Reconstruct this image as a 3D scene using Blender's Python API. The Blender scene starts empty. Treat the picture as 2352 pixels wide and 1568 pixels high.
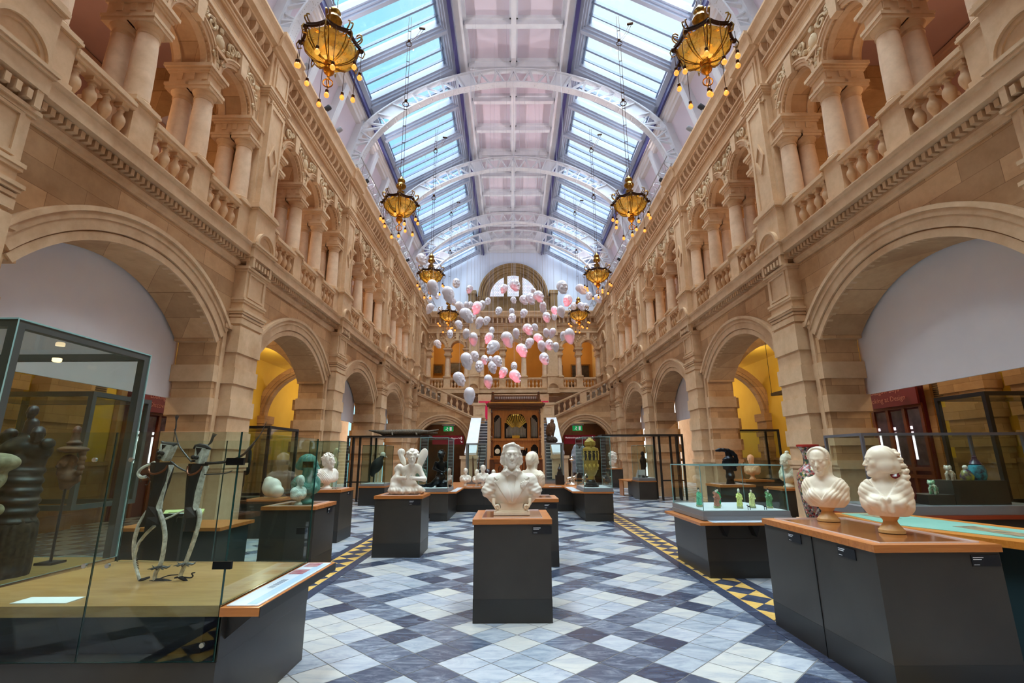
import bpy, bmesh, math, random
import numpy as np
from mathutils import Vector, Matrix
C = bpy.context.scene.collection
PI = math.pi
R = math.radians
rnd = random.Random(7)

# ---------------------------------------------------------------- materials
def lin(c):
    return tuple((v/255/12.92 if v/255 <= .04045 else ((v/255+.055)/1.055)**2.4) for v in c[:3])+(1,)
def newmat(n):
    m = bpy.data.materials.new(n); m.use_nodes = True
    nt = m.node_tree; b = nt.nodes['Principled BSDF']
    return m, nt, b
def N(nt, t, **kw):
    n = nt.nodes.new(t)
    for k, v in kw.items():
        if k in n.inputs.keys(): n.inputs[k].default_value = v
        else: setattr(n, k, v)
    return n
def ramp(nt, fac, stops):
    r = nt.nodes.new('ShaderNodeValToRGB')
    e = r.color_ramp.elements
    while len(e) < len(stops): e.new(.5)
    for i, (p, c) in enumerate(stops):
        e[i].position = p; e[i].color = c
    nt.links.new(fac, r.inputs[0]); return r.outputs[0]
def mat(n, c, rough=.6, metal=0, c2=None, scale=3, detail=4, bump=0, bscale=None, spec=.5, world=False, alpha=1, emit=None, estr=1, stretch=None, coat=0):
    m, nt, b = newmat(n)
    b.inputs['Roughness'].default_value = rough; b.inputs['Metallic'].default_value = metal
    b.inputs['Specular IOR Level'].default_value = spec
    b.inputs['Base Color'].default_value = lin(c)
    if coat: b.inputs['Coat Weight'].default_value = coat; b.inputs['Coat Roughness'].default_value = .08
    if c2 or bump:
        if world:
            co = nt.nodes.new('ShaderNodeNewGeometry').outputs['Position']
        else:
            co = nt.nodes.new('ShaderNodeTexCoord').outputs['Object']
        if stretch:
            mp = N(nt, 'ShaderNodeMapping'); mp.inputs['Scale'].default_value = stretch
            nt.links.new(co, mp.inputs[0]); co = mp.outputs[0]
    if c2:
        no = N(nt, 'ShaderNodeTexNoise', Scale=scale, Detail=detail, Roughness=.6)
        nt.links.new(co, no.inputs['Vector'])
        o = ramp(nt, no.outputs[0], [(.35, lin(c)), (.65, lin(c2))])
        nt.links.new(o, b.inputs['Base Color'])
    if bump:
        no = N(nt, 'ShaderNodeTexNoise', Scale=bscale or scale*4, Detail=5)
        nt.links.new(co, no.inputs['Vector'])
        bp = N(nt, 'ShaderNodeBump', Strength=bump, Distance=.02)
        nt.links.new(no.outputs[0], bp.inputs['Height']); nt.links.new(bp.outputs[0], b.inputs['Normal'])
    if emit:
        b.inputs['Emission Color'].default_value = lin(emit); b.inputs['Emission Strength'].default_value = estr
    return m
def stone(n, c, c2, c3, joints=None, rough=.75):
    m, nt, b = newmat(n); L = nt.links.new
    b.inputs['Roughness'].default_value = rough; b.inputs['Specular IOR Level'].default_value = .3
    pos = nt.nodes.new('ShaderNodeNewGeometry').outputs['Position']
    n1 = N(nt, 'ShaderNodeTexNoise', Scale=.55, Detail=5, Roughness=.6); L(pos, n1.inputs['Vector'])
    col = ramp(nt, n1.outputs[0], [(.3, lin(c)), (.5, lin(c2)), (.7, lin(c3))])
    n2 = N(nt, 'ShaderNodeTexNoise', Scale=14, Detail=6, Roughness=.7); L(pos, n2.inputs['Vector'])
    h = n2.outputs[0]; hs = .15
    if joints:
        w, hh = joints
        sp = N(nt, 'ShaderNodeSeparateXYZ'); L(pos, sp.inputs[0])
        ad = N(nt, 'ShaderNodeMath', operation='ADD'); L(sp.outputs[0], ad.inputs[0]); L(sp.outputs[1], ad.inputs[1])
        cb = N(nt, 'ShaderNodeCombineXYZ'); L(ad.outputs[0], cb.inputs[0]); L(sp.outputs[2], cb.inputs[1])
        br = N(nt, 'ShaderNodeTexBrick'); L(cb.outputs[0], br.inputs['Vector'])
        br.inputs['Scale'].default_value = 1; br.inputs['Brick Width'].default_value = w; br.inputs['Row Height'].default_value = hh
        br.inputs['Mortar Size'].default_value = .005; br.inputs['Mortar Smooth'].default_value = .3; br.inputs['Bias'].default_value = 0
        br.inputs['Color1'].default_value = (.74, .70, .66, 1); br.inputs['Color2'].default_value = (1.1, 1.08, 1.06, 1)
        br.inputs['Mortar'].default_value = (.55, .48, .42, 1)
        mx = N(nt, 'ShaderNodeMix', data_type='RGBA', blend_type='MULTIPLY'); mx.inputs[0].default_value = 1
        L(col, mx.inputs[6]); L(br.outputs[0], mx.inputs[7]); col = mx.outputs[2]
    n3 = N(nt, 'ShaderNodeTexNoise', Scale=5, Detail=8, Roughness=.7); L(pos, n3.inputs['Vector'])
    r3 = ramp(nt, n3.outputs[0], [(.3, (.86, .84, .82, 1)), (.6, (1, 1, 1, 1))])
    mx = N(nt, 'ShaderNodeMix', data_type='RGBA', blend_type='MULTIPLY'); mx.inputs[0].default_value = 1
    L(col, mx.inputs[6]); L(r3, mx.inputs[7]); col = mx.outputs[2]
    L(col, b.inputs['Base Color'])
    bp = N(nt, 'ShaderNodeBump', Strength=hs, Distance=.01); L(h, bp.inputs['Height']); L(bp.outputs[0], b.inputs['Normal'])
    return m
def wood(n, c, c2, rough=.35, sc=2.2, stretch=(1, 12, 12), coat=.3):
    m, nt, b = newmat(n); L = nt.links.new
    b.inputs['Roughness'].default_value = rough; b.inputs['Coat Weight'].default_value = coat; b.inputs['Coat Roughness'].default_value = .12
    co = nt.nodes.new('ShaderNodeTexCoord').outputs['Object']
    mp = N(nt, 'ShaderNodeMapping'); mp.inputs['Scale'].default_value = stretch; L(co, mp.inputs[0])
    no = N(nt, 'ShaderNodeTexNoise', Scale=sc, Detail=8, Roughness=.65, Distortion=.6); L(mp.outputs[0], no.inputs['Vector'])
    L(ramp(nt, no.outputs[0], [(.3, lin(c)), (.7, lin(c2))]), b.inputs['Base Color'])
    return m
def marble(n, c, c2, sc=1.2, rough=.25, w=.55, world=True):
    m, nt, b = newmat(n); L = nt.links.new
    b.inputs['Roughness'].default_value = rough
    co = nt.nodes.new('ShaderNodeNewGeometry').outputs['Position'] if world else nt.nodes.new('ShaderNodeTexCoord').outputs['Object']
    mp = N(nt, 'ShaderNodeMapping'); mp.inputs['Scale'].default_value = (1, 3.2, 1); mp.inputs['Rotation'].default_value = (0, 0, .9); L(co, mp.inputs[0])
    no = N(nt, 'ShaderNodeTexNoise', Scale=sc, Detail=9, Roughness=.68, Distortion=1.4); L(mp.outputs[0], no.inputs['Vector'])
    L(ramp(nt, no.outputs[0], [(w-.16, lin(c)), (w, lin(tuple((a+d)/2 for a, d in zip(c, c2)))), (w+.1, lin(c2))]), b.inputs['Base Color'])
    return m
def glass(n, tint=(225, 240, 236), refl=.12, rough=.02):
    # thin architectural pane: see-through with a grey-green tint and fresnel reflection
    m = bpy.data.materials.new(n); m.use_nodes = True; nt = m.node_tree; nt.nodes.clear(); L = nt.links.new
    o = N(nt, 'ShaderNodeOutputMaterial'); t = N(nt, 'ShaderNodeBsdfTransparent'); t.inputs[0].default_value = lin(tint)
    g = N(nt, 'ShaderNodeBsdfGlossy'); g.inputs['Roughness'].default_value = rough
    f = N(nt, 'ShaderNodeLayerWeight', Blend=.5); pw = N(nt, 'ShaderNodeMath', operation='POWER'); pw.inputs[1].default_value = 4.5; L(f.outputs['Facing'], pw.inputs[0])
    mm = N(nt, 'ShaderNodeMath', operation='MULTIPLY_ADD'); mm.inputs[1].default_value = .9; mm.inputs[2].default_value = refl*.5; mm.use_clamp = True
    L(pw.outputs[0], mm.inputs[0])
    x = N(nt, 'ShaderNodeMixShader'); L(mm.outputs[0], x.inputs[0]); L(t.outputs[0], x.inputs[1]); L(g.outputs[0], x.inputs[2]); L(x.outputs[0], o.inputs[0])
    return m

# ---------------------------------------------------------------- mesh builder
class MB:
    def __init__(s): s.v = []; s.f = []; s.mi = []; s.cur = 0; s.T = None
    def face(s, pts):
        b = len(s.v)
        s.v += [tuple(s.T @ Vector(p)) if s.T is not None else tuple(p) for p in pts]
        s.f.append(tuple(range(b, b+len(pts)))); s.mi.append(s.cur)
    def box(s, x0, x1, y0, y1, z0, z1):
        s.k = (getattr(s, 'k', 0)+1) % 9; e = s.k*8e-5; x0 -= e; x1 += e; y0 -= e; y1 += e; z1 += e
        p = [(x, y, z) for z in (z0, z1) for y in (y0, y1) for x in (x0, x1)]
        for f in ((0, 2, 3, 1), (4, 5, 7, 6), (0, 1, 5, 4), (2, 6, 7, 3), (0, 4, 6, 2), (1, 3, 7, 5)): s.face([p[i] for i in f])
    def pane(s, a):
        # one glass face plus its four polished edges (material slot 1)
        x0, x1, y0, y1, z0, z1 = a; d = [x1-x0, y1-y0, z1-z0]; ax = d.index(min(d))
        p = [(x, y, z) for z in (z0, z1) for y in (y0, y1) for x in (x0, x1)]
        fs = {0: ((0, 4, 6, 2), (1, 3, 7, 5)), 1: ((0, 1, 5, 4), (2, 6, 7, 3)), 2: ((0, 2, 3, 1), (4, 5, 7, 6))}
        s.cur = 0; s.face([p[i] for i in fs[ax][0]]); s.cur = 1
        for k in range(3):
            if k != ax:
                for f in fs[k]: s.face([p[i] for i in f])
        s.cur = 0
    def cbox(s, c, d):
        s.box(c[0]-d[0]/2, c[0]+d[0]/2, c[1]-d[1]/2, c[1]+d[1]/2, c[2]-d[2]/2, c[2]+d[2]/2)
    def obox(s, p0, p1, w, h):   # beam between two points
        p0 = Vector(p0); p1 = Vector(p1); d = (p1-p0).normalized()
        up = Vector((0, 0, 1)) if abs(d.z) < .95 else Vector((0, 1, 0))
        a = d.cross(up).normalized()*w/2; b = a.cross(d).normalized()*h/2
        q = [p0-a-b, p0+a-b, p0+a+b, p0-a+b]; r = [p1-a-b, p1+a-b, p1+a+b, p1-a+b]
        s.face(q[::-1]); s.face(r)
        for i in range(4): s.face([q[i], q[(i+1) % 4], r[(i+1) % 4], r[i]])
    def prism(s, poly, a, b, ax='y', sgn=1):
        # poly: 2D points; ax: extrusion axis. 'y': (x,z)  'x': (y,z)  'z': (x,y)
        def P(u, v, t):
            return {'y': (u, t, v), 'x': (t, u, v), 'z': (u, v, t)}[ax]
        n = len(poly)
        s.face([P(u, v, a) for u, v in poly]); s.face([P(u, v, b) for u, v in poly][::-1])
        for i in range(n):
            p, q = poly[i], poly[(i+1) % n]
            s.face([P(*p, a), P(*p, b), P(*q, b), P(*q, a)])
    def lathe(s, prof, c=(0, 0, 0), n=20, cap=True, ax=None):
        # prof: (r,z) bottom to top
        base = len(s.v); T = s.T
        for r_, z in prof:
            for i in range(n):
                a = 2*PI*i/n; p = (c[0]+r_*math.cos(a), c[1]+r_*math.sin(a), c[2]+z)
                if ax == 'y': p = (c[0]+r_*math.cos(a), c[1]+z, c[2]+r_*math.sin(a))
                s.v.append(tuple(T @ Vector(p)) if T is not None else p)
        for j in range(len(prof)-1):
            for i in range(n):
                k = (i+1) % n
                s.f.append((base+j*n+i, base+j*n+k, base+(j+1)*n+k, base+(j+1)*n+i)); s.mi.append(s.cur)
        if cap:
            s.f.append(tuple(base+i for i in range(n))[::-1]); s.mi.append(s.cur)
            t = base+(len(prof)-1)*n
            s.f.append(tuple(t+i for i in range(n))); s.mi.append(s.cur)
    def tube(s, pts, r, n=8, closed=False):
        pts = [Vector(p) for p in pts]; m = len(pts)
        rr = r if hasattr(r, '__len__') else [r]*m
        base = len(s.v); pa = None
        for i, p in enumerate(pts):
            if closed: d = pts[(i+1) % m]-pts[i-1]
            else: d = pts[min(i+1, m-1)]-pts[max(i-1, 0)]
            if d.length < 1e-9: d = Vector((0, 0, 1))
            d.normalize()
            if pa is None:
                up = Vector((0, 0, 1)) if abs(d.z) < .9 else Vector((1, 0, 0)); a = d.cross(up).normalized()
            else:
                a = (pa-d*pa.dot(d)); a = a.normalized() if a.length > 1e-6 else d.orthogonal().normalized()
            pa = a; b = d.cross(a)
            for k in range(n):
                t = 2*PI*k/n; q = p+(a*math.cos(t)+b*math.sin(t))*rr[i]
                s.v.append(tuple(s.T @ q) if s.T is not None else tuple(q))
        for i in range(m if closed else m-1):
            for k in range(n):
                j = (i+1) % m; l = (k+1) % n
                s.f.append((base+i*n+k, base+i*n+l, base+j*n+l, base+j*n+k)); s.mi.append(s.cur)
        if not closed:
            s.f.append(tuple(base+k for k in range(n))[::-1]); s.f.append(tuple(base+(m-1)*n+k for k in range(n))); s.mi += [s.cur]*2
    def ball(s, c, r, n=10, m=7):
        r = r if hasattr(r, '__len__') else (r, r, r)
        base = len(s.v)
        for j in range(m+1):
            t = PI*j/m
            for i in range(n):
                a = 2*PI*i/n
                p = (c[0]+r[0]*math.sin(t)*math.cos(a), c[1]+r[1]*math.sin(t)*math.sin(a), c[2]-r[2]*math.cos(t))
                s.v.append(tuple(s.T @ Vector(p)) if s.T is not None else p)
        for j in range(m):
            for i in range(n):
                k = (i+1) % n
                s.f.append((base+j*n+i, base+j*n+k, base+(j+1)*n+k, base+(j+1)*n+i)); s.mi.append(s.cur)
    def mesh(s, name, mats, smooth=False, merge=True, sharp=40):
        me = bpy.data.meshes.new(name); me.from_pydata(s.v, [], s.f)
        ms = mats if isinstance(mats, (list, tuple)) else [mats]
        for m in ms: me.materials.append(m)
        for p, i in zip(me.polygons, s.mi): p.material_index = i
        if merge:
            bm = bmesh.new(); bm.from_mesh(me)
            bmesh.ops.remove_doubles(bm, verts=bm.verts, dist=1e-5)
            bmesh.ops.recalc_face_normals(bm, faces=bm.faces)
            if smooth:
                for f in bm.faces: f.smooth = True
                for e in bm.edges:
                    if len(e.link_faces) == 2 and e.calc_face_angle(0) > R(sharp): e.smooth = False
            bm.to_mesh(me); bm.free()
        elif smooth:
            me.polygons.foreach_set('use_smooth', [True]*len(me.polygons))
        return me
    def build(s, name, mats, parent=None, smooth=False, merge=True, sharp=40, loc=None, **tags):
        return link(name, s.mesh(name, mats, smooth, merge, sharp), parent, loc, **tags)
def link(name, me, parent=None, loc=None, rz=None, **tags):
    o = bpy.data.objects.new(name, me); C.objects.link(o)
    if parent is not None: o.parent = parent
    if loc is not None: o.location = loc
    if rz is not None: o.rotation_euler = (0, 0, rz)
    for k, v in tags.items():
        if v is not None: o['category' if k == 'cat' else k] = v
    return o
def thing(name, label, cat, loc=(0, 0, 0), rz=0, group=None):
    return link(name, None, None, loc, rz, label=label, cat=cat, group=group)
def dup(root, loc, rz=None, label=None, group=None):
    r = root.copy(); C.objects.link(r); r.location = loc
    if rz is not None: r.rotation_euler = (0, 0, rz)
    if label: r['label'] = label
    if group: r['group'] = group
    for ch in list(root.children):
        c = ch.copy(); C.objects.link(c); c.parent = r
        for g in ch.children:
            d = g.copy(); C.objects.link(d); d.parent = c
    return r
def struct(name, mb, mats, smooth=False, **k):
    return mb.build(name, mats, smooth=smooth, kind='structure', **k)
def slab(mb, F, s0, s1, z0, z1, d0, d1, ops=(), ns=20):
    def q(*p): mb.face([F(*a) for a in p])
    def rect(a, b, za, zb):
        if b-a < 1e-5 or zb-za < 1e-5: return
        for d in (d0, d1): q((a, d, za), (b, d, za), (b, d, zb), (a, d, zb))
        q((a, d0, zb), (b, d0, zb), (b, d1, zb), (a, d1, zb)); q((a, d0, za), (b, d0, za), (b, d1, za), (a, d1, za))
    cur = s0
    for (c, a, zs_, zc, r, zb) in sorted(ops):
        rect(cur, c-a, z0, z1)
        th = math.asin(min(1, a/r)); P = []
        for i in range(ns+1):
            t = -th+2*th*i/ns; P.append((c+r*math.sin(t), zc+r*math.cos(t)))
        for (sa, za), (sb, zz) in zip(P, P[1:]):
            for d in (d0, d1): q((sa, d, za), (sb, d, zz), (sb, d, z1), (sa, d, z1))
            q((sa, d0, za), (sb, d0, zz), (sb, d1, zz), (sa, d1, za))
            q((sa, d0, z1), (sb, d0, z1), (sb, d1, z1), (sa, d1, z1))
        for (sa, za) in (P[0], P[-1]): q((sa, d0, zb), (sa, d1, zb), (sa, d1, za), (sa, d0, za))
        if zb > z0: rect(c-a, c+a, z0, zb)
        cur = c+a
    rect(cur, s1, z0, z1)
    for a in (s0, s1): q((a, d0, z0), (a, d1, z0), (a, d1, z1), (a, d0, z1))
def ring(mb, F, c, zc, r0, r1, d0, d1, th0, th1, ns=24):
    # flat ring (archivolt) from radius r0 to r1, between depths d0 and d1; angles from vertical
    pr = []
    for i in range(ns+1):
        t = th0+(th1-th0)*i/ns; sn, cs = math.sin(t), math.cos(t)
        pr.append([F(c+r0*sn, d0, zc+r0*cs), F(c+r1*sn, d0, zc+r1*cs), F(c+r1*sn, d1, zc+r1*cs), F(c+r0*sn, d1, zc+r0*cs)])
    for a, b in zip(pr, pr[1:]):
        for k in range(4): mb.face([a[k], a[(k+1) % 4], b[(k+1) % 4], b[k]])
    mb.face(pr[0]); mb.face(pr[-1])
def bx(mb, F, s0, s1, d0, d1, z0, z1):
    mb.k = (getattr(mb, 'k', 0)+1) % 9; e = mb.k*1.2e-4; s0 -= e; s1 += e; d0 -= e; d1 += e; z0 -= e; z1 += e
    p = [F(s, d, z) for z in (z0, z1) for d in (d0, d1) for s in (s0, s1)]
    for f in ((0, 2, 3, 1), (4, 5, 7, 6), (0, 1, 5, 4), (2, 6, 7, 3), (0, 4, 6, 2), (1, 3, 7, 5)): mb.face([p[i] for i in f])
def ext(mb, F, prof, s0, s1):
    # prof: (d,z) polygon extruded along s
    n = len(prof)
    mb.face([F(s0, d, z) for d, z in prof]); mb.face([F(s1, d, z) for d, z in prof][::-1])
    for i in range(n):
        p, q = prof[i], prof[(i+1) % n]
        mb.face([F(s0, *p), F(s1, *p), F(s1, *q), F(s0, *q)])

# ---------------------------------------------------------------- palette
ST_J = stone('ashlar_sandstone', (200, 158, 116), (211, 172, 131), (184, 140, 98), joints=(1.05, .33))
ST = stone('dressed_sandstone', (209, 170, 131), (219, 184, 147), (193, 151, 111))
ST_W = stone('yellow_lit_sandstone', (186, 146, 100), (196, 158, 112), (168, 126, 84), joints=(.9, .33))  # same sandstone, the yellow lighting of the aisles put into its colour
WHITE = mat('white_paint', (216, 216, 222), .5, c2=(206, 206, 214), scale=2)
PINKP = mat('pink_lit_plaster', (206, 194, 206), .8)  # pink cast of the hall lighting put into the plaster colour
NAVY = mat('navy_paint', (56, 52, 104), .5)
YEL = mat('yellow_paint', (232, 192, 66), .8, c2=(224, 180, 56), scale=.6)
CREAM = mat('cream_yellow_paint', (226, 190, 118), .8, c2=(216, 178, 104), scale=.6)
MAUVE = mat('mauve_plaster', (184, 148, 142), .85, c2=(174, 138, 132), scale=.7)
OCHRE = mat('ochre_gallery_paint', (196, 142, 62), .85, c2=(184, 130, 54), scale=.7)
def point(x, y, z, e, col=(1, .72, .4), r=.15):
    l = bpy.data.lights.new('lamp', 'POINT'); l.energy = e; l.color = col; l.shadow_soft_size = r
    o = bpy.data.objects.new('lamp', l); C.objects.link(o); o.location = (x, y, z); return o
def spot(loc, to, e, ang, col=(1, 1, 1), r=.08, blend=.6):
    l = bpy.data.lights.new('spotlight', 'SPOT'); l.energy = e; l.spot_size = R(ang); l.spot_blend = blend; l.color = col; l.shadow_soft_size = r
    o = bpy.data.objects.new('spotlight', l); C.objects.link(o); o.location = loc; o.rotation_euler = (Vector(to)-Vector(loc)).to_track_quat('-Z', 'Y').to_euler(); return o
P_, Y_, R_ = .2366968, -.00213465, -.0050505
cp_, sp_ = math.cos(P_), math.sin(P_); cy_, sy_ = math.cos(Y_), math.sin(Y_)
_r = Vector((cy_, sy_, 0)); _f = Vector((-sy_*cp_, cy_*cp_, sp_)); _u = _r.cross(_f)
_c, _s = math.cos(R_), math.sin(R_); CAMR = _c*_r+_s*_u; CAMU = -_s*_r+_c*_u; CAMF = 1106.08; CAMP = Vector((-.147, 0, 1.6))
# ---------------------------------------------------------------- the side walls of the court
W = 6.11; P0 = 10.235; BAY = 5.68; HALF = .425; ZC = 7.395
PW = [('left', -1), ('right', 1)]
ordn = ['nearest', 'second', 'third', 'fourth']
bayname = {-2: 'well behind the viewer', -1: 'beside the viewer', 0: 'first bay from the viewer', 1: 'second bay from the viewer', 2: 'third bay from the viewer', 3: 'fourth bay from the viewer'}
def FS(sg): return lambda s, d, z: (sg*d, s, z)

def lower_wall(sg):
    F = FS(sg); m = MB(); y0, y1 = ZC-2.415, ZC+2.415
    slab(m, F, y0, y1, 2.0, 5.7, W, W+.75, [(ZC, 1.97, 0, 2.27, 2.6, 3.9)])
    return m
def wall_bay(sg):
    """every fixed stone part of one bay; returns list of (mb, mat)"""
    F = FS(sg); y0, y1 = ZC-2.415, ZC+2.415; out = []
    m = MB()
    # spandrel with segmental arch (opening springs from z 3.9); piers below
    slab(m, F, y0, y1, 3.9, 5.75, W, W+.78, [(ZC, 1.97, 3.9, 2.27, 2.6, 3.9)], 28)
    for a, b in ((y0, ZC-2.12), (ZC+2.12, y1)):
        bx(m, F, a, b, W, W+.78, 1.5, 3.9)
    out.append((m, ST_J))
    m = MB()
    for a, b, g in ((y0-.01, ZC-2.12, 1), (ZC+2.12, y1+.01, -1)):
        bx(m, F, a, b, W+.02, W+.76, 0, 1.5)                     # dado
        e0, e1 = (a, b+.05) if g > 0 else (a-.05, b)
        bx(m, F, e0, e1, W-.05, W+.83, 0, .28); bx(m, F, e0, e1, W-.03, W+.81, .28, .36)
        e0, e1 = (a, b+.06) if g > 0 else (a-.06, b)
        bx(m, F, e0, e1, W-.05, W+.84, 1.43, 1.52); bx(m, F, e0, e1, W-.02, W+.8, 1.36, 1.43)
        e0, e1 = (a, b+.05) if g > 0 else (a-.05, b)
        for zz in (1.8, 2.45, 3.11): bx(m, F, e0, e1, W-.035, W+.82, zz, zz+.33)
    # stepped archivolt
    th = math.asin(2.13/2.72)
    ring(m, F, ZC, 2.27, 2.6, 2.72, W-.03, W+.1, -th, th, 36)
    ring(m, F, ZC, 2.27, 2.74, 2.9, W-.06, W+.1, -th*.985, th*.985, 36)
    ring(m, F, ZC, 2.27, 2.9, 3.0, W-.085, W+.1, -th*.97, th*.97, 36)
    ring(m, F, ZC, 2.27, 3.0, 3.07, W-.13, W+.1, -th*.95, th*.95, 36)
    for g in (-1, 1):
        yy = ZC+g*2.28
        bx(m, F, yy-.13, yy+.13, W-.11, W+.05, 4.24, 4.34); bx(m, F, yy-.06, yy+.06, W-.04, W+.05, 1.5, 4.3)
    # bed mould, dentils, fascia and ledge under the gallery
    ext(m, F, [(W+.1, 5.66), (W-.04, 5.66), (W-.05, 5.70), (W-.08, 5.73), (W-.09, 5.78), (W-.07, 5.80), (W-.07, 5.94), (W-.28, 5.94), (W-.28, 6.12), (W-.30, 6.14), (W-.32, 6.19), (W-.32, 6.21), (W-.1, 6.22), (W+.1, 6.22)], y0, y1)
    n = 44
    for i in range(n):
        y = y0+(i+.5)*(y1-y0)/n; bx(m, F, y-.031, y+.031, W-.18, W-.06, 5.83, 5.93)
    # plinth of the balustrade
    bx(m, F, y0, y1, W-.15, W+.15, 6.22, 6.31)
    out.append((m, ST))
    # upper wall with three arches
    m = MB()
    ops = [(ZC+k*1.487, .57, 9.18, 9.18, .57, 9.1) for k in (-1, 0, 1)]
    slab(m, F, y0, y1, 9.1, 11.38, W-.03, W+.72, ops, 18)
    out.append((m, ST_J))
    m = MB()
    for k in (-1, 0, 1):
        c = ZC+k*1.487
        ring(m, F, c, 9.18, .57, .64, W-.055, W, -PI/2, PI/2, 20); ring(m, F, c, 9.18, .64, .7, W-.085, W, -PI/2, PI/2, 20)
        ring(m, F, c, 9.18, .7, .735, W-.11, W, -1.25, 1.25, 20)
        # panelled soffit fillets
        ring(m, F, c, 9.18, .54, .575, W+.02, W+.14, -PI/2, PI/2, 20); ring(m, F, c, 9.18, .54, .575, W+.52, W+.66, -PI/2, PI/2, 20)
        m.T = None
        m.face([F(c-.09, W-.14, 9.7), F(c+.09, W-.14, 9.7), F(c+.13, W-.14, 10.18), F(c-.13, W-.14, 10.18)])
        for s_ in (-1, 1): m.face([F(c+s_*.09, W-.14, 9.7), F(c+s_*.09, W, 9.7), F(c+s_*.13, W, 10.18), F(c+s_*.13, W-.14, 10.18)])
        m.face([F(c-.09, W-.14, 9.7), F(c+.09, W-.14, 9.7), F(c+.09, W, 9.7), F(c-.09, W, 9.7)])
    for k in (-1.5, -.5, .5, 1.5):   # small shields carried between the arches
        c = ZC+k*1.487
        if abs(k) < 1: bx(m, F, c-.19, c+.19, W-.13, W, 9.55, 9.62)
        # impost block over each column pair
        hw = .2
        bx(m, F, c-hw, c+hw, W-.08, W+.68, 8.72, 8.95); bx(m, F, c-hw-.03, c+hw+.03, W-.11, W+.71, 8.95, 9.0)
        bx(m, F, c-hw-.06, c+hw+.06, W-.14, W+.74, 9.0, 9.05); bx(m, F, c-hw-.09, c+hw+.09, W-.17, W+.77, 9.05, 9.12)
        for dd in (.02, .27, .5): bx(m, F, c-hw-.015, c+hw+.015, W-.08+dd, W+.02+dd, 8.80, 8.95)
    bx(m, F, y0, y1, W-.09, W, 10.2, 10.26); bx(m, F, y0, y1, W-.13, W, 10.26, 10.33)
    for zz, d in ((10.74, .05), (10.79, .08), (10.84, .06), (10.89, .12)): bx(m, F, y0, y1, W-d-.03, W, zz, zz+.05)
    n = 15; st = (y1-y0)/n
    for i in range(n):
        y = y0+(i+.5)*st
        ext(m, F, [(W, 10.94), (W-.06, 10.94), (W-.1, 11.02), (W-.17, 11.1), (W-.2, 11.2), (W-.2, 11.3), (W, 11.3)], y-.055, y+.055)
        bx(m, F, y-st/2+.085, y+st/2-.085, W-.05, W, 11.0, 11.02)
        bx(m, F, y-st/2+.075, y-st/2+.1, W-.06, W, 10.96, 11.28) ; bx(m, F, y+st/2-.1, y+st/2-.075, W-.06, W, 10.96, 11.28)
    ext(m, F, [(W, 11.3), (W-.22, 11.3), (W-.23, 11.34), (W-.34, 11.36), (W-.36, 11.52), (W-.38, 11.6), (W-.44, 11.68), (W-.44, 11.74), (W+.75, 11.74), (W+.75, 11.3)], y0, y1)
    out.append((m, ST))
    return out
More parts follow.
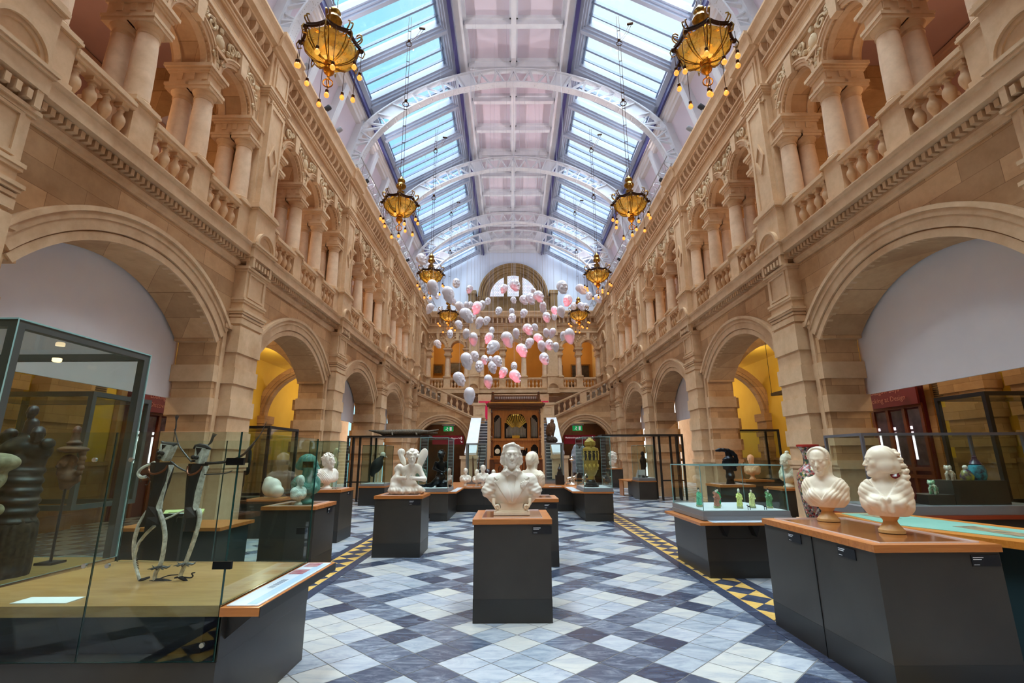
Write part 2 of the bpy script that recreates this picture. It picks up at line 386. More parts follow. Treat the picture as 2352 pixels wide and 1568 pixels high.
def pier(sg, lunette=True, hw=HALF, yc=P0):
    F = FS(sg); m = MB(); a, b = yc-hw, yc+hw; u = W-.24
    j = MB(); bx(j, F, a-.01, b+.01, W, W+.78, 0, 12)
    # lower pilaster with rusticated bands
    bx(m, F, a-.07, b+.07, u-.08, W+.1, 0, .28); bx(m, F, a-.04, b+.04, u-.04, W+.1, .28, .36)
    bx(m, F, a, b, u, W+.1, .36, 5.66)
    for zz in (1.8, 2.45, 3.11, 3.764): bx(m, F, a-.03, b+.03, u-.035, W+.1, zz, zz+(.33 if zz < 3.7 else .56))
    bx(m, F, a-.05, b+.05, u-.05, W+.1, 1.43, 1.52); bx(m, F, a-.03, b+.03, u-.03, W+.1, 1.36, 1.43)
    bx(m, F, a-.03, b+.03, u-.035, W+.1, 4.38, 4.5)
    for zz, e in ((4.53, .03), (4.60, .05), (4.65, .07), (4.86, .03), (4.91, .045)): bx(m, F, a-e, b+e, u-e, W+.1, zz, zz+.05)
    for s0, s1, za, zb in ((a+.1, a+.15, 5.0, 5.56), (b-.15, b-.1, 5.0, 5.56), (a+.1, b-.1, 5.0, 5.05), (a+.1, b-.1, 5.52, 5.56)): bx(m, F, s0, s1, u-.03, u+.01, za, zb)
    for zz, e in ((5.57, .03), (5.62, .06)): bx(m, F, a-e, b+e, u-e, W+.1, zz, zz+.05)
    for i in range(5):
        y = a+.17+i*(b-a-.34)/4; bx(m, F, y-.03, y+.03, u-.1, u, 5.72, 5.84)
    bx(m, F, a+.02, a+.1, u-.1, u+.05, 5.67, 5.91); bx(m, F, b-.1, b-.02, u-.1, u+.05, 5.67, 5.91); bx(m, F, a, b, u-.02, W, 5.8, 5.93)
    bx(m, F, a-.02, b+.02, u-.11, W, 5.9, 6.13); bx(m, F, a-.05, b+.05, u-.14, W, 6.13, 6.18); bx(m, F, a-.07, b+.07, u-.16, W, 6.18, 6.23)
    # pedestal of the upper pilaster
    bx(m, F, a, b, u-.06, W+.1, 6.23, 7.08)
    for zz, e in ((7.04, .02), (7.08, .05), (7.12, .04), (7.16, .02)): bx(m, F, a-e, b+e, u-.06-e, W+.1, zz, zz+.05)
    if lunette:
        ring(m, F, yc, 6.23, .27, .33, u-.10, u, -PI/2, PI/2, 16); ring(m, F, yc, 6.23, .33, .38, u-.14, u, -PI/2, PI/2, 16); ring(m, F, yc, 6.23, 0, .27, u-.075, u, -PI/2, PI/2, 16)
    # upper pilaster: side strips + raised centre with sunk panel and lozenge
    bx(m, F, a, b, u+.09, W+.1, 7.2, 9.9); bx(m, F, a+.1, b-.1, u+.01, W+.1, 7.2, 9.9)
    for s0, s1 in ((a+.1, a+.17), (b-.17, b-.1)): bx(m, F, s0, s1, u-.02, u+.02, 7.24, 9.85)
    for z0 in (7.24, 9.8): bx(m, F, a+.1, b-.1, u-.02, u+.02, z0, z0+.06)
    w = .19
    for (p, q, r, s_) in (((0, .42), (w, 0), (w-.05, 0), (0, .31)), ((w, 0), (0, -.42), (0, -.31), (w-.05, 0)), ((0, -.42), (-w, 0), (-w+.05, 0), (0, -.31)), ((-w, 0), (0, .42), (0, .31), (-w+.05, 0))):
        P = [(yc+k[0], 8.55+k[1]) for k in (p, q, r, s_)]
        f = [F(y, u-.03, z) for y, z in P]; g = [F(y, u+.01, z) for y, z in P]
        m.face(f)
        for i in range(4): m.face([f[i], f[(i+1) % 4], g[(i+1) % 4], g[i]])
    # capital with carved neck
    bx(m, F, a, b, u+.04, W+.1, 9.88, 10.02); bx(m, F, a+.08, b-.08, u-.02, W, 9.86, 9.9)
    for i in range(8): m.ball(F(a+.14+i*(b-a-.28)/7, u+.0, 9.96), (.04, .045, .05), 6, 4)
    for zz, e in ((10.03, .03), (10.08, .06), (10.13, .08), (10.19, .1)): bx(m, F, a-e, b+e, u+.05-e, W+.1, zz, zz+.055)
    # frieze block and broken cornice
    bx(m, F, a-.02, b+.02, u+.05, W+.1, 10.24, 11.3); bx(m, F, a+.08, b-.08, u+.0, W+.1, 10.3, 11.2)
    for s0, s1, za, zb in ((a+.14, a+.18, 10.4, 11.05), (b-.18, b-.14, 10.4, 11.05), (a+.14, b-.14, 10.4, 10.44), (a+.14, b-.14, 11.02, 11.06)): bx(m, F, s0, s1, u-.03, u+.01, za, zb)
    ext(m, F, [(W, 11.28), (u-.04, 11.28), (u-.05, 11.34), (u-.18, 11.36), (u-.2, 11.52), (u-.22, 11.6), (u-.28, 11.68), (u-.28, 11.76), (W+.7, 11.76), (W+.7, 11.3)], a-.12, b+.12)
    return [(j, ST), (m, ST)]

def carving(sg):
    """scrolls, leaves and shields between the arch heads"""
    F = FS(sg); m = MB(); r_ = random.Random(3)
    for k in (-1.5, -.5, .5, 1.5):
        c = ZC+k*1.487
        for g in (-1, 1):
            if (k == -1.5 and g < 0) or (k == 1.5 and g > 0): continue
            for (dy, dz, r0) in ((.34, 9.99, .15), (.12, 9.45, .08), (.55, 10.1, .07)):
                pts = [F(c+g*(dy+r0*(1-t/14)*math.cos(t*.75)), W-.075, dz+r0*(1-t/14)*math.sin(t*.75)) for t in range(12)]
                m.tube(pts, .028, 5)
            for i in range(22):
                y = r_.uniform(.02, .7); z = r_.uniform(9.25, 10.17)
                dd = math.hypot(y-.7435, z-9.18)
                if dd < .78 or (y > .62): continue
                m.ball(F(c+g*y, W-.05, z), (.06, .03+.05*r_.random(), .03+.05*r_.random()), 5, 4)
        if abs(k) < 1:
            m.ball(F(c, W-.04, 9.86), (.07, .13, .17), 8, 6)
            for z in (9.3, 9.42): m.ball(F(c, W-.05, z), (.05, .07, .07), 6, 4)
    return m

def column_meshes():
    b = MB(); b.box(-.235, .235, -.235, .235, 0, .06); b.lathe([(.225, .06), (.235, .09), (.22, .12), (.2, .125), (.205, .145), (.19, .16)], n=20)
    s = MB(); s.lathe([(.185, .16), (.183, .5), (.176, .9), (.158, 1.36)], n=22)
    c = MB(); c.lathe([(.158, 1.36), (.172, 1.37), (.172, 1.39), (.157, 1.4), (.157, 1.45), (.17, 1.46), (.2, 1.5), (.21, 1.53)], n=22)
    c.box(-.225, .225, -.225, .225, 1.53, 1.6); c.box(-.24, .24, -.24, .24, 1.6, 1.66)
    return [('base', b.mesh('column_base', ST, True)), ('shaft', s.mesh('column_shaft', stone('column_sandstone', (222, 186, 152), (234, 202, 170), (206, 168, 132)), True)), ('capital', c.mesh('column_capital', ST, True))]
COLM = column_meshes()
def baluster_mesh():
    m = MB(); m.box(-.07, .07, -.07, .07, 0, .05)
    m.lathe([(.05, .05), (.055, .07), (.04, .085), (.034, .1), (.05, .14), (.08, .22), (.086, .27), (.076, .32), (.046, .37), (.036, .42), (.05, .435), (.05, .45), (.036, .46), (.04, .48)], n=12)
    m.box(-.065, .065, -.065, .065, .48, .545)
    return m.mesh('baluster', ST, True)
BALM = baluster_mesh()
def column(loc, label, group, name='stone_column'):
    t = thing(name, label, 'column', loc, 0, group)
    for n, me in COLM: link(n, me, t)
    return t
PEDM = {}
def pedestal(loc, half, label, group, w=.46, d=.9, rz=0, h=.75):
    key = (w, d, h)
    if key not in PEDM:
        m = MB(); m.box(-w/2, w/2, 0, d, 0, h)
        for z, e in ((0, .03), (h-.02, .015), (h, .045), (h+.04, .03)): m.box(-w/2-e, w/2+e, -e, d, z, z+(.1 if z == 0 else .045))
        PEDM[key] = m.mesh('pedestal', ST)
    return link('stone_pedestal', PEDM[key], None, loc, rz, label=label, cat='pedestal', group=group)
RAILM = {}
def balustrade(loc, length, n, label, group, rz=0):
    t = thing('balustrade', label, 'balustrade', loc, rz, group)
    if length not in RAILM:
        m = MB(); m.box(-length/2, length/2, -.02, .2, .545, .6); m.box(-length/2, length/2, -.045, .225, .6, .66); m.box(-length/2, length/2, -.02, .2, .66, .7)
        RAILM[length] = m.mesh('handrail', ST)
    link('handrail', RAILM[length], t)
    for i in range(n): link('baluster', BALM, t, ((i+.5)*length/n-length/2, .09, 0))
    return t

for side, sg in PW:
    bay = [(b.mesh('wall_'+side, mt), mt) for b, mt in wall_bay(sg)]
    pr = [(b.mesh('wall_'+side, mt), mt) for b, mt in pier(sg)]
    cv = carving(sg).mesh('wall_'+side+'_carving', stone('carved_sandstone', (206, 178, 140), (220, 194, 158), (186, 156, 118)), True)
    for k in range(-2, 4):
        dy = k*BAY
        for me, mt in bay: link('wall_'+side, me, None, (0, dy, 0), kind='structure')
        if k > -2: link('wall_'+side, cv, None, (0, dy, 0), kind='structure')
        if k < 0: continue
        # colonnade of the gallery
        for i, kk in enumerate((-1.5, -.5, .5, 1.5)):
            y = ZC+dy+kk*1.487
            for jn, (fr, u) in enumerate((('front', W+.08), ('rear', W+.5))):
                column((sg*u, y, 7.06), f"{fr} column of the {ordn[i]} pair, {side} gallery, {bayname[k]}", f'{side} gallery columns')
            pedestal((sg*(W-.13), y, 6.3), .23, f"stone pedestal under the {ordn[i]} column pair, {side} gallery, {bayname[k]}", f'{side} gallery pedestals', rz=(PI/2 if sg < 0 else -PI/2))
        for i in range(3):
            balustrade((sg*(W-.14), ZC+dy+(i-1)*1.487, 6.31), 1.487-.46, 4, f"stone balustrade in the {ordn[i]} opening, {side} gallery, {bayname[k]}", f'{side} gallery balustrades', rz=(PI/2 if sg < 0 else -PI/2))
    for k in range(-3, 4):
        for me, mt in pr: link('wall_'+side, me, None, (0, k*BAY, 0), kind='structure')
    # last narrow bay by the end wall: paired pilaster, blind arch
    F = FS(sg)
    a = pier(sg, True, .3, 29.35)
    for b, mt in a: struct('wall_'+side, b, mt)
    m = MB(); c = 31.55
    slab(m, F, 27.7, 29.05, 3, 11.38, W, W+.7); slab(m, F, 29.65, 33.4, 6.2, 11.38, W-.02, W+.7, [(c, .62, 9.18, 9.18, .62, 6.4)], 18)
    slab(m, F, 29.65, 33.4, 0, 6.2, W, W+.7); slab(m, F, 27.7, 29.05, 0, 3, W, W+.7)
    bx(m, F, 29.65, 33.4, W+.55, W+.6, 6.2, 10)
    struct('wall_'+side, m, ST_J)
    m = MB()
    ring(m, F, c, 9.18, .62, .7, W-.06, W, -PI/2, PI/2); ring(m, F, c, 9.18, .7, .76, W-.1, W, -PI/2, PI/2)
    for s0, s1 in ((29.65, c-.62), (c+.62, 33.3)): bx(m, F, s0, s1, W-.08, W+.1, 8.98, 9.14); bx(m, F, s0, s1, W-.1, W+.1, 7.05, 7.15)
    for s0, s1 in ((27.7, 29.05), (29.65, 33.3)):
        bx(m, F, s0, s1, W-.13, W, 10.2, 10.33); bx(m, F, s0, s1, W-.14, W, 10.76, 10.94)
        ext(m, F, [(W, 11.3), (W-.22, 11.3), (W-.23, 11.34), (W-.34, 11.36), (W-.36, 11.52), (W-.38, 11.6), (W-.44, 11.68), (W-.44, 11.74), (W+.75, 11.74), (W+.75, 11.3)], s0, s1)
        n = int((s1-s0)/.32)
        for i in range(n):
            y = s0+(i+.5)*(s1-s0)/n; bx(m, F, y-.055, y+.055, W-.2, W, 10.94, 11.3)
        ext(m, F, [(W+.1, 5.66), (W-.05, 5.66), (W-.1, 5.80), (W-.1, 5.94), (W-.28, 5.94), (W-.28, 6.13), (W-.32, 6.2), (W+.1, 6.22)], s0, s1 if s1 < 30 else 29.9)
    bx(m, F, 27.7, 29.05, W-.08, W, 7.04, 7.2)
    struct('wall_'+side, m, ST)

    # aisle and gallery rooms behind the arcade
    def room(k, paint_lo, paint_hi):
        y0 = ZC+k*BAY-BAY/2; y1 = y0+BAY; F = FS(sg)
        m = MB(); m.cur = 0
        bx(m, F, y0, y1, 11.2, 11.4, 0, 6.0)
        m.cur = 1; bx(m, F, y0, y1, 10.2, 10.4, 6.2, 10.9)
        m.cur = 2; bx(m, F, y0, y1, W+.7, 10.4, 10.9, 11.1)
        m.cur = 3; bx(m, F, y0, y1, W-.05, 11.4, 6.02, 6.2)
        m.cur = 0; bx(m, F, y0, y1, W+.6, 11.4, 5.85, 6.01)
        m.build('wall_'+side, [paint_lo, paint_hi, PINKP if k != 0 else MAUVE, ST_W], kind='structure')
        m = MB()
        # plaster cornice and transverse arches
        for z, e in ((10.45, .06), (10.55, .1), (10.65, .16), (10.75, .24)): bx(m, F, y0, y1, 10.2-e, 10.2, z, z+.1)
        n = 40
        for i in range(n): y = y0+(i+.5)*BAY/n; bx(m, F, y-.035, y+.035, 10.06, 10.2, 10.46, 10.54)
        m.build('trim_1', mat('gallery_cornice', (196, 160, 140), .8), kind='structure')
    def transverse(yc):
        G = lambda s, d, z: (sg*s, d, z)
        m = MB()
        ring(m, G, 9.05, 3.35, 2.08, 2.42, yc-.28, yc+.28, -PI/2, PI/2, 30); ring(m, G, 9.05, 3.35, 2.02, 2.1, yc-.16, yc+.16, -PI/2, PI/2, 30); bx(m, G, 10.95, 11.25, yc-.4, yc+.4, 0, 3.35); bx(m, G, W+.7, 7.1, yc-.4, yc+.4, 0, 3.35)
        slab(m, G, W+.7, 10.2, 6.2, 10.9, yc-.35, yc+.35, [(8.5, 1.25, 8.95, 8.95, 1.25, 6.2)], 18)
        for e in (-.47, .42):
            ring(m, G, 9.05, 3.35, 2.2, 2.36, yc+e*.68, yc+e*.68+.05, -PI/2, PI/2)
            ring(m, G, 8.5, 8.95, 1.25, 1.45, yc+e*.8, yc+e*.8+.05, -PI/2, PI/2)
        for s0, s1 in ((W+.7, 7.16), (10.88, 11.2)):
            for zz in (1.43, 1.8, 2.45, 3.11): bx(m, G, s0, s1, yc-.44, yc+.44, zz, zz+(.1 if zz < 1.5 else .33))
        m.build('wall_'+side, ST_W, kind='structure')
    for k in range(-2, 4): room(k, CREAM if k < 1 else YEL, MAUVE if k < 2 else OCHRE)
    for k in range(-3, 4): transverse(P0+k*BAY)

# ---------------------------------------------------------------- floor
TX, TY = .307, .297
def floor():
    whites = [marble('white_marble_a', (186, 189, 195), (152, 160, 174), 2.0), marble('white_marble_b', (198, 196, 190), (172, 175, 180), 1.5), marble('white_marble_c', (172, 178, 186), (136, 146, 160), 2.4)]
    darks = [marble('blue_grey_marble_a', (70, 79, 98), (156, 164, 178), 3.0, w=.62), marble('blue_grey_marble_b', (88, 97, 116), (172, 179, 190), 3.4, w=.59), marble('blue_grey_marble_c', (54, 62, 82), (126, 134, 150), 2.6, w=.64)]
    gold = marble('yellow_marble', (224, 176, 92), (240, 206, 130), 3); blk = marble('dark_strip_marble', (58, 64, 84), (110, 116, 134), 3, w=.64)
    grout = mat('floor_joint', (120, 116, 112), .8)
    m = MB(); r_ = random.Random(11); g = .003
    # lattice axes: a = right+away, b = right+near ; cell (1,1) of the ring is centred at (ox,oy)
    ox, oy = -.97, 4.77; dx, dy = TX*.7071, TY*.7071
    def pt(a, b): return (ox+(a-1.5)*dx+(b-1.5)*dx, oy+(a-1.5)*dy-(b-1.5)*dy)
    def dark(a, b):
        # rings repeat along (4,4) and (6,-6)
        p = (a+b); q = (a-b)
        i0 = round((p-2)/8); j0 = round(q/12)
        for i in (i0-1, i0, i0+1):
            for j in (j0-1, j0, j0+1):
                A = a-4*i-6*j; B = b-4*i+6*j
                if 0 <= A <= 2 and 0 <= B <= 2: return not (A == 1 and B == 1)
                if A == 2 and -4 <= B < 0: return True
                if B == 0 and 2 < A <= 5: return True
                if A == 0 and 2 < B <= 5: return True
                if B == 2 and -4 <= A < 0: return True
        return False
    rng = range(-70, 90)
    for a in rng:
        for b in rng:
            P = [pt(a, b), pt(a+1, b), pt(a+1, b+1), pt(a, b+1)]
            cx = (P[0][0]+P[2][0])/2; cy = (P[0][1]+P[2][1])/2
            if abs(cx) > 7 or cy < -2 or cy > 31: continue
            d = dark(a, b); m.cur = (3+r_.choice((0, 0, 1, 1, 2))) if d else r_.choice((0, 1, 2, 0, 1))
            q = []
            for x, y in P: q.append((x+(g*2 if x < cx-.01 else -g*2 if x > cx+.01 else 0), y+(g*2 if y < cy-.01 else -g*2 if y > cy+.01 else 0), .002))
            m.face(q)
    m.build('floor', whites+darks, merge=False, kind='structure')
    m = MB(); m.box(-13, 13, -8, 36, -.2, 0); m.build('floor', grout, kind='structure')
    # side borders
    m = MB(); m.cur = 2
    for sg in (-1, 1):
        c = -.1
        for a, b in ((2.43, 2.57), (2.95, 3.09)):
            xs = sorted((c+sg*a, c+sg*b)); n = 0; y = -2
            while y < 31:
                m.cur = 1; m.face([(xs[0]+.002, y+.003, .005), (xs[1]-.002, y+.003, .005), (xs[1]-.002, y+.9, .005), (xs[0]+.002, y+.9, .005)]); y += .903
        xa = sorted((c+sg*2.572, c+sg*2.948)); xm = sum(xa)/2; st = .376; y = -2
        while y < 31:
            m.cur = 1; m.face([(xm, y, .005), (xa[1], y+st/2, .005), (xm, y+st, .005), (xa[0], y+st/2, .005)])
            m.cur = 0
            for x in xa: m.face([(x, y-st/2+.004, .005), (x, y+st/2-.004, .005), (xm+(x-xm)*.012, y, .005)])
            y += st
    m.build('floor', [gold, blk], merge=False, kind='structure')
    m = MB(); r_ = random.Random(2); m.cur = 0    # aisle paving
    for sg in (-1, 1):
        for i in range(10):
            for j in range(70):
                x = 7.0+i*.45; y = -3+j*.5; m.cur = (i+j) % 2 * 1
                xs = sorted((sg*x, sg*(x+.445))); m.face([(xs[0], y, .002), (xs[1], y, .002), (xs[1], y+.495, .002), (xs[0], y+.495, .002)])
    m.build('floor', [whites[0], darks[1]], merge=False, kind='structure')
floor()
# wall behind the viewer
m = MB(); m.box(-11.4, 11.4, -8.2, -7.9, 0, 17.5); struct('wall_front', m, ST_J)
# ---------------------------------------------------------------- roof
RX1, RZ1, RX2, RZ2 = 2.18, 16.38, 5.55, 14.5       # slope from the crown panel down to the purlin
YA, YB = -8.0, 33.4
ARCHY = [-6.8, -1.125, 4.555, 10.235, 15.915, 21.595, 27.275, 29.6]
GLASSM = glass('skylight_glass', (232, 244, 250), .1)
SHADE = mat('shaded_skylight_frame', (120, 134, 160), .4); TIMB = mat('shaded_skylight_timber', (158, 164, 182), .5)  # white frames and timbers, blue-grey shading put into their colours
def roof():
    # crown: coffered panels with the pink lighting put into their colour
    m = MB(); m.box(-2.2, 2.2, YA, YB, 16.85, 16.95); struct('ceiling', m, PINKP)
    m = MB()
    m.box(-.09, .09, YA, YB, 16.5, 16.86); m.box(-.15, .15, YA, YB, 16.72, 16.86)
    for s in (-1, 1):
        xs = sorted((s*1.8, s*2.14)); m.box(*xs, YA, YB, 16.42, 16.86)
        xs = sorted((s*1.68, s*1.83)); m.box(*xs, YA, YB, 16.68, 16.86)
    ys = []
    edges = [-6.8+5.68*k for k in range(8)]
    for a in edges:
        for j in range(3):
            y = a+5.68*j/3
            if y < YB: ys.append(y)
    for y in ys:
        m.box(-1.75, 1.75, y-.09, y+.09, 16.504, 16.86); m.box(-1.75, 1.75, y-.15, y+.15, 16.72, 16.86)
    m.box(-2, 2, 33.1, 33.3, 16.4, 16.86)
    struct('ceiling', m, WHITE)
    m = MB()
    for s in (-1, 1):
        xs = sorted((s*2.1, s*2.22)); m.box(*xs, YA, 33.25, 16.2, 16.45)
        xs = sorted((s*5.5, s*5.58)); m.box(*xs, YA, 33.25, 14.26, 14.56)
    struct('trim_2', m, NAVY)
    # slopes: rafters, sashes and panes
    for s, side in ((-1, 'left'), (1, 'right')):
        dx, dz = RX2-RX1, RZ2-RZ1; L = math.hypot(dx, dz); nx, nz = -dz/L, dx/L     # outward normal (up)
        def S(t, y, h): return (s*(RX1+dx*t/L+nx*h), y, RZ1+dz*t/L+nz*h)
        def sb(mb, t0, t1, y0, y1, h0, h1):
            p = [S(t, y, h) for h in (h0, h1) for y in (y0, y1) for t in (t0, t1)]
            for f in ((0, 2, 3, 1), (4, 5, 7, 6), (0, 1, 5, 4), (2, 6, 7, 3), (0, 4, 6, 2), (1, 3, 7, 5)): mb.face([p[i] for i in f])
        m = MB(); g = MB(); fr = MB()
        sb(m, -.12, .2, YA, YB, -.02, .5); sb(m, .2, .27, YA, YB, .06, .5); sb(m, .27, .33, YA, YB, .14, .5)
        sb(m, L-.16, L+.1, YA, YB, 0, .5); sb(m, L-.24, L-.16, YA, YB, .08, .5)
        for y in ys:
            arch = any(abs(y-a) < .1 for a in ARCHY)
            w = .17 if arch else .07
            sb(m, 0, L, y-w, y+w, 0, .5); sb(m, 0, L, y-w-.05, y+w+.05, .1, .5); sb(m, 0, L, y-w-.1, y+w+.1, .2, .5)
            y2 = y+5.68/3
            if y2 > YB: continue
            ym = (y+y2)/2
            sb(fr, .3, L-.3, ym-.035, ym+.035, .3, .42); sb(fr, .3, L-.3, y+w+.16, y+w+.19, .3, .4); sb(fr, .3, L-.3, y2-w-.42, y2-w-.38, .3, .4)
            sb(fr, .36, .42, y+w+.1, y2-w-.1, .3, .42); sb(fr, L-.34, L-.28, y+w+.1, y2-w-.1, .3, .42)
        sb(g, .35, L-.3, YA, YB, .40, .412)
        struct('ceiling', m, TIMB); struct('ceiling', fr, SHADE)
        struct('window_'+('1' if s < 0 else '2'), g, GLASSM)
        # purlin mouldings and coved lower wall
        m = MB()
        prof = [(RX2+.02, 14.55), (RX2+.04, 14.3), (RX2+.09, 14.28), (RX2+.1, 14.16), (RX2+.16, 14.14), (RX2+.17, 14.04), (RX2+.23, 14.02), (RX2+.25, 13.9), (RX2+.6, 13.88), (RX2+.9, 14.6), (RX2+.2, 14.9)]
        m.prism([(s*x, z) for x, z in prof], YA, YB, 'y')
        struct('ceiling', m, mat('purlin_paint', (214, 206, 206), .6))
        m = MB(); x0, z0, x1, z1 = W+.5, 11.7, RX2+.4, 13.95
        m.prism([(s*x0, z0), (s*x1, z1), (s*(x1+.15), z1), (s*(x0+.15), z0)], YA, YB, 'y')
        struct('ceiling', m, PINKP)
        m = MB()
        for y in ys:
            for e in (0,):
                m.obox((s*(x0-.12), y+e, z0), (s*(x1-.12), y+e, z1+.1), .3, .3); m.obox((s*(x0-.04), y+e, z0), (s*(x1-.04), y+e, z1+.1), .46, .2)
        m.box(*sorted((s*(W+.2), s*(W+.85))), YA, YB, 11.68, 11.9)
        struct('ceiling', m, WHITE)
        # closed outer skin so that daylight only comes through the glass
        m = MB(); m.box(*sorted((s*(W+.7), s*(W+1))), YA, YB, 11, 15.2); m.box(*sorted((s*(RX2+.2), s*(W+1))), YA, YB, 14.85, 15.05)
        m.box(*sorted((s*(W+.6), s*11.5)), YA, YB, 11.3, 11.5); m.box(*sorted((s*11.3, s*11.6)), YA, YB, 0, 11.5)
        struct('wall_outer', m, ST)
roof()
# curved lattice trusses
BOT = [(0, 15.75), (.8, 15.71), (1.6, 15.58), (2.4, 15.37), (3.2, 15.05), (3.9, 14.66), (4.5, 14.2), (5.0, 13.7), (5.35, 13.2), (5.6, 12.7), (5.75, 12.2), (5.8, 11.75)]
TOP = [(0, 16.38), (.9, 16.34), (1.9, 16.17), (2.8, 15.88), (3.7, 15.45), (4.5, 14.95), (5.2, 14.4), (5.75, 13.8), (6.1, 13.3), (6.35, 12.75), (6.5, 12.25), (6.55, 11.75)]
def dens(P, n=5):
    out = []
    for (a, b) in zip(P, P[1:]):
        for i in range(n): t = i/n; out.append((a[0]+(b[0]-a[0])*t, a[1]+(b[1]-a[1])*t))
    return out+[P[-1]]
def smoothc(P):
    Q = [P[0]]
    for i in range(1, len(P)-1):
        Q.append(((P[i-1][0]+2*P[i][0]+P[i+1][0])/4*.4+P[i][0]*.6, (P[i-1][1]+2*P[i][1]+P[i+1][1])/4*.4+P[i][1]*.6))
    return Q+[P[-1]]
def truss():
    root = []
    def chord(P, w, h, lip):
        m = MB(); P = smoothc(smoothc(dens(P, 3)))
        full = [(-x, z) for x, z in P[::-1]][:-1]+P
        q = []
        for i, (x, z) in enumerate(full):
            a = full[max(i-1, 0)]; b = full[min(i+1, len(full)-1)]; d = Vector((b[0]-a[0], b[1]-a[1])).normalized(); n = Vector((-d.y, d.x))
            q.append([(x+n.x*o, yy, z+n.y*o) for yy, o in ((-w/2, 0), (w/2, 0), (w/2, h), (-w/2, h))])
        for a, b in zip(q, q[1:]):
            for k in range(4): m.face([a[k], a[(k+1) % 4], b[(k+1) % 4], b[k]])
        m.face(q[0]); m.face(q[-1])
        # rivet heads on the underside
        for i, (x, z) in enumerate(full[:-1]):
            b = full[i+1]
            for t in (.0, .5):
                for yy in (-w*.3, w*.3):
                    c = (x+(b[0]-x)*t, yy, z+(b[1]-z)*t); m.ball(c, .016, 5, 3)
        return m
    lower = chord(BOT, .3, .05, 0); upper = chord(TOP, .24, .05, 0)
    web = MB()
    pts_b = smoothc(smoothc(dens(BOT, 3))); pts_t = smoothc(smoothc(dens(TOP, 3)))
    def at(P, f):
        i = f*(len(P)-1); k = min(int(i), len(P)-2); t = i-k
        return (P[k][0]+(P[k+1][0]-P[k][0])*t, P[k][1]+(P[k+1][1]-P[k][1])*t)
    for s in (-1, 1):
        # plates at the two kinks of the roof
        for f0, f1 in ((.16, .215), (.475, .545)):
            a, b = at(pts_b, f0), at(pts_b, f1); c, d = at(pts_t, f1), at(pts_t, f0)
            web.prism([(s*p[0], p[1]) for p in (a, b, c, d)], -.06, .06, 'y')
            for p, q in ((a, d), (b, c)): web.obox((s*p[0], 0, p[1]), (s*q[0], 0, q[1]), .2, .05)
        segs = [(0, .16, 5), (.215, .475, 9), (.545, 1.0, 8)]
        for f0, f1, n in segs:
            for i in range(n):
                fa = f0+(f1-f0)*i/n; fb = f0+(f1-f0)*(i+1)/n
                p = at(pts_b if i % 2 else pts_t, fa); q = at(pts_t if i % 2 else pts_b, fb)
                web.obox((s*p[0], 0, p[1]), (s*q[0], 0, q[1]), .1, .045)
                if f1 == 1.0 and i % 2: r = at(pts_b, fa); q = at(pts_t, fa); web.obox((s*r[0], 0, r[1]), (s*q[0], 0, q[1]), .1, .05)
        web.prism([(s*5.78, 11.7), (s*6.75, 11.7), (s*6.75, 12.4), (s*5.8, 12.35)], -.12, .12, 'y')
    return [('lower_chord', lower.mesh('chord', WHITE)), ('upper_chord', upper.mesh('chord', WHITE)), ('lattice_web', web.mesh('web', WHITE))]
TR = truss()
names = ['far behind the viewer', 'behind the viewer', 'above the viewer', 'nearest one, cut off by the top of the view', 'first whole arch along the roof', 'second whole arch along the roof', 'third whole arch along the roof', 'lattice arch closest to the end gable']
for y, nm in zip(ARCHY, names):
    if y < 6: continue
    t = thing('lattice_truss', 'white riveted curved roof truss, '+nm, 'truss', (0, y, 0), 0, 'curved roof trusses')
    for n, me in TR: link(n, me, t)
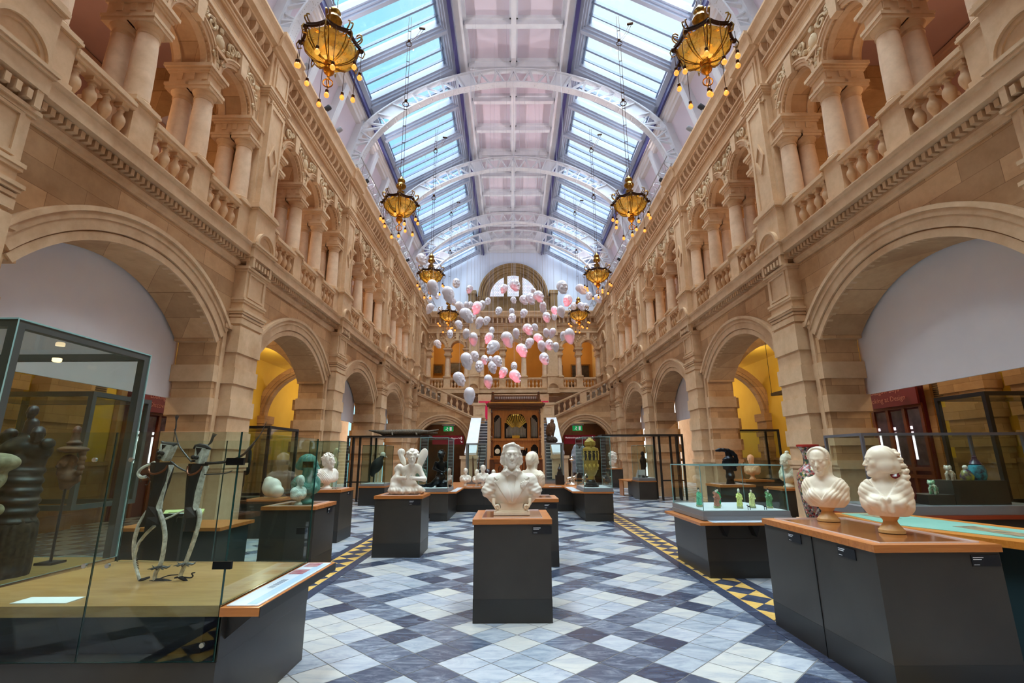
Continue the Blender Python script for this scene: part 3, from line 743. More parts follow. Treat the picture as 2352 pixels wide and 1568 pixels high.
# ---------------------------------------------------------------- the end wall with gallery, arched window and double stair
YE = 33.25
def FE(s, d, z): return (s, YE+d, z)       # d<0 comes towards the viewer
def end_wall():
    F = FE
    cols = [-6.02, -4.62, -3.26, -2.24, -.75, .75, 2.24, 3.26, 4.62, 6.02]
    arches = [(-5.32, .48), (-3.94, .46), (-1.5, .55), (0, .55), (1.5, .55), (3.94, .46), (5.32, .48)]
    m = MB()
    slab(m, F, -6.2, 6.2, 9.1, 11.4, -.03, .6, [(c, a, 9.2, 9.2, a, 9.1) for c, a in arches], 18)
    slab(m, F, -6.2, 6.2, 0, 6.2, 0, .6)
    struct('wall_back', m, ST_J)
    m = MB()
    for c, a in arches:
        for r0, r1, d in ((a, a+.07, -.06), (a+.07, a+.14, -.09)): ring(m, F, c, 9.2, r0, r1, d, 0, -PI/2, PI/2, 18)
        for s_ in (-1, 1): pass
        m.face([F(c-.08, -.15, 9.7), F(c+.08, -.15, 9.7), F(c+.12, -.15, 10.2), F(c-.12, -.15, 10.2)]); bx(m, F, c-.08, c+.08, -.14, 0, 9.7, 10.2)
    for c in cols:
        bx(m, F, c-.2, c+.2, -.08, .55, 8.72, 8.95); bx(m, F, c-.26, c+.26, -.14, .6, 8.97, 9.04); bx(m, F, c-.3, c+.3, -.17, .62, 9.04, 9.12)
    bx(m, F, -6.1, 6.1, -.13, 0, 10.22, 10.33)
    for zz, d in ((10.74, .08), (10.79, .11), (10.84, .09), (10.89, .15)): bx(m, F, -6.1, 6.1, -d, 0, zz, zz+.05)
    for i in range(38):
        x = -6+(i+.5)*12/38; bx(m, F, x-.055, x+.055, -.2, 0, 10.95, 11.3)
    ext(m, F, [(.1, 11.3), (-.22, 11.3), (-.23, 11.34), (-.34, 11.36), (-.36, 11.52), (-.44, 11.68), (-.44, 11.76), (.6, 11.76)], -6.1, 6.1)
    ext(m, F, [(.1, 5.62), (-.05, 5.62), (-.14, 5.80), (-.14, 5.93), (-.37, 5.93), (-.37, 6.13), (-.40, 6.22), (.1, 6.22)], -6.1, 6.1)
    for i in range(80): x = -6+(i+.5)*12/80; bx(m, F, x-.04, x+.04, -.22, -.13, 5.82, 5.92)
    bx(m, F, -6.1, 6.1, -.15, .15, 6.22, 6.31)
    # paired giant pilasters
    for c in (-2.75, 2.75):
        a, b = c-.36, c+.36
        bx(m, F, a, b, -.24, 0, 0, 5.7); bx(m, F, a-.05, b+.05, -.45, 0, 5.88, 6.22); bx(m, F, a, b, -.3, .1, 6.22, 7.1); bx(m, F, a-.04, b+.04, -.34, .1, 7.08, 7.2)
        bx(m, F, a, b, -.2, .1, 7.2, 9.95); bx(m, F, a+.1, b-.1, -.24, 0, 7.24, 9.9); bx(m, F, a-.06, b+.06, -.28, 0, 10.0, 10.24); bx(m, F, a, b, -.22, 0, 10.24, 11.3)
        ext(m, F, [(0, 11.3), (-.34, 11.3), (-.5, 11.36), (-.5, 11.52), (-.58, 11.7), (-.58, 11.78), (.6, 11.78)], a-.1, b+.1)
        ring(m, F, c, 6.23, .27, .33, -.36, -.2, -PI/2, PI/2, 14); ring(m, F, c, 6.23, .33, .38, -.42, -.2, -PI/2, PI/2, 14)
        for w, hh, d in ((.17, .38, -.27),):
            P = [(c, 8.55+hh), (c+w, 8.55), (c, 8.55-hh), (c-w, 8.55)]; Q = [(c, 8.55+hh-.1), (c+w-.05, 8.55), (c, 8.55-hh+.1), (c-w+.05, 8.55)]
            for i in range(4): j = (i+1) % 4; m.face([F(P[i][0], d, P[i][1]), F(P[j][0], d, P[j][1]), F(Q[j][0], d, Q[j][1]), F(Q[i][0], d, Q[i][1])])
    # attic block and window arch in grimy darker stone
    struct('wall_back', m, ST)
    m = MB(); r_ = random.Random(5)
    for c, a in arches:      # carved leaves between the arch heads
        for g in (-1, 1):
            for i in range(16):
                x = r_.uniform(.05, a+.2); z = r_.uniform(9.5, 10.15)
                if math.hypot(x, z-9.2) < a+.2: continue
                m.ball(F(c+g*x, -.05, z), (.06, .05, .07), 5, 4)
    struct('wall_back', m, ST, smooth=True)
    dk = stone('weathered_sandstone', (120, 96, 64), (150, 122, 84), (98, 78, 50))
    # white gable with the thermal window
    m = MB()
    slab(m, F, -6.6, 6.6, 11.7, 17.2, .1, .6, [(.03, 1.95, 12.95, 12.95, 1.95, 12.95)], 30)
    struct('wall_back', m, mat('gable_paint', (206, 214, 232), .7))
    m = MB(); c = .03
    for r0, r1, d in ((1.92, 2.06, -.02), (2.06, 2.2, -.1), (2.2, 2.28, -.05), (2.28, 2.42, -.16), (2.42, 2.54, -.24)): ring(m, F, c, 12.95, r0, r1, d, .4, -PI/2, PI/2, 40)
    ring(m, F, c, 12.95, 1.72, 1.94, .12, .3, -PI/2, PI/2, 40)
    for x in (-.55, .55): bx(m, F, c+x-.13, c+x+.13, .06, .4, 12.9, 14.72)
    for x in (-2.95, 2.95): bx(m, F, x-.25, x+.25, -.3, .2, 11.78, 13.1); bx(m, F, x-.31, x+.31, -.36, .2, 13.1, 13.35)
    bx(m, F, -2.7, 2.7, -.12, .3, 12.78, 12.95); bx(m, F, -2.7, 2.7, -.06, .3, 11.78, 12.78)
    for x in (-1.9, -1.1, .0, 1.1, 1.9): bx(m, F, x-.06, x+.06, -.1, 0, 11.9, 12.75)
    bx(m, F, -2.75, 2.75, -.16, .3, 11.76, 11.95)
    struct('window_3', m, dk)
    # leaded panes (each light one pane)
    lead = mat('leaded_glass_glow', (190, 205, 255), .3, emit=(205, 220, 255), estr=.9)
    m, nt, b = newmat('leaded_window_glass'); L = nt.links.new
    co_ = nt.nodes.new('ShaderNodeTexCoord').outputs['Object']; sp_ = N(nt, 'ShaderNodeSeparateXYZ'); L(co_, sp_.inputs[0]); cb = N(nt, 'ShaderNodeCombineXYZ'); L(sp_.outputs[0], cb.inputs[0]); L(sp_.outputs[2], cb.inputs[1])
    br = N(nt, 'ShaderNodeTexBrick'); br.inputs['Scale'].default_value = 1; br.inputs['Brick Width'].default_value = .16; br.inputs['Row Height'].default_value = .11; br.inputs['Mortar Size'].default_value = .008
    br.inputs['Color1'].default_value = (.74, .86, 1, 1); br.inputs['Color2'].default_value = (.9, .86, 1, 1); br.inputs['Mortar'].default_value = (.2, .2, .3, 1); L(cb.outputs[0], br.inputs['Vector'])
    b.inputs['Base Color'].default_value = (.1, .1, .12, 1); L(br.outputs[0], b.inputs['Emission Color']); b.inputs['Emission Strength'].default_value = 1.0
    def light_pane(x0, x1):
        q = MB(); n = 14; top = []
        for i in range(n+1):
            x = x0+(x1-x0)*i/n; top.append((x, 12.95+math.sqrt(max(0, 1.73**2-x*x))))
        poly = [(c+x0, 12.95)]+[(c+x, z) for x, z in top]+[(c+x1, 12.95)]
        q.prism(poly, YE+.2, YE+.22, 'y'); struct('window_3', q, m)
    light_pane(-1.73, -.68); light_pane(-.42, .42); light_pane(.68, 1.73)
    # gallery things on the end wall
    nm = ['leftmost', 'second from left', 'third from left', 'fourth from left', 'fifth from left', 'fifth from right', 'fourth from right', 'third from right', 'second from right', 'rightmost']
    for i, x in enumerate(cols):
        column((x, YE+.08, 7.06), f'stone column on the end wall gallery, {nm[i]}', 'end gallery columns')
        if i != 5: column((x, YE+.42, 7.06), f'rear stone column on the end wall gallery, standing behind the {nm[i]} one', 'end gallery columns')
        w = .46
        pedestal((x, YE-.13, 6.3), .23, f'stone pedestal on the end gallery, {nm[i]}', 'end gallery pedestals', rz=0, d=.75)
    pn = ['far left', 'left of the tall left pilaster', 'left of centre', 'centre', 'right of centre', 'right of the tall right pilaster', 'far right']
    for (c_, a_), p in zip(arches, pn):
        L_ = round((1.36 if abs(c_) > 3 else 1.5)-.46, 3)
        balustrade((c_, YE-.1, 6.31), L_, 4, f'stone balustrade of the end gallery, {p}', 'end gallery balustrades')
    # room behind the end gallery with pictures
    m = MB(); m.box(-6.2, 6.2, 37, 37.2, 6.2, 11); struct('wall_back', m, OCHRE)
    m = MB(); m.box(-6.2, 6.2, YE+.1, 37, 6.0, 6.2); m.box(-6.2, 6.2, YE+.3, 37, 10.9, 11.1); m.box(-6.6, -6.2, YE, 37.2, 6, 11); m.box(6.2, 6.6, YE, 37.2, 6, 11); struct('wall_back', m, CREAM)
    m = MB(); m.box(-7, 7, 37.2, 37.4, 0, 18); m.box(-7, 7, YE+.5, 37.4, 16.9, 17.3); struct('wall_outer', m, ST)
    fr = mat('gilt_frame', (150, 104, 40), .4, metal=.5, c2=(110, 74, 26), scale=20)
    for x, z, w, h, cc, lb in ((-4.35, 8.4, 1.3, .95, (70, 62, 44), 'dark landscape painting in a gilt frame, upper of those at the left end'), (-5.5, 8.3, .8, .8, (58, 50, 38), 'dark square painting in a gilt frame, far left of the end gallery'), (-5.45, 7.2, .9, .75, (120, 104, 74), 'pale landscape painting hung low at the far left'), (-4.4, 7.2, .7, .7, (64, 50, 36), 'small dark portrait hung low at the left'), (-3.6, 7.35, .6, .5, (88, 66, 40), 'small brown picture beside the left pilaster'),
                              (3.2, 8.0, 1.0, 1.15, (70, 46, 24), 'upright painting in a broad gold frame, right of the right pilaster'), (4.95, 8.1, 1.5, 1.1, (40, 34, 28), 'wide dark painting in a gold frame at the far right'), (4.6, 6.95, 1.3, .6, (60, 48, 34), 'low wide painting behind the far right balustrade')):
        t = thing('framed_painting', lb, 'painting', (x*1.06, 36.98, z), 0, 'pictures behind the end gallery')
        q = MB(); e = .1
        for a in ((-w/2, w/2, h/2-e, h/2), (-w/2, w/2, -h/2, -h/2+e), (-w/2, -w/2+e, -h/2, h/2), (w/2-e, w/2, -h/2, h/2)): q.box(a[0], a[1], -.07, 0, a[2], a[3])
        q.build('frame', fr, t); q = MB(); q.box(-w/2+e, w/2-e, -.03, -.01, -h/2+e, h/2-e); q.build('canvas', mat('canvas', cc, .5, c2=tuple(int(v*1.6) for v in cc), scale=4), t)
end_wall()
for x_ in (-4.6, 0, 4.6): point(x_, 35.4, 9.6, 42, (1, .88, .7), .2)
for x_ in (-4.1, 4.1): point(x_, 31.2, 3.2, 12, (1, .7, .4), .2)

# ---------------------------------------------------------------- double stair
YS = 29.3
def stairs():
    F = lambda s, d, z: (s, YS+d, z)
    for sg, side in ((-1, 'left'), (1, 'right')):
        G = lambda s, d, z: (sg*s, YS+d, z)
        m = MB()
        # side wall under the rising flight, with arched opening; top follows the string
        def top(x): return 3.95+(x-2.45)*(5.45-3.95)/(5.89-2.45)
        c, r = 4.3, 1.48; ns = 24; zs = 2.3
        xs = [2.82+0*c]
        P = []
        for i in range(ns+1):
            t = -PI/2+PI*i/ns; P.append((c+r*math.sin(t), zs+r*math.cos(t)))
        def col(xa, za, xb, zb):
            for d in (0, .4): m.face([G(xa, d, za), G(xb, d, zb), G(xb, d, top(xb)), G(xa, d, top(xa))])
            m.face([G(xa, 0, za), G(xb, 0, zb), G(xb, .4, zb), G(xa, .4, za)]); m.face([G(xa, 0, top(xa)), G(xb, 0, top(xb)), G(xb, .4, top(xb)), G(xa, .4, top(xa))])
        col(2.45, 0, c-r, 0)
        for a, b in zip(P, P[1:]): col(a[0], a[1], b[0], b[1])
        col(c+r, 0, 6.11, 0)
        m.face([G(c-r, 0, 0), G(c-r, .4, 0), G(c-r, .4, zs), G(c-r, 0, zs)]); m.face([G(c+r, 0, 0), G(c+r, .4, 0), G(c+r, .4, zs), G(c+r, 0, zs)])
        bx(m, G, 1.75, 2.45, 0, 1.3, 2.0, 3.95)
        struct('wall_stair_'+side, m, ST_J)
        m = MB()
        for r0, r1, d in ((r, r+.12, -.04), (r+.14, r+.3, -.07), (r+.3, r+.38, -.12)): ring(m, G, c, zs, r0, r1, d, .02, -1.42, 1.42, 30)
        # string moulding
        def slope(z0, z1, d0, d1):
            m.prism([(sg*2.3, top(2.3)+z0), (sg*6.0, top(6.0)+z0), (sg*6.0, top(6.0)+z1), (sg*2.3, top(2.3)+z1)], YS+d0, YS+d1, 'y')
        slope(-.08, .02, -.07, .3); slope(.02, .1, -.1, .35)
        bx(m, G, c-r-.35, c-r+.02, -.06, .45, 1.4, 1.52); bx(m, G, c-r-.33, c-r+.02, -.04, .45, 0, .3)
        struct('wall_stair_'+side, m, ST)
        # steps of the upper flight
        m = MB(); n = 18
        for i in range(n):
            x0 = 2.4+i*(3.7/n); z = 3.75+(i+1)*(6.2-3.75)/n; bx(m, G, x0, 6.2, .3, 3.0, z-.14, z)
        struct('wall_stair_steps', m, mat('stone_steps', (176, 164, 148), .7, c2=(160, 148, 134)))
        # raking balustrade of the flight
        t = thing('stair_balustrade', f'raking stone balustrade of the stair flight rising to the {side} gallery', 'balustrade', (0, 0, 0), 0, 'stair balustrades')
        q = MB()
        def rk(z0, z1, d0, d1, xa=2.35, xb=6.0): q.prism([(sg*xa, top(xa)+z0), (sg*xb, top(xb)+z0), (sg*xb, top(xb)+z1), (sg*xa, top(xa)+z1)], YS+d0, YS+d1, 'y')
        rk(.72, .78, .0, .24); rk(.78, .86, -.03, .27)
        for x in (4.25,): bx(q, G, x-.2, x+.2, .0, .24, top(x)+.08, top(x)+.78)
        q.build('handrail', ST, t)
        k = 0
        for x in [2.75, 3.1, 3.45, 3.8, 4.72, 5.07, 5.42, 5.75]:
            ob = link('baluster', BALM, t, (sg*x, YS+.12, top(x)+.1)); ob.scale = (1, 1, 1.16)
        # newel block and the pier below
        t = thing('newel_post', f'square panelled stone newel block at the foot of the {side} flight', 'newel', (sg*2.1, YS, 0), 0, 'newel blocks')
        q = MB(); q.box(-.34, .34, -.1, .6, 3.95, 4.75); q.box(-.38, .38, -.14, .64, 4.7, 4.84); q.box(-.37, .37, -.13, .63, 3.92, 4.0)
        q.build('block', ST, t); q = MB()
        for a in ((-.2, .2, 4.55, 4.59), (-.2, .2, 4.12, 4.16), (-.2, -.16, 4.12, 4.59), (.16, .2, 4.12, 4.59)): q.box(a[0], a[1], -.125, -.1, a[2], a[3])
        q.build('panel_moulding', ST, t)
        # white sloping ramp panel and its pedestal
        t = thing('stair_ramp_panel', f'white sloping panel covering the parapet, {side} side of the centre stair', 'panel', (0, 0, 0), 0, 'white parapet panels')
        q = MB(); q.prism([(YS-.1, 3.95), (YS-.1, 3.85), (25.2, 1.75), (25.2, 1.85)], sg*1.95 if sg > 0 else -2.55, 2.55 if sg > 0 else -1.95, 'x'); q.build('board', WHITE, t)
        m = MB(); m.prism([(YS, 0), (YS, 3.84), (25.2, 1.74), (25.2, 0)], 2.0 if sg > 0 else -2.5, 2.5 if sg > 0 else -2.0, 'x'); struct('wall_stair_'+side, m, ST)
        t = thing('stone_pier', f'panelled stone pier at the bottom {side} of the centre stair', 'pier', (sg*2.28, 24.9, 0), 0, 'stair foot piers')
        q = MB(); q.box(-.38, .38, -.35, .35, 0, 1.55); q.box(-.44, .44, -.41, .41, 1.55, 1.7); q.box(-.43, .43, -.4, .4, 0, .25); q.build('shaft', ST, t)
        q = MB()
        for a in ((-.24, .24, 1.32, 1.38), (-.24, .24, .4, .46), (-.24, -.19, .4, 1.38), (.19, .24, .4, 1.38)): q.box(a[0], a[1], -.37, -.34, a[2], a[3])
        q.build('panel_moulding', ST, t)
    # centre flight
    m = MB(); n = 22
    for i in range(n): z = (i+1)*3.75/n; y = 24.8+i*(YS+.2-24.8)/n; m.box(-2.0, 2.0, y, YS+3.9, z-.05, z-.008); m.box(-2.0, 2.0, y+.03, YS+3.9, z-3.75/n, z-.04)
    struct('wall_stair_steps', m, mat('grey_steps', (120, 122, 130), .6, c2=(92, 94, 104)))
    m = MB()
    for i in range(n): z = (i+1)*3.75/n; y = 24.8+i*(YS+.2-24.8)/n; m.box(-2.0, 2.0, y-.012, y+.05, z-.03, z+.004)
    struct('wall_stair_steps', m, mat('pale_nosing', (206, 206, 208), .5))
    # dim rooms behind the stair arches
    m = MB(); m.box(-6.1, 6.1, 32.6, 32.8, 0, 5.6); struct('wall_back', m, mat('brown_timber_wall', (120, 72, 34), .6, c2=(88, 52, 26), scale=1.5))
    m = MB(); m.box(-2.3, 2.3, 31.2, 31.4, 3.75, 5.6); struct('wall_back', m, ST)
    red = mat('red_sign', (168, 14, 48), .5); wt = mat('white_lettering', (245, 235, 238), .5, emit=(245, 235, 238), estr=.4)
    for sg, side in ((-1, 'left'), (1, 'right')):
        t = thing('hanging_sign', f'dark red gallery sign with white lettering in the {side} arch under the stair', 'sign', (sg*4.0, 29.9, 2.65), 0, 'red signs under the stair')
        q = MB(); q.box(-.95, .95, 0, .05, -.25, .28); q.build('board', red, t)
        for row, (txt, sz) in enumerate((('Mackintosh and the Glasgow Style', .125), ('Scottish Art' if 0 else 'Mackintosh', .1))):
            if row: continue
            text_obj('lettering', txt, sz, (0, -.012, .08), t, wt)
        q = MB(); q.tube([(.8, -.01, .02), (.8, -.01, .2)], .015, 4); q.tube([(.76, -.01, .14), (.8, -.01, .2), (.84, -.01, .14)], .014, 4); q.tube([(.76, -.01, -.04), (.86, -.01, -.14)], .015, 4); q.tube([(.86, -.01, -.08), (.86, -.01, -.14), (.8, -.01, -.14)], .014, 4)
        q.build('arrows', wt, t)
        t = thing('exit_sign', f'green lit running-man exit sign in the {side} arch under the stair', 'exit sign', (sg*4.0-.05, 30.3, 3.35), 0, 'exit signs')
        q = MB(); q.box(-.3, .3, 0, .06, -.14, .16); q.build('box', mat('exit_green', (20, 130, 70), .4, emit=(20, 150, 80), estr=.6), t)
        q = MB(); q.box(-.4, .4, .0, .04, .2, .3); q.build('bracket', WHITE, t)
        q = MB(); q.box(.08, .2, -.01, 0, -.1, .12); q.ball((-.08, -.008, .09), (.03, .006, .03)); q.tube([(-.08, -.008, .06), (-.1, -.008, -.03), (-.04, -.008, -.1)], .018, 4); q.tube([(-.1, -.008, -.03), (-.18, -.008, -.06)], .016, 4); q.tube([(-.08, -.008, .05), (-.01, -.008, .02)], .013, 4)
        q.build('pictogram', wt, t)
    t = thing('wall_sign', 'crimson gallery banner sign on the wall behind the organ', 'sign', (0, 31.1, 4.6), 0)
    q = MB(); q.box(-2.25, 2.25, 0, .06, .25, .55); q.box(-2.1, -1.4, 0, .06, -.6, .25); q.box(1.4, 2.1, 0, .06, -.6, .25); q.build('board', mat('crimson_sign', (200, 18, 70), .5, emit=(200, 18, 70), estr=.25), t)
def text_obj(name, s, size, loc, parent, m, rot=(PI/2, 0, 0), ext_=.002, align='CENTER'):
    cu = bpy.data.curves.new(name, 'FONT'); cu.body = s; cu.size = size; cu.extrude = ext_; cu.align_x = align; cu.resolution_u = 2
    tmp = bpy.data.objects.new('tmp', cu); C.objects.link(tmp)
    dg = bpy.context.evaluated_depsgraph_get(); me = bpy.data.meshes.new_from_object(tmp.evaluated_get(dg)); bpy.data.objects.remove(tmp)
    me.materials.clear(); me.materials.append(m)
    o = bpy.data.objects.new(name, me); C.objects.link(o); o.parent = parent; o.location = loc; o.rotation_euler = rot
    return o
stairs()
# ---------------------------------------------------------------- organic surfaces: blended solids meshed as one skin
def nets(D, org, h):
    s = D < 0
    nx, ny, nz = D.shape
    c = [(i, j, k) for i in (0, 1) for j in (0, 1) for k in (0, 1)]
    sub = lambda A, o: A[o[0]:nx-1+o[0], o[1]:ny-1+o[1], o[2]:nz-1+o[2]]
    cnt = sum(sub(s, o).astype(np.int8) for o in c)
    act = np.argwhere((cnt > 0) & (cnt < 8))
    idx = -np.ones((nx-1, ny-1, nz-1), np.int64); idx[tuple(act.T)] = np.arange(len(act))
    P = np.zeros((len(act), 3)); W_ = np.zeros(len(act))
    for a in c:
        for ax in range(3):
            if a[ax]: continue
            b = list(a); b[ax] = 1
            d0 = D[act[:, 0]+a[0], act[:, 1]+a[1], act[:, 2]+a[2]]; d1 = D[act[:, 0]+b[0], act[:, 1]+b[1], act[:, 2]+b[2]]
            m = (d0 < 0) != (d1 < 0)
            t = np.where(m, d0/np.where(np.abs(d0-d1) < 1e-12, 1, d0-d1), 0)
            q = np.array(a, float)[None]*np.ones((len(act), 1)); q[:, ax] = t
            P += q*m[:, None]; W_ += m
    V = org+(act+P/W_[:, None])*h
    F_ = []
    for ax in range(3):
        u, v = (ax+1) % 3, (ax+2) % 3
        sl0 = [slice(None)]*3; sl1 = [slice(None)]*3; sl0[ax] = slice(0, -1); sl1[ax] = slice(1, None)
        e = np.argwhere(s[tuple(sl0)] != s[tuple(sl1)])
        e = e[(e[:, u] > 0) & (e[:, v] > 0) & (e[:, u] < D.shape[u]-1) & (e[:, v] < D.shape[v]-1)]
        inside = s[tuple(e.T)]
        o = []
        for du, dv in ((-1, -1), (0, -1), (0, 0), (-1, 0)):
            g = e.copy(); g[:, u] += du; g[:, v] += dv; o.append(idx[tuple(g.T)])
        q = np.stack(o, 1); q[~inside] = q[~inside][:, ::-1]; F_.append(q)
    F_ = np.concatenate(F_); F_ = F_[(F_ >= 0).all(1)]
    return V, F_
def E(c, r, k=.01, op='+', rot=None): return ('e', c, r if hasattr(r, '__len__') else (r, r, r), k, op, rot)
def K(a, b, ra, rb=None, k=.01, op='+'): return ('c', a, b, ra, ra if rb is None else rb, k, op)
def B_(c, r, rd, k=.01, op='+', rot=None): return ('b', c, r, rd, k, op, rot)
def mir(p):
    f = lambda v: (-v[0], v[1], v[2])
    if p[0] == 'e': return ('e', f(p[1]), p[2], p[3], p[4], None if p[5] is None else (p[5][0], -p[5][1], -p[5][2]))
    if p[0] == 'b': return ('b', f(p[1]), p[2], p[3], p[4], p[5], None if p[6] is None else (p[6][0], -p[6][1], -p[6][2]))
    return ('c', f(p[1]), f(p[2]))+p[3:]
def sym(*ps):
    o = []
    for p in ps: o += [p, mir(p)]
    return o
def xf(prims, s=1, t=(0, 0, 0), rz=0, rx=0, ry=0):
    """scale, rotate and move a list of solids"""
    Rm = Matrix.Rotation(rz, 3, 'Z') @ Matrix.Rotation(rx, 3, 'X') @ Matrix.Rotation(ry, 3, 'Y'); T = Vector(t)
    g = lambda v: tuple(Rm @ (Vector(v)*s)+T); o = []
    for p in prims:
        if p[0] in 'eb':
            rr = Matrix.Identity(3) if (p[5] if p[0] == 'e' else p[6]) is None else (p[5] if p[0] == 'e' else p[6])
            if isinstance(rr, tuple): rr = Matrix.Rotation(rr[2], 3, 'Z') @ Matrix.Rotation(rr[1], 3, 'Y') @ Matrix.Rotation(rr[0], 3, 'X')
            rr = Rm @ rr
            if p[0] == 'e': o.append(('e', g(p[1]), tuple(v*s for v in p[2]), p[3]*s, p[4], rr))
            else: o.append(('b', g(p[1]), tuple(v*s for v in p[2]), p[3]*s, p[4]*s, p[5], rr))
        else: o.append(('c', g(p[1]), g(p[2]), p[3]*s, p[4]*s, p[5]*s, p[6]))
    return o
def dist(p, X):
    if p[0] == 'c':
        a = np.array(p[1], np.float32); b = np.array(p[2], np.float32); ab = b-a; L = float(ab @ ab)+1e-12
        t = np.clip(((X-a) @ ab)/L, 0, 1)
        return np.linalg.norm(X-a-t[..., None]*ab, axis=-1)-(p[3]+(p[4]-p[3])*t), p[5], p[6]
    Y = X-np.array(p[1], np.float32); rr = p[5] if p[0] == 'e' else p[6]
    if rr is not None:
        if isinstance(rr, tuple): rr = Matrix.Rotation(rr[2], 3, 'Z') @ Matrix.Rotation(rr[1], 3, 'Y') @ Matrix.Rotation(rr[0], 3, 'X')
        Y = Y @ np.array(rr, np.float32)
    r = np.array(p[2], np.float32)
    if p[0] == 'e':
        k0 = np.linalg.norm(Y/r, axis=-1); k1 = np.linalg.norm(Y/(r*r), axis=-1)+1e-9
        return k0*(k0-1)/k1, p[3], p[4]
    q = np.abs(Y)-(r-p[3]); return np.linalg.norm(np.maximum(q, 0), axis=-1)+np.minimum(q.max(-1), 0)-p[3], p[4], p[5]
def sculpt(prims, h, fn=None, pad=.03, clip=None):
    lo = np.full(3, 1e9); hi = -lo
    for p in prims:
        if (p[4] if p[0] == 'e' else p[5] if p[0] == 'b' else p[6]) != '+': continue
        if p[0] == 'c':
            for c, r in ((p[1], p[3]), (p[2], p[4])): lo = np.minimum(lo, np.array(c)-r); hi = np.maximum(hi, np.array(c)+r)
        else:
            r = np.array(p[2]) if (p[5] if p[0] == 'e' else p[6]) is None else np.full(3, max(p[2])); lo = np.minimum(lo, np.array(p[1])-r); hi = np.maximum(hi, np.array(p[1])+r)
    lo -= pad; hi += pad; n = np.ceil((hi-lo)/h).astype(int)+1
    X = np.stack(np.meshgrid(*[(lo[i]+h*np.arange(n[i])).astype(np.float32) for i in range(3)], indexing='ij'), -1)
    D = np.full(X.shape[:3], 1e3, np.float32)
    for p in prims:
        d, k, op = dist(p, X); k = max(k, 1e-4)
        if op == '+':
            hh = np.maximum(k-np.abs(D-d), 0)/k; D = np.minimum(D, d)-hh*hh*k*.25
        else:
            hh = np.maximum(k-np.abs(D+d), 0)/k; D = np.maximum(D, -d)+hh*hh*k*.25
    if fn is not None: D = fn(X, D)
    if clip is not None: D = np.maximum(D, clip-X[..., 2])
    D[0] = D[-1] = 1; D[:, 0] = D[:, -1] = 1; D[:, :, 0] = D[:, :, -1] = 1
    return nets(D, lo, h)
def skin(name, prims, h, m, parent=None, fn=None, loc=None, clip=None, **k):
    V, F_ = sculpt(prims, h, fn, clip=clip)
    me = bpy.data.meshes.new(name); me.from_pydata(V.tolist(), [], F_.tolist()); me.materials.append(m)
    me.polygons.foreach_set('use_smooth', [True]*len(me.polygons))
    return link(name, me, parent, loc, **k)

def head(mouth='shut', nose=1.0, ears=True, brow=1.0, neck=True, fem=False, smile=0):
    """life-size head, chin z=-.12, crown z=+.12, face towards -y (metres)"""
    c = .01; f = .93 if fem else 1
    P = [E((0, .012, .030), (.077, .096, .088)), E((0, -.024, -.038), (.060*f, .066, .083), .03),
         E((0, -.074, -.101), (.022*f, .020, .019), .02)]
    P += sym(K((.052*f, .008, -.050), (.014, -.066, -.106), .018, .014, .03), E((.044, -.056, -.020), (.024, .020, .024), .025))
    P += sym(K((.014, -.084, .024), (.046, -.068, .026), .0105*brow, .0085, .018))
    P += [K((0, -.086, .018), (0, -.104*1.0, -.026), .0085, .0125*nose, .014), E((0, -.108, -.034), (.011*nose, .012, .010), .008)]
    P += sym(E((.012*nose, -.096, -.037), (.009, .011, .008), .006))
    P += sym(E((.031, -.101, .005), (.020, .018, .0135), .010, '-'), E((.031, -.0775, .004), (.0155, .0145, .0125), .002))
    P += sym(K((.019, -.0895, .012), (.043, -.079, .012), .004, .004, .005), K((.020, -.089, -.005), (.042, -.080, -.005), .003, .003, .005))
    if mouth == 'open':
        P += [E((0, -.090, -.074), (.022, .030, .022), .006, '-'), K((-.020, -.084, -.056), (.020, -.084, -.056), .007, .007, .012), K((-.017, -.083, -.094), (.017, -.083, -.094), .008, .008, .012)]
        P += sym(K((.024, -.080, -.060), (.019, -.080, -.090), .006, .006, .008))
    else:
        w = .024+.008*smile; u = .010*smile
        P += sym(K((0, -.096, -.060), (w, -.080, -.062+u), .0065, .003, .008), K((0, -.094, -.0735), (w*.85, -.080, -.068+u), .0075, .003, .008))
        P += [E((0, -.104, -.0670), (w, .014, .0022), .003, '-')]
        if smile > .5: P += sym(E((.040, -.072, -.040), (.017, .015, .016), .012), K((.020, -.094, -.036), (.040, -.078, -.066), .0025, .0025, .006, '-')); P += [E((0, -.104, -.066), (.020, .014, .005), .003, '-')]
    if ears: P += sym(E((.079, .012, -.006), (.007, .020, .031), .006, '+', (0, .12, .35)), E((.085, .008, -.004), (.004, .011, .020), .004, '-'))
    if neck: P += [K((0, .018, -.075), (0, .030, -.20), .052*f, .060*f, .03)]
    return P
def waves(axis, fr, amp, zmin=None, region=None):
    def fn(X, D):
        ph = sum(X[..., i]*fr[i] for i in range(3))
        w = np.sin(ph)+.5*np.sin(ph*1.9+X[..., 0]*40)
        m = region(X) if region else 1
        return D-amp*w*m
    return fn

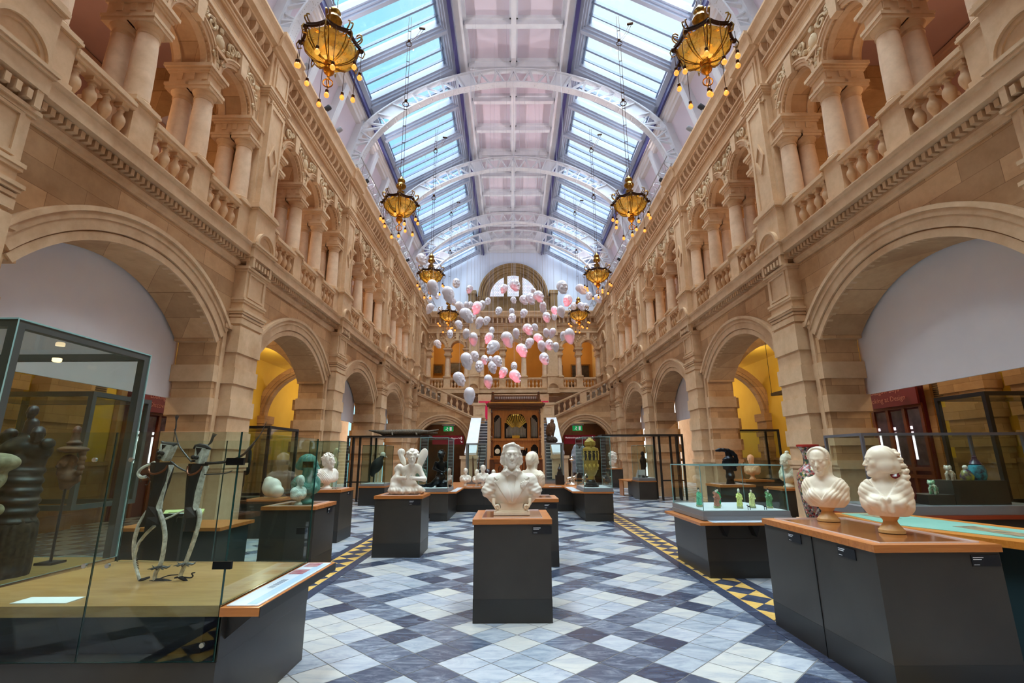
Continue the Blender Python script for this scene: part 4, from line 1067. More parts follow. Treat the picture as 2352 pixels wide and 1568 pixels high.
MARB = mat('white_statuary_marble', (236, 230, 218), .38, c2=(226, 216, 198), scale=5, detail=8)
MARBC = mat('cream_marble', (240, 228, 206), .4, c2=(230, 212, 184), scale=4, detail=6)
PLAS = mat('head_fibreglass', (222, 214, 222), .35)
BRONZE = mat('dark_bronze', (26, 28, 34), .28, metal=.7, spec=.6)
VERD = mat('green_patina', (84, 140, 124), .5, c2=(66, 120, 108), scale=14, spec=.4)
def put(name, label, cat, loc, rz=0, group=None): return thing(name, label, cat, loc, rz, group)
def socle(parent, m, r=.12, h=.12, z=0):
    q = MB(); q.lathe([(r*1.05, 0), (r*1.05, h*.15), (r*.95, h*.2), (r*.6, h*.5), (r*.55, h*.62), (r*.75, h*.8), (r*.8, h)], n=24); return q.build('socle', m, parent, smooth=True, loc=(0, 0, z))

def pmask(x, z, pts, w=.004):
    """soft mask of a convex outline drawn on the front of a figure"""
    m = None; n = len(pts); ar = sum(pts[i][0]*pts[(i+1) % n][1]-pts[(i+1) % n][0]*pts[i][1] for i in range(n)); sg = 1 if ar > 0 else -1
    for i in range(n):
        (ax, az), (bx_, bz) = pts[i], pts[(i+1) % n]; L_ = math.hypot(bx_-ax, bz-az)+1e-9
        d = sg*((bx_-ax)*(z-az)-(bz-az)*(x-ax))/L_
        m = d if m is None else np.minimum(m, d)
    return np.clip(m/w, 0, 1)
# ---- man's bust on the nearest plinth
def man_bust():
    t = put('marble_bust', 'white marble bust of a man in coat and bow tie on the nearest central plinth', 'bust', (-.147, 5.74, .985)); s = 1.12
    P = xf(head(brow=1.5, nose=1.15), s, (0, -.045, .642), rz=.08)
    P += sym(E((.092, .0, .612), (.036, .058, .062), .02), E((.078, .0, .70), (.026, .075, .06), .02), E((.098, .02, .57), (.034, .05, .04), .02), K((.066, -.075, .735), (.098, -.035, .64), .016, .022, .015))
    P += [E((0, -.005, .715), (.088, .11, .062), .02), E((0, .05, .63), (.095, .08, .11), .03), K((-.055, -.098, .752), (.02, -.105, .768), .018, .02, .012), K((.02, -.105, .768), (.075, -.08, .74), .02, .016, .012)]
    P += [K((0, .0, .56), (0, .0, .42), .066, .075, .03)]
    P += [E((0, .03, .29), (.245, .125, .17), .05), K((-.20, .02, .365), (.20, .02, .365), .07, .07, .06), E((0, -.015, .22), (.18, .125, .14), .04)]
    P += sym(K((.22, .02, .355), (.275, .0, .25), .075, .06, .04), K((.275, 0, .25), (.20, .02, .14), .058, .04, .04), E((.27, -.02, .25), (.05, .05, .05), .02))
    P += [E((0, .02, .13), (.17, .09, .06), .04)]
    P += [K((-.05, -.03, .465), (.05, -.03, .465), .055, .055, .02)]+sym(K((.055, -.085, .50), (.082, .0, .525), .014, .016, .01), K((.012, -.112, .452), (.055, -.105, .468), .014, .027, .006), K((.012, -.112, .448), (.05, -.105, .435), .012, .02, .006))
    P += [E((0, -.118, .45), (.016, .015, .018), .004)]
    for i in range(12):
        a = 2*PI*i/12; P.append(K((.145, -.112, .315), (.145+.036*math.cos(a), -.108+.012*math.cos(a), .315+.036*math.sin(a)), .006, .003, .002))
    def fn(X, D):
        x, y, z = X[..., 0], X[..., 1], X[..., 2]; ax = np.abs(x); fr = np.clip(-y*30, 0, 1)
        hm = np.clip((z-.535)*30, 0, 1)*np.clip(np.maximum.reduce([(ax-.072)*40, (z-.752)*50, (y-.0)*20]), 0, 1)
        D = D-.0026*hm*(np.sin(z*120+ax*70-y*30)+.6*np.sin(z*190+y*90))
        lap = np.maximum(pmask(ax, z, [(.055, .455), (.19, .345), (.035, .125), (.004, .14)]), pmask(ax, z, [(.055, .475), (.12, .47), (.205, .40), (.165, .365), (.06, .43)]))
        D = D-.011*lap*fr
        D = D+.006*pmask(ax, z, [(.165, .372), (.205, .385), (.20, .35)], .003)*fr
        D = D+.004*np.clip(1-np.abs(x)/.004, 0, 1)*np.clip((.38-z)*30, 0, 1)*fr*(1-lap)
        cm = np.clip((.40-z)*12, 0, 1)*np.clip((ax-.17)*25, 0, 1)
        return D-.0038*cm*(np.sin(z*75+ax*38+np.sin(y*30))+.5*np.sin(z*140-ax*60))
    skin('bust', P, .0052, MARB, t, fn, clip=.1)
    q = MB(); q.box(-.2, .2, -.13, .13, 0, .03); q.box(-.17, .17, -.11, .11, .03, .045)
    q.prism([(-.15, .045), (.15, .045), (.12, .075), (.13, .12), (-.13, .12), (-.12, .075)], -.1, .1, 'y'); q.build('base', MARBC, t)
    q = MB()
    for s_ in (-1, 1):
        q.tube([(s_*(.16+.028*(1-k/14)*math.cos(k*.6)), -.105, .078+.028*(1-k/14)*math.sin(k*.6)) for k in range(13)], .010, 6); q.lathe([(.03, 0), (.033, .02), (.028, .2)], (s_*.16, -.1, .078), 12, ax='y')
        q.tube([(s_*.18, -.1, .08), (s_*.205, -.09, .12), (s_*.2, -.07, .17)], [.016, .018, .02], 8)
    q.build('scroll', MARBC, t, smooth=True)
man_bust()
def woman(label, loc, rz, kind, s=1.2, m=None, tilt=.0, name='marble_bust', group=None, h=.0055, turn=0, mm=None):
    m = m or MARBC; t = put(name, label, 'bust', loc, rz, group)
    hz = .565; sk = s/1.24; P = xf(head(fem=True, neck=False, ears=kind not in ('braid', 'veil')), s, (0, -.01, hz), rz=turn, rx=tilt)
    H = [E((0, .018, .036), (.084, .101, .091), .02)]
    if kind == 'crown':
        for i in range(17):
            a = -.25+(PI+.5)*i/16; H.append(E((.078*math.cos(a), -.028, .045+.075*math.sin(a)), (.015, .020, .013), .005))
        H += [E((0, .085, -.005), (.055, .05, .06), .02), K((.05, .06, -.03), (.045, .05, -.17), .028, .022, .02), K((-.05, .06, -.03), (-.04, .05, -.12), .03, .02, .02)]
    if kind == 'braid':
        H += sym(E((.062, .025, -.035), (.034, .055, .055), .02)); H += [E((0, .085, -.03), (.065, .055, .065), .02)]
        for i in range(13): H.append(E(((.02 if i % 2 else -.02), .1+.05*math.sin(i*.2), .085-i*.022), (.03, .028, .019), .006))
    if kind == 'plain': H += [E((0, .1, .0), (.045, .04, .045), .02)]+sym(K((.06, .02, .0), (.045, .04, -.1), .03, .02, .02))
    if kind == 'veil': H += sym(K((.07, .02, .04), (.075, .05, -.15), .035, .04, .03))+[E((0, .08, -.03), (.08, .06, .12), .03), E((0, .05, .14), (.03, .04, .03), .01)]
    if kind == 'male':
        r2 = random.Random(9)
        for i in range(60):
            a = r2.uniform(0, 2*PI); b = r2.uniform(-.1, 1.5); x = .088*math.cos(a)*math.cos(b); y = .018+.104*math.sin(a)*math.cos(b); z = .036+.096*math.sin(b)
            if y < -.06 and z < .08: continue
            H.append(E((x, y, z), (.016, .016, .014), .006))
        H += sym(E((.07, -.01, -.02), (.016, .02, .03), .01)); H += [E((0, .07, -.03), (.06, .04, .06), .02)]
    P += xf(H, s, (0, -.01, hz), rz=turn, rx=tilt)
    P += [K((0, .01, hz-.10*s), (0, .03, .38), .048*s, .060*s, .03)]
    w = 1.15 if kind == 'male' else .64 if kind == 'braid' else .74 if kind == 'crown' else .9
    P += [K((-.15*w, .035, .335), (.15*w, .035, .335), .062, .062, .07), E((0, .02, .265), (.19*w, .105, .13), .05), E((0, -.01, .20), (.15*w, .10, .10), .05)]
    P += sym(K((.19*w, .03, .30), (.185*w, .02, .215), .058, .045, .04), K((.185*w, .02, .215), (.07, .01, .14), .045, .05, .05), K((.02, .03, .385), (.15*w, .035, .355), .035, .035, .05))
    if kind != 'male': P += sym(E((.068, -.075, .235), (.055, .05, .05), .035))
    if kind == 'braid': P += [E((0, -.118, .262), (.026, .024, .026), .008), K((0, -.12, .25), (.022, -.115, .17), .014, .011, .01), K((0, -.12, .25), (-.026, -.11, .18), .014, .011, .01)]
    zv, kv = (.265, 1.5) if kind == 'braid' else (.205, 1.45)
    def fn(X, D):
        x, y, z = X[..., 0], X[..., 1], X[..., 2]; ax = np.abs(x)
        hm = np.clip((z-hz-.01-(y+.04)*-1.2*s)*14, 0, 1)*np.clip((y+.078*s)*40, 0, 1)*np.clip((z-hz+.12)*20, 0, 1)
        D = D-.0024*hm*np.sin(y*150+z*80+ax*60)
        fr = np.clip((.06-y)*25, 0, 1)
        cl = np.maximum(np.clip((zv+kv*ax-z)/.005, 0, 1)*fr, (1-fr)*np.clip((.37-z)*30, 0, 1))
        g = (z-(.30 if kind == 'braid' else 1.1)*ax)*62+1.2*np.sin(ax*22)
        f = np.abs(np.sin(g))**.7*np.clip(ax*14, .35, 1)*np.clip(1.4-ax*3, .3, 1)
        if kind == 'braid':
            lo = np.clip((.235-z)*40, 0, 1); f = f*(1-lo)+lo*np.abs(np.sin(x*52+.8*np.sin(z*30)))
        return D-cl*(.006+(.005 if kind == 'braid' else .0062)*f)
    skin('bust', P, h, m, t, fn, clip=.13)
    socle(t, mm or m, .105*sk, .15)
    return t
STB = mat('tan_socle_marble', (212, 166, 104), .4, c2=(196, 148, 86), scale=6)
woman('cream marble bust of a woman with braided coronet, left one on the large right plinth', (2.93, 4.95, .99), -.85, 'crown', 1.07, turn=-.0, tilt=.14, mm=STB)
woman('marble bust of a woman with long plait and knotted shawl, on the large right plinth', (2.97, 4.2, .99), -.66, 'braid', 1.03, turn=-1.35, tilt=-.05, mm=STB)
woman('white marble bust half hidden behind the man in the bow tie', (.2, 8.3, .985), 2.6, 'plain', 1.2)
woman('white marble bust of a curly-haired man in profile, left of the winged youth', (-4.0, 10.45, .985), 1.0, 'male', 1.2, MARB, turn=.8)
woman('green patinated bust of a woman in profile behind the glass on the left plinth', (-3.35, 7.85, .93), .9, 'plain', 1.4, VERD, name='bronze_bust', turn=1.0)
woman('peach coloured marble bust glowing in lamplight beside the right-hand pier', (6.8, 14.4, .965), -.9, 'plain', 1.0, mat('peach_marble', (255, 206, 160), .4), h=.008)
woman('pale green-white bust of a woman with topknot behind glass, left of the tall vase', (6.28, 11.6, .91), -1.1, 'veil', 1.5, mat('pale_green_marble', (222, 226, 200), .4), h=.009)
woman('white marble bust in the distance on a dark plinth beside the vase showcase', (5.45, 27.3, 1.02), .6, 'male', 2.4, MARB, h=.014)
for i, (x, sc_, rz_, nm) in enumerate(((-1.95+.35, .78, .1, 'leftmost'), (-1.25, .72, -.5, 'second from left'), (-1.05, .92, .2, 'tallest, third from left'), (-.72, .7, .0, 'rightmost'))):
    t = woman(f'small white marble child bust on the rear counter, {nm}', (x, 15.75+.1*(i % 2), .75), rz_, 'plain', 1.0, MARB, h=.009, group='child busts'); t.scale = (sc_,)*3
# small bust in front of the green head, on the same plinth
t = woman('small white glazed bust in front of the green bronze head', (-3.35, 7.6, .93), 1.2, 'plain', 1.0, mat('celadon_white', (214, 224, 214), .35), h=.008); t.scale = (.62,)*3

# ---- helmeted dark head
def helmet():
    t = put('helmeted_bust', 'black bronze bust wearing a tall plumed crested helmet, right of centre', 'bust', (4.9, 11.6, 1.0), -1.75)
    P = xf(head(brow=1.3, neck=False), 1.6, (0, 0, .62)); P += [K((0, .02, .52), (0, .05, .26), .1, .12, .05), E((0, .04, .2), (.2, .13, .12), .05), K((0, .03, .12), (0, .03, 0), .1, .13, .03)]
    t.scale = (.74,)*3
    P += [E((0, .05, .70), (.14, .18, .14), .02), K((-.1, -.1, .72), (.1, -.1, .72), .03, .03, .02), K((0, .12, .62), (0, .2, .42), .09, .06, .03)]
    C_ = [(0, -.30, 1.0), (0, -.2, 1.02), (0, -.08, 1.02), (0, .06, 1.0), (0, .18, .94), (0, .26, .84), (0, .28, .7), (0, .26, .55)]
    for a, b in zip(C_, C_[1:]): P.append(K(a, b, .035 if a[1] < -.25 else .055, .055, .02))
    P += [K((0, .0, .98), (0, .03, .84), .05, .07, .03), E((0, .1, .9), (.04, .1, .1), .03)]
    skin('bust', P, .011, BRONZE, t, None)
helmet()

# ---- winged youth crouching over a rock
def cupid():
    t = put('marble_statue', 'white marble winged youth leaning over a rock on a dark plinth left of centre', 'statue', (-2.02, 8.98, .985), 0)
    P = xf(head(fem=True, neck=False, ears=False), .98, (.10, -.15, .62), rz=.25, rx=.1)
    for i in range(46):
        a = rnd.uniform(0, 2*PI); b = rnd.uniform(-.25, 1.5); x = .1+.1*math.cos(a)*math.cos(b); y = -.12+.115*math.sin(a)*math.cos(b); z = .665+.1*math.sin(b)
        if y < -.19 and z < .69: continue
        P.append(E((x, y, z), (.027, .025, .022), .012))
    P += [E((.1, -.12, .68), (.09, .10, .08), .03), K((.09, -.1, .53), (.05, 0, .45), .045, .06, .04)]
    P += [E((.02, .0, .40), (.15, .10, .10), .05), E((.03, -.02, .28), (.12, .09, .10), .05), E((.03, 0, .17), (.14, .10, .08), .05)]
    P += sym(K((.15, .0, .46), (.19, .02, .42), .06, .06, .04))
    P += [K((.20, .02, .43), (.31, -.02, .25), .052, .042, .03), K((.31, -.02, .25), (.13, -.16, .27), .042, .03, .02), E((.11, -.17, .28), (.035, .03, .04), .01),
          K((-.17, .02, .43), (-.17, -.06, .27), .05, .04, .03), K((-.17, -.06, .27), (-.02, -.17, .28), .042, .03, .02), E((.0, -.18, .28), (.04, .03, .035), .01)]
    for hx, sg in ((.12, 1), (-.01, -1)):      # fingers
        for i in range(4): P.append(K((hx, -.19, .29-i*.016), (hx-sg*(.04-.004*i), -.205, .315-i*.02), .0085, .0065, .004))
        P.append(K((hx, -.18, .31), (hx-sg*.01, -.2, .34), .009, .007, .004))
    # thighs spreading into rock
    P += [K((.08, 0, .12), (.24, -.08, .08), .085, .06, .05), K((-.05, 0, .12), (-.22, -.08, .12), .085, .07, .05), E((-.2, 0, .2), (.1, .1, .13), .05), E((-.02, .02, .05), (.30, .2, .085), .04), E((-.2, -.06, .06), (.12, .12, .07), .03), E((.2, .0, .05), (.13, .14, .06), .03)]
    # wings
    P += [E((.235, .05, .60), (.07, .028, .19), .02, '+', (0, .32, 0)), E((.27, .045, .68), (.075, .025, .11), .02, '+', (0, .3, 0)), E((.2, .06, .5), (.05, .03, .12), .02, '+', (0, .4, 0))]
    P += [E((-.15, .09, .72), (.07, .03, .07), .02, '+', (0, -.7, 0)), E((-.12, .08, .6), (.05, .03, .12), .02, '+', (0, -.5, 0))]
    def fn(X, D):
        x, y, z = X[..., 0], X[..., 1], X[..., 2]; rk = np.clip((.13-z)*18, 0, 1)
        D = D-.006*rk*(np.sin(x*47+z*30)*np.sin(y*52+1)+.5*np.sin(x*110+y*90))
        return D-.0012*np.clip((y-.03)*40, 0, 1)*np.clip((z-.5)*20, 0, 1)*np.sin((x+.3*z)*160)
    skin('figure', P, .0068, MARB, t, fn)
cupid()

# ---- bronze mermaid in the showcase
def mermaid():
    t = put('bronze_mermaid', 'black bronze seated mermaid inside the left showcase of the counter', 'statue', (-2.12, 13.9, .80), .2)
    P = xf(head(fem=True, neck=False), 1.0, (0, -.02, .86), rx=.15, rz=.3)
    P += [E((0, .02, .9), (.1, .11, .1), .02)]
    for i in range(26): a = rnd.uniform(0, 2*PI); b = rnd.uniform(0, 1.5); P.append(E((.1*math.cos(a)*math.cos(b), .02+.11*math.sin(a)*math.cos(b), .91+.1*math.sin(b)), (.028,)*3, .012))
    P += [K((0, 0, .78), (0, .02, .7), .045, .055, .03), E((0, .02, .60), (.13, .08, .12), .04), E((0, .02, .45), (.11, .08, .13), .04), E((0, .02, .3), (.15, .12, .1), .05)]
    P += sym(K((.14, .02, .67), (.19, .0, .52), .045, .04, .03)); P += [K((.19, 0, .52), (.08, -.12, .42), .038, .028, .02), K((-.19, 0, .52), (-.02, -.13, .44), .038, .028, .02), E((.03, -.14, .42), (.05, .03, .03), .01)]
    P += [K((0, 0, .28), (-.1, -.16, .2), .11, .09, .05), K((-.1, -.16, .2), (-.25, -.12, .09), .09, .065, .04), K((-.25, -.12, .09), (-.42, -.05, .07), .065, .04, .03), E((-.5, -.04, .07), (.1, .06, .03), .02)]
    P += [E((.05, .02, .1), (.2, .17, .12), .04), E((.1, .05, .05), (.22, .17, .06), .03)]
    skin('figure', P, .012, BRONZE, t, lambda X, D: D-.006*np.clip((.22-X[..., 2])*15, 0, 1)*np.sin(X[..., 0]*60)*np.sin(X[..., 1]*55+X[..., 2]*50), clip=0)
mermaid()

# ---- grey group of two embracing figures, beyond the vase showcase
def couple():
    t = put('grey_sculpture', 'grey stone sculpture of two embracing draped figures behind the vase showcase', 'statue', (2.75, 21.2, .95), 0)
    P = []
    for x, dz in ((-.13, .06), (.16, 0)):
        P += [E((x, -.02, .98+dz), (.12, .13, .15), .04), K((x, 0, .8+dz), (x*1.2, 0, .5), .19, .22, .08), K((x*1.2, 0, .5), (x*.9, 0, .1), .2, .2, .08)]
    P += [K((-.25, -.12, .7), (.2, -.18, .6), .07, .07, .05), K((.28, -.1, .72), (-.1, -.18, .78), .06, .06, .05)]
    skin('figures', P, .022, mat('grey_stone', (150, 150, 156), .6, c2=(120, 122, 130), scale=6), t, lambda X, D: D-.012*np.clip((.85-X[..., 2])*8, 0, 1)*np.sin(X[..., 0]*32+X[..., 2]*9))
    q = MB(); q.box(-.28, .28, -.22, .22, -.12, .02); q.box(-.32, .32, -.26, .26, -.18, -.12); q.build('base', mat('dark_wood_base', (60, 34, 22), .4), t)
couple()
def eagle():
    t = put('stuffed_eagle', 'brown stuffed eagle perched on a rock on top of the right rear showcase', 'eagle', (1.3, 17.6, 2.11), .5)
    P = [E((0, .0, .52), (.11, .14, .22), .04, '+', (.35, 0, 0)), E((0, -.05, .78), (.06, .07, .07), .04), K((0, -.02, .7), (0, 0, .6), .06, .09, .04), K((0, -.11, .78), (0, -.16, .75), .022, .008, .01),
         K((0, .1, .4), (0, .22, .12), .07, .05, .03)]+sym(E((.1, .06, .48), (.04, .13, .24), .02, '+', (.45, 0, 0)), K((.05, 0, .34), (.05, -.01, .22), .05, .025, .02))
    skin('eagle', P, .012, mat('brown_feathers', (96, 66, 48), .8, c2=(130, 98, 72), scale=30, stretch=(1, 1, 3)), t, lambda X, D: D-.004*np.sin(X[..., 2]*110+np.abs(X[..., 0])*60))
    P = [E((0, 0, .1), (.2, .17, .13), .03), E((.1, 0, .08), (.12, .13, .09), .02), E((-.1, .03, .12), (.1, .1, .12), .02)]
    skin('rock', P, .014, mat('dark_rock', (58, 46, 40), .9, c2=(84, 70, 60), scale=20), t, lambda X, D: D-.012*np.sin(X[..., 0]*50)*np.sin(X[..., 1]*45+X[..., 2]*40), clip=0)
eagle()
# ---------------------------------------------------------------- plinths, counters and glass cases
PL = mat('dark_grey_laminate', (62, 57, 51), .34, c2=(54, 49, 44), scale=2, spec=.5)
PLK = mat('charcoal_laminate', (44, 43, 41), .4)
WT = wood('oiled_cherry_top', (172, 96, 40), (206, 130, 64))
OAK = wood('oak_deck', (168, 122, 70), (200, 156, 100), stretch=(1.2, 7, 7), rough=.3)
PLATE = mat('black_label_plate', (16, 18, 26), .4)
INK = mat('label_ink_white', (235, 235, 235), .5)
GL = glass('case_glass', (236, 246, 242), .06)
GLG = glass('green_case_glass', (216, 232, 224), .1)
GE = mat('glass_edge', (146, 184, 182), .15, spec=.8)
GED = mat('dark_glass_edge', (12, 60, 56), .15, spec=.8)
CLIP = mat('steel_clip', (20, 22, 24), .3, metal=.6)
TRAY = mat('grey_metal_tray', (126, 124, 126), .45)
BLK = mat('black_steel', (24, 23, 24), .4)
PERS = glass('clear_acrylic', (240, 236, 236), .14, .1)
PAPER = mat('white_paper', (240, 240, 238), .7)
def parts(t, name, m, boxes):
    for a in boxes: q = MB(); q.box(*a); q.build(name, m, t)
def plinth(x0, x1, y0, y1, h, label, group='dark exhibition plinths', name='display_plinth', plate=None, seam=None, kick=.18, poly=None, acrylic=True):
    cx, cy = (x0+x1)/2, (y0+y1)/2; t = thing(name, label, 'plinth', (cx, cy, 0), 0, group)
    w, d = x1-x0, y1-y0
    q = MB(); q.box(-w/2+.01, w/2-.01, -d/2+.01, d/2-.01, h*.24, h); q.build('body', PL, t)
    q = MB(); q.box(-w/2+.008, w/2-.008, -d/2+.008, d/2-.008, 0.004, h*.24); q.build('kick_board', PLK, t)
    q = MB(); q.box(-w/2-.005, w/2+.005, -d/2-.005, d/2+.005, h+.004, h+.055); q.build('wooden_top', WT, t)
    if seam:
        q = MB()
        for s_ in seam: q.box(-w/2+.004, -w/2+.012, s_-cy-.004, s_-cy+.004, 0, h)
        q.build('panel_seam', BLK, t)
    if acrylic:
        q = MB(); q.pane((-w/2+.09, w/2-.09, -d/2+.06, d/2-.06, h+.056, h+.066)); q.build('acrylic_sheet', [PERS, mat('acrylic_edge', (236, 232, 236), .2)], t)
    if plate is not None:
        for k, (px, py, rz) in enumerate(plate):
            q = MB(); q.box(-.1, .1, -.006, 0, -.075, .0); o = q.build('label_plate', PLATE, t, loc=(px-cx, py-cy, h-.015)); o.rotation_euler = (0, 0, rz)
            q = MB()
            for i, L_ in enumerate((.075, .06)): q.box(-.09, -.09+L_, -.0068, -.006, -.02-i*.013, -.0145-i*.013)
            q.box(-.09, -.05, -.0068, -.006, -.066, -.063)
            q.build('label_text', INK, o)
    return t
def panes(t, x0, x1, y0, y1, z0, z1, g=None, top=True, th=.012, e=None, sides='fblr'):
    g = g or GL; e = e or GE
    def pane(a, name='glass_pane'):
        q = MB(); q.pane(a); link(name, q.mesh(name, [g, e]), t)
    if 'f' in sides: pane((x0, x1, y0, y0+th, z0, z1))
    if 'b' in sides: pane((x0, x1, y1-th, y1, z0, z1))
    if 'l' in sides: pane((x0, x0+th, y0+th+.002, y1-th-.002, z0, z1))
    if 'r' in sides: pane((x1-th, x1, y0+th+.002, y1-th-.002, z0, z1))
    if top: pane((x0, x1, y0, y1, z1+.001, z1+.001+th), 'glass_lid')
def case(x0, x1, y0, y1, z0, z1, label, tray=.1, group='glass showcases', g=None, e=None, white=True, name='glass_showcase'):
    t = thing(name, label, 'showcase', (0, 0, 0), 0, group)
    q = MB(); q.box(x0-.02, x1+.02, y0-.02, y1+.02, z0, z0+tray*.45); q.box(x0-.01, x1+.01, y0-.01, y1+.01, z0+tray*.45, z0+tray); q.build('tray', TRAY, t)
    if white: q = MB(); q.box(x0+.02, x1-.02, y0+.02, y1-.02, z0+tray, z0+tray+.006); q.build('floor_panel', mat('case_floor', (215, 218, 226), .5), t)
    panes(t, x0, x1, y0, y1, z0+tray+.002, z1, g, e=e)
    return t
plinth(-.55, .265, 5.29, 6.2, .925, 'nearest dark plinth in the middle of the court, carrying the man in the bow tie', plate=[(.165, 5.30, 0)])
plinth(-.17, .575, 7.82, 8.6, .925, 'dark plinth close behind the nearest central one', plate=[(.45, 7.83, 0)])
plinth(-2.48, -1.665, 8.57, 9.38, .925, 'dark plinth under the winged marble youth, left of centre', plate=[(-1.79, 8.58, 0)])
plinth(-4.45, -3.55, 10.02, 10.86, .94, 'dark plinth at the left carrying the white curly-haired man', plate=[(-3.555, 10.55, PI/2)])
plinth(-3.8, -3.01, 7.4, 8.25, .87, 'dark plinth behind the left glass stage carrying the green head', plate=[(-3.015, 8.0, PI/2)])
plinth(2.42, 3.32, 3.66, 5.22, .93, 'large dark plinth in the right foreground with the two women', plate=[(2.43, 4.68, -PI/2), (2.43, 3.98, -PI/2), (3.2, 3.67, 0)], seam=[4.42])
plinth(4.5, 5.3, 11.2, 12.0, .93, 'dark plinth under the helmeted black bust')
plinth(5.88, 6.68, 11.2, 12.0, .85, 'dark plinth under the pale bust with the topknot', acrylic=False)
plinth(6.4, 7.2, 14.0, 14.8, .905, 'dark plinth under the peach coloured bust', acrylic=False)
plinth(5.1, 5.85, 26.9, 27.6, .96, 'distant dark plinth near the right stair arch', acrylic=False)
plinth(2.4, 3.1, 20.8, 21.6, .7, 'low dark plinth under the grey embracing figures', acrylic=False)

# U shaped counter in the middle distance
def counter():
    t = thing('display_counter', 'U shaped dark counter with a thin wooden top across the middle of the court', 'counter', (0, 0, 0))
    q = MB(); q.box(-2.3, -1.82, 13.27, 15.5, .2, .68); q.box(1.74, 2.48, 13.07, 15.5, .2, .68); q.box(-2.3, 2.48, 15.5, 18.6, .2, .68); q.build('body', PL, t)
    q = MB(); q.box(-2.29, -1.83, 13.28, 15.5, .0, .2); q.box(1.75, 2.47, 13.08, 15.5, .0, .2); q.box(-2.29, 2.47, 15.51, 18.6, 0, .2); q.build('kick_board', PLK, t)
    q = MB(); q.box(-2.32, -1.8, 13.25, 15.4, .685, .725); q.box(1.72, 2.5, 13.05, 15.4, .685, .725); q.box(-2.32, 2.5, 15.4, 18.62, .685, .725)
    q.prism([(-1.8, 13.25), (-1.6, 13.25), (-1.6, 15.4), (-1.8, 15.4)], .69, .725, 'z'); q.prism([(1.72, 13.05), (1.45, 13.2), (1.45, 15.4), (1.72, 15.4)], .69, .725, 'z'); q.build('wooden_top', WT, t)
    parts(t, 'caption_panel', mat('caption_panel', (190, 206, 226), .3, c2=(226, 230, 236), scale=9), [(-1.78, -1.63, 13.4, 15.2, .726, .732), (1.47, 1.68, 13.35, 15.2, .726, .732)]+[(x-.09, x+.09, 15.46, 15.58, .726, .731) for x in (-1.45, -1.2, -.95, -.75, 1.1, 1.3)])
    q = MB()
    for x in (-1.0, 0, .9): q.box(x-.004, x+.004, 15.492, 15.5, 0, .68)
    q.build('panel_seam', BLK, t)
counter()
case(-2.62, -1.85, 13.3, 14.6, .727, 2.13, 'square glass showcase over the black mermaid on the left arm of the counter', tray=.09)
case(1.74, 2.48, 13.08, 14.5, .727, 2.12, 'square glass showcase over the tall ochre vase on the right arm of the counter', tray=.09)
# framed rear cases left and right of the organ
def framed_case(x0, x1, y0, y1, z0, z1, label, f=.05, m=None, group='metal framed cases', g=None):
    t = thing('framed_case', label, 'showcase', (0, 0, 0), 0, group); m = m or mat('grey_steel_frame', (120, 124, 126), .4)
    q = MB()
    for x in (x0, x1-f):
        for y in (y0, y1-f): q.box(x, x+f, y, y+f, z0, z1)
    for z in (z0, z1-f):
        for y in (y0, y1-f): q.box(x0+f, x1-f, y, y+f, z, z+f)
        for x in (x0, x1-f): q.box(x, x+f, y0+f, y1-f, z, z+f)
    q.build('frame', m, t); panes(t, x0+.005, x1-.005, y0+.005, y1-.005, z0+f, z1-f, g, top=True)
    return t
framed_case(-1.74, -1.0, 17.25, 17.95, .8, 2.1, 'steel framed glass case left of the organ holding rifles')
framed_case(1.01, 1.68, 17.25, 17.95, .8, 2.1, 'steel framed glass case right of the organ under the eagle')
for x0, x1, lb in ((-1.78, -.94, 'left'), (.96, 1.7, 'right')):
    m_ = MB(); m_.box(x0, x1, 17.2, 18.0, .727, .8); m_.build('base_slab', TRAY, [o for o in bpy.data.objects if o.name.startswith('framed_case') and lb+' of the organ' in o.get('label', '')][0])
def rifles():
    for i, (x, dz, tilt) in enumerate(((-1.36, 0, .1), (-1.22, -.1, .22), (-1.48, -.3, -.05))):
        t = thing('rifle', f'long-barrelled antique gun leaning in the case left of the organ, {["tallest", "slanting to the right", "shortest, at the left"][i]}', 'gun', (x, 17.55, .86), 0, 'antique guns'); t.rotation_euler = (0, tilt, 0)
        L_ = 1.1+dz; q = MB(); q.tube([(0, 0, .3), (0, 0, L_)], .012, 6); q.build('barrel', mat('gunmetal', (40, 42, 46), .35, metal=.8), t)
        q = MB(); q.prism([(-.05, 0), (.04, 0), (.03, .28), (.018, .75), (-.018, .75), (-.03, .3)], -.014, .014, 'y'); q.build('stock', mat('gun_stock', (96, 52, 26), .4), t)
rifles()
q = MB(); q.lathe([(.06, 0), (.1, .05), (.15, .2), (.16, .3), (.13, .42), (.07, .5), (.0, .52)], n=20); q.build('leather_helmet', mat('dark_brown_lacquer', (44, 22, 24), .25), smooth=True, loc=(-.95, 16.9, .727), label='dark brown rounded helmet-like object beside the left of the organ', cat='helmet')
q = MB(); q.box(-.14, .14, -.1, .1, 0, .3); q.prism([(-.1, .3), (.1, .3), (.06, .42), (-.06, .42)], -.08, .08, 'y'); q.lathe([(.05, .42), (.07, .5), (.02, .58), (.012, .66), (0, .68)], n=12); q.build('small_shrine', BLK, smooth=False, loc=(1.45, 16.6, .727), label='small black house-shaped object with a pointed top, right of the organ', cat='ornament')

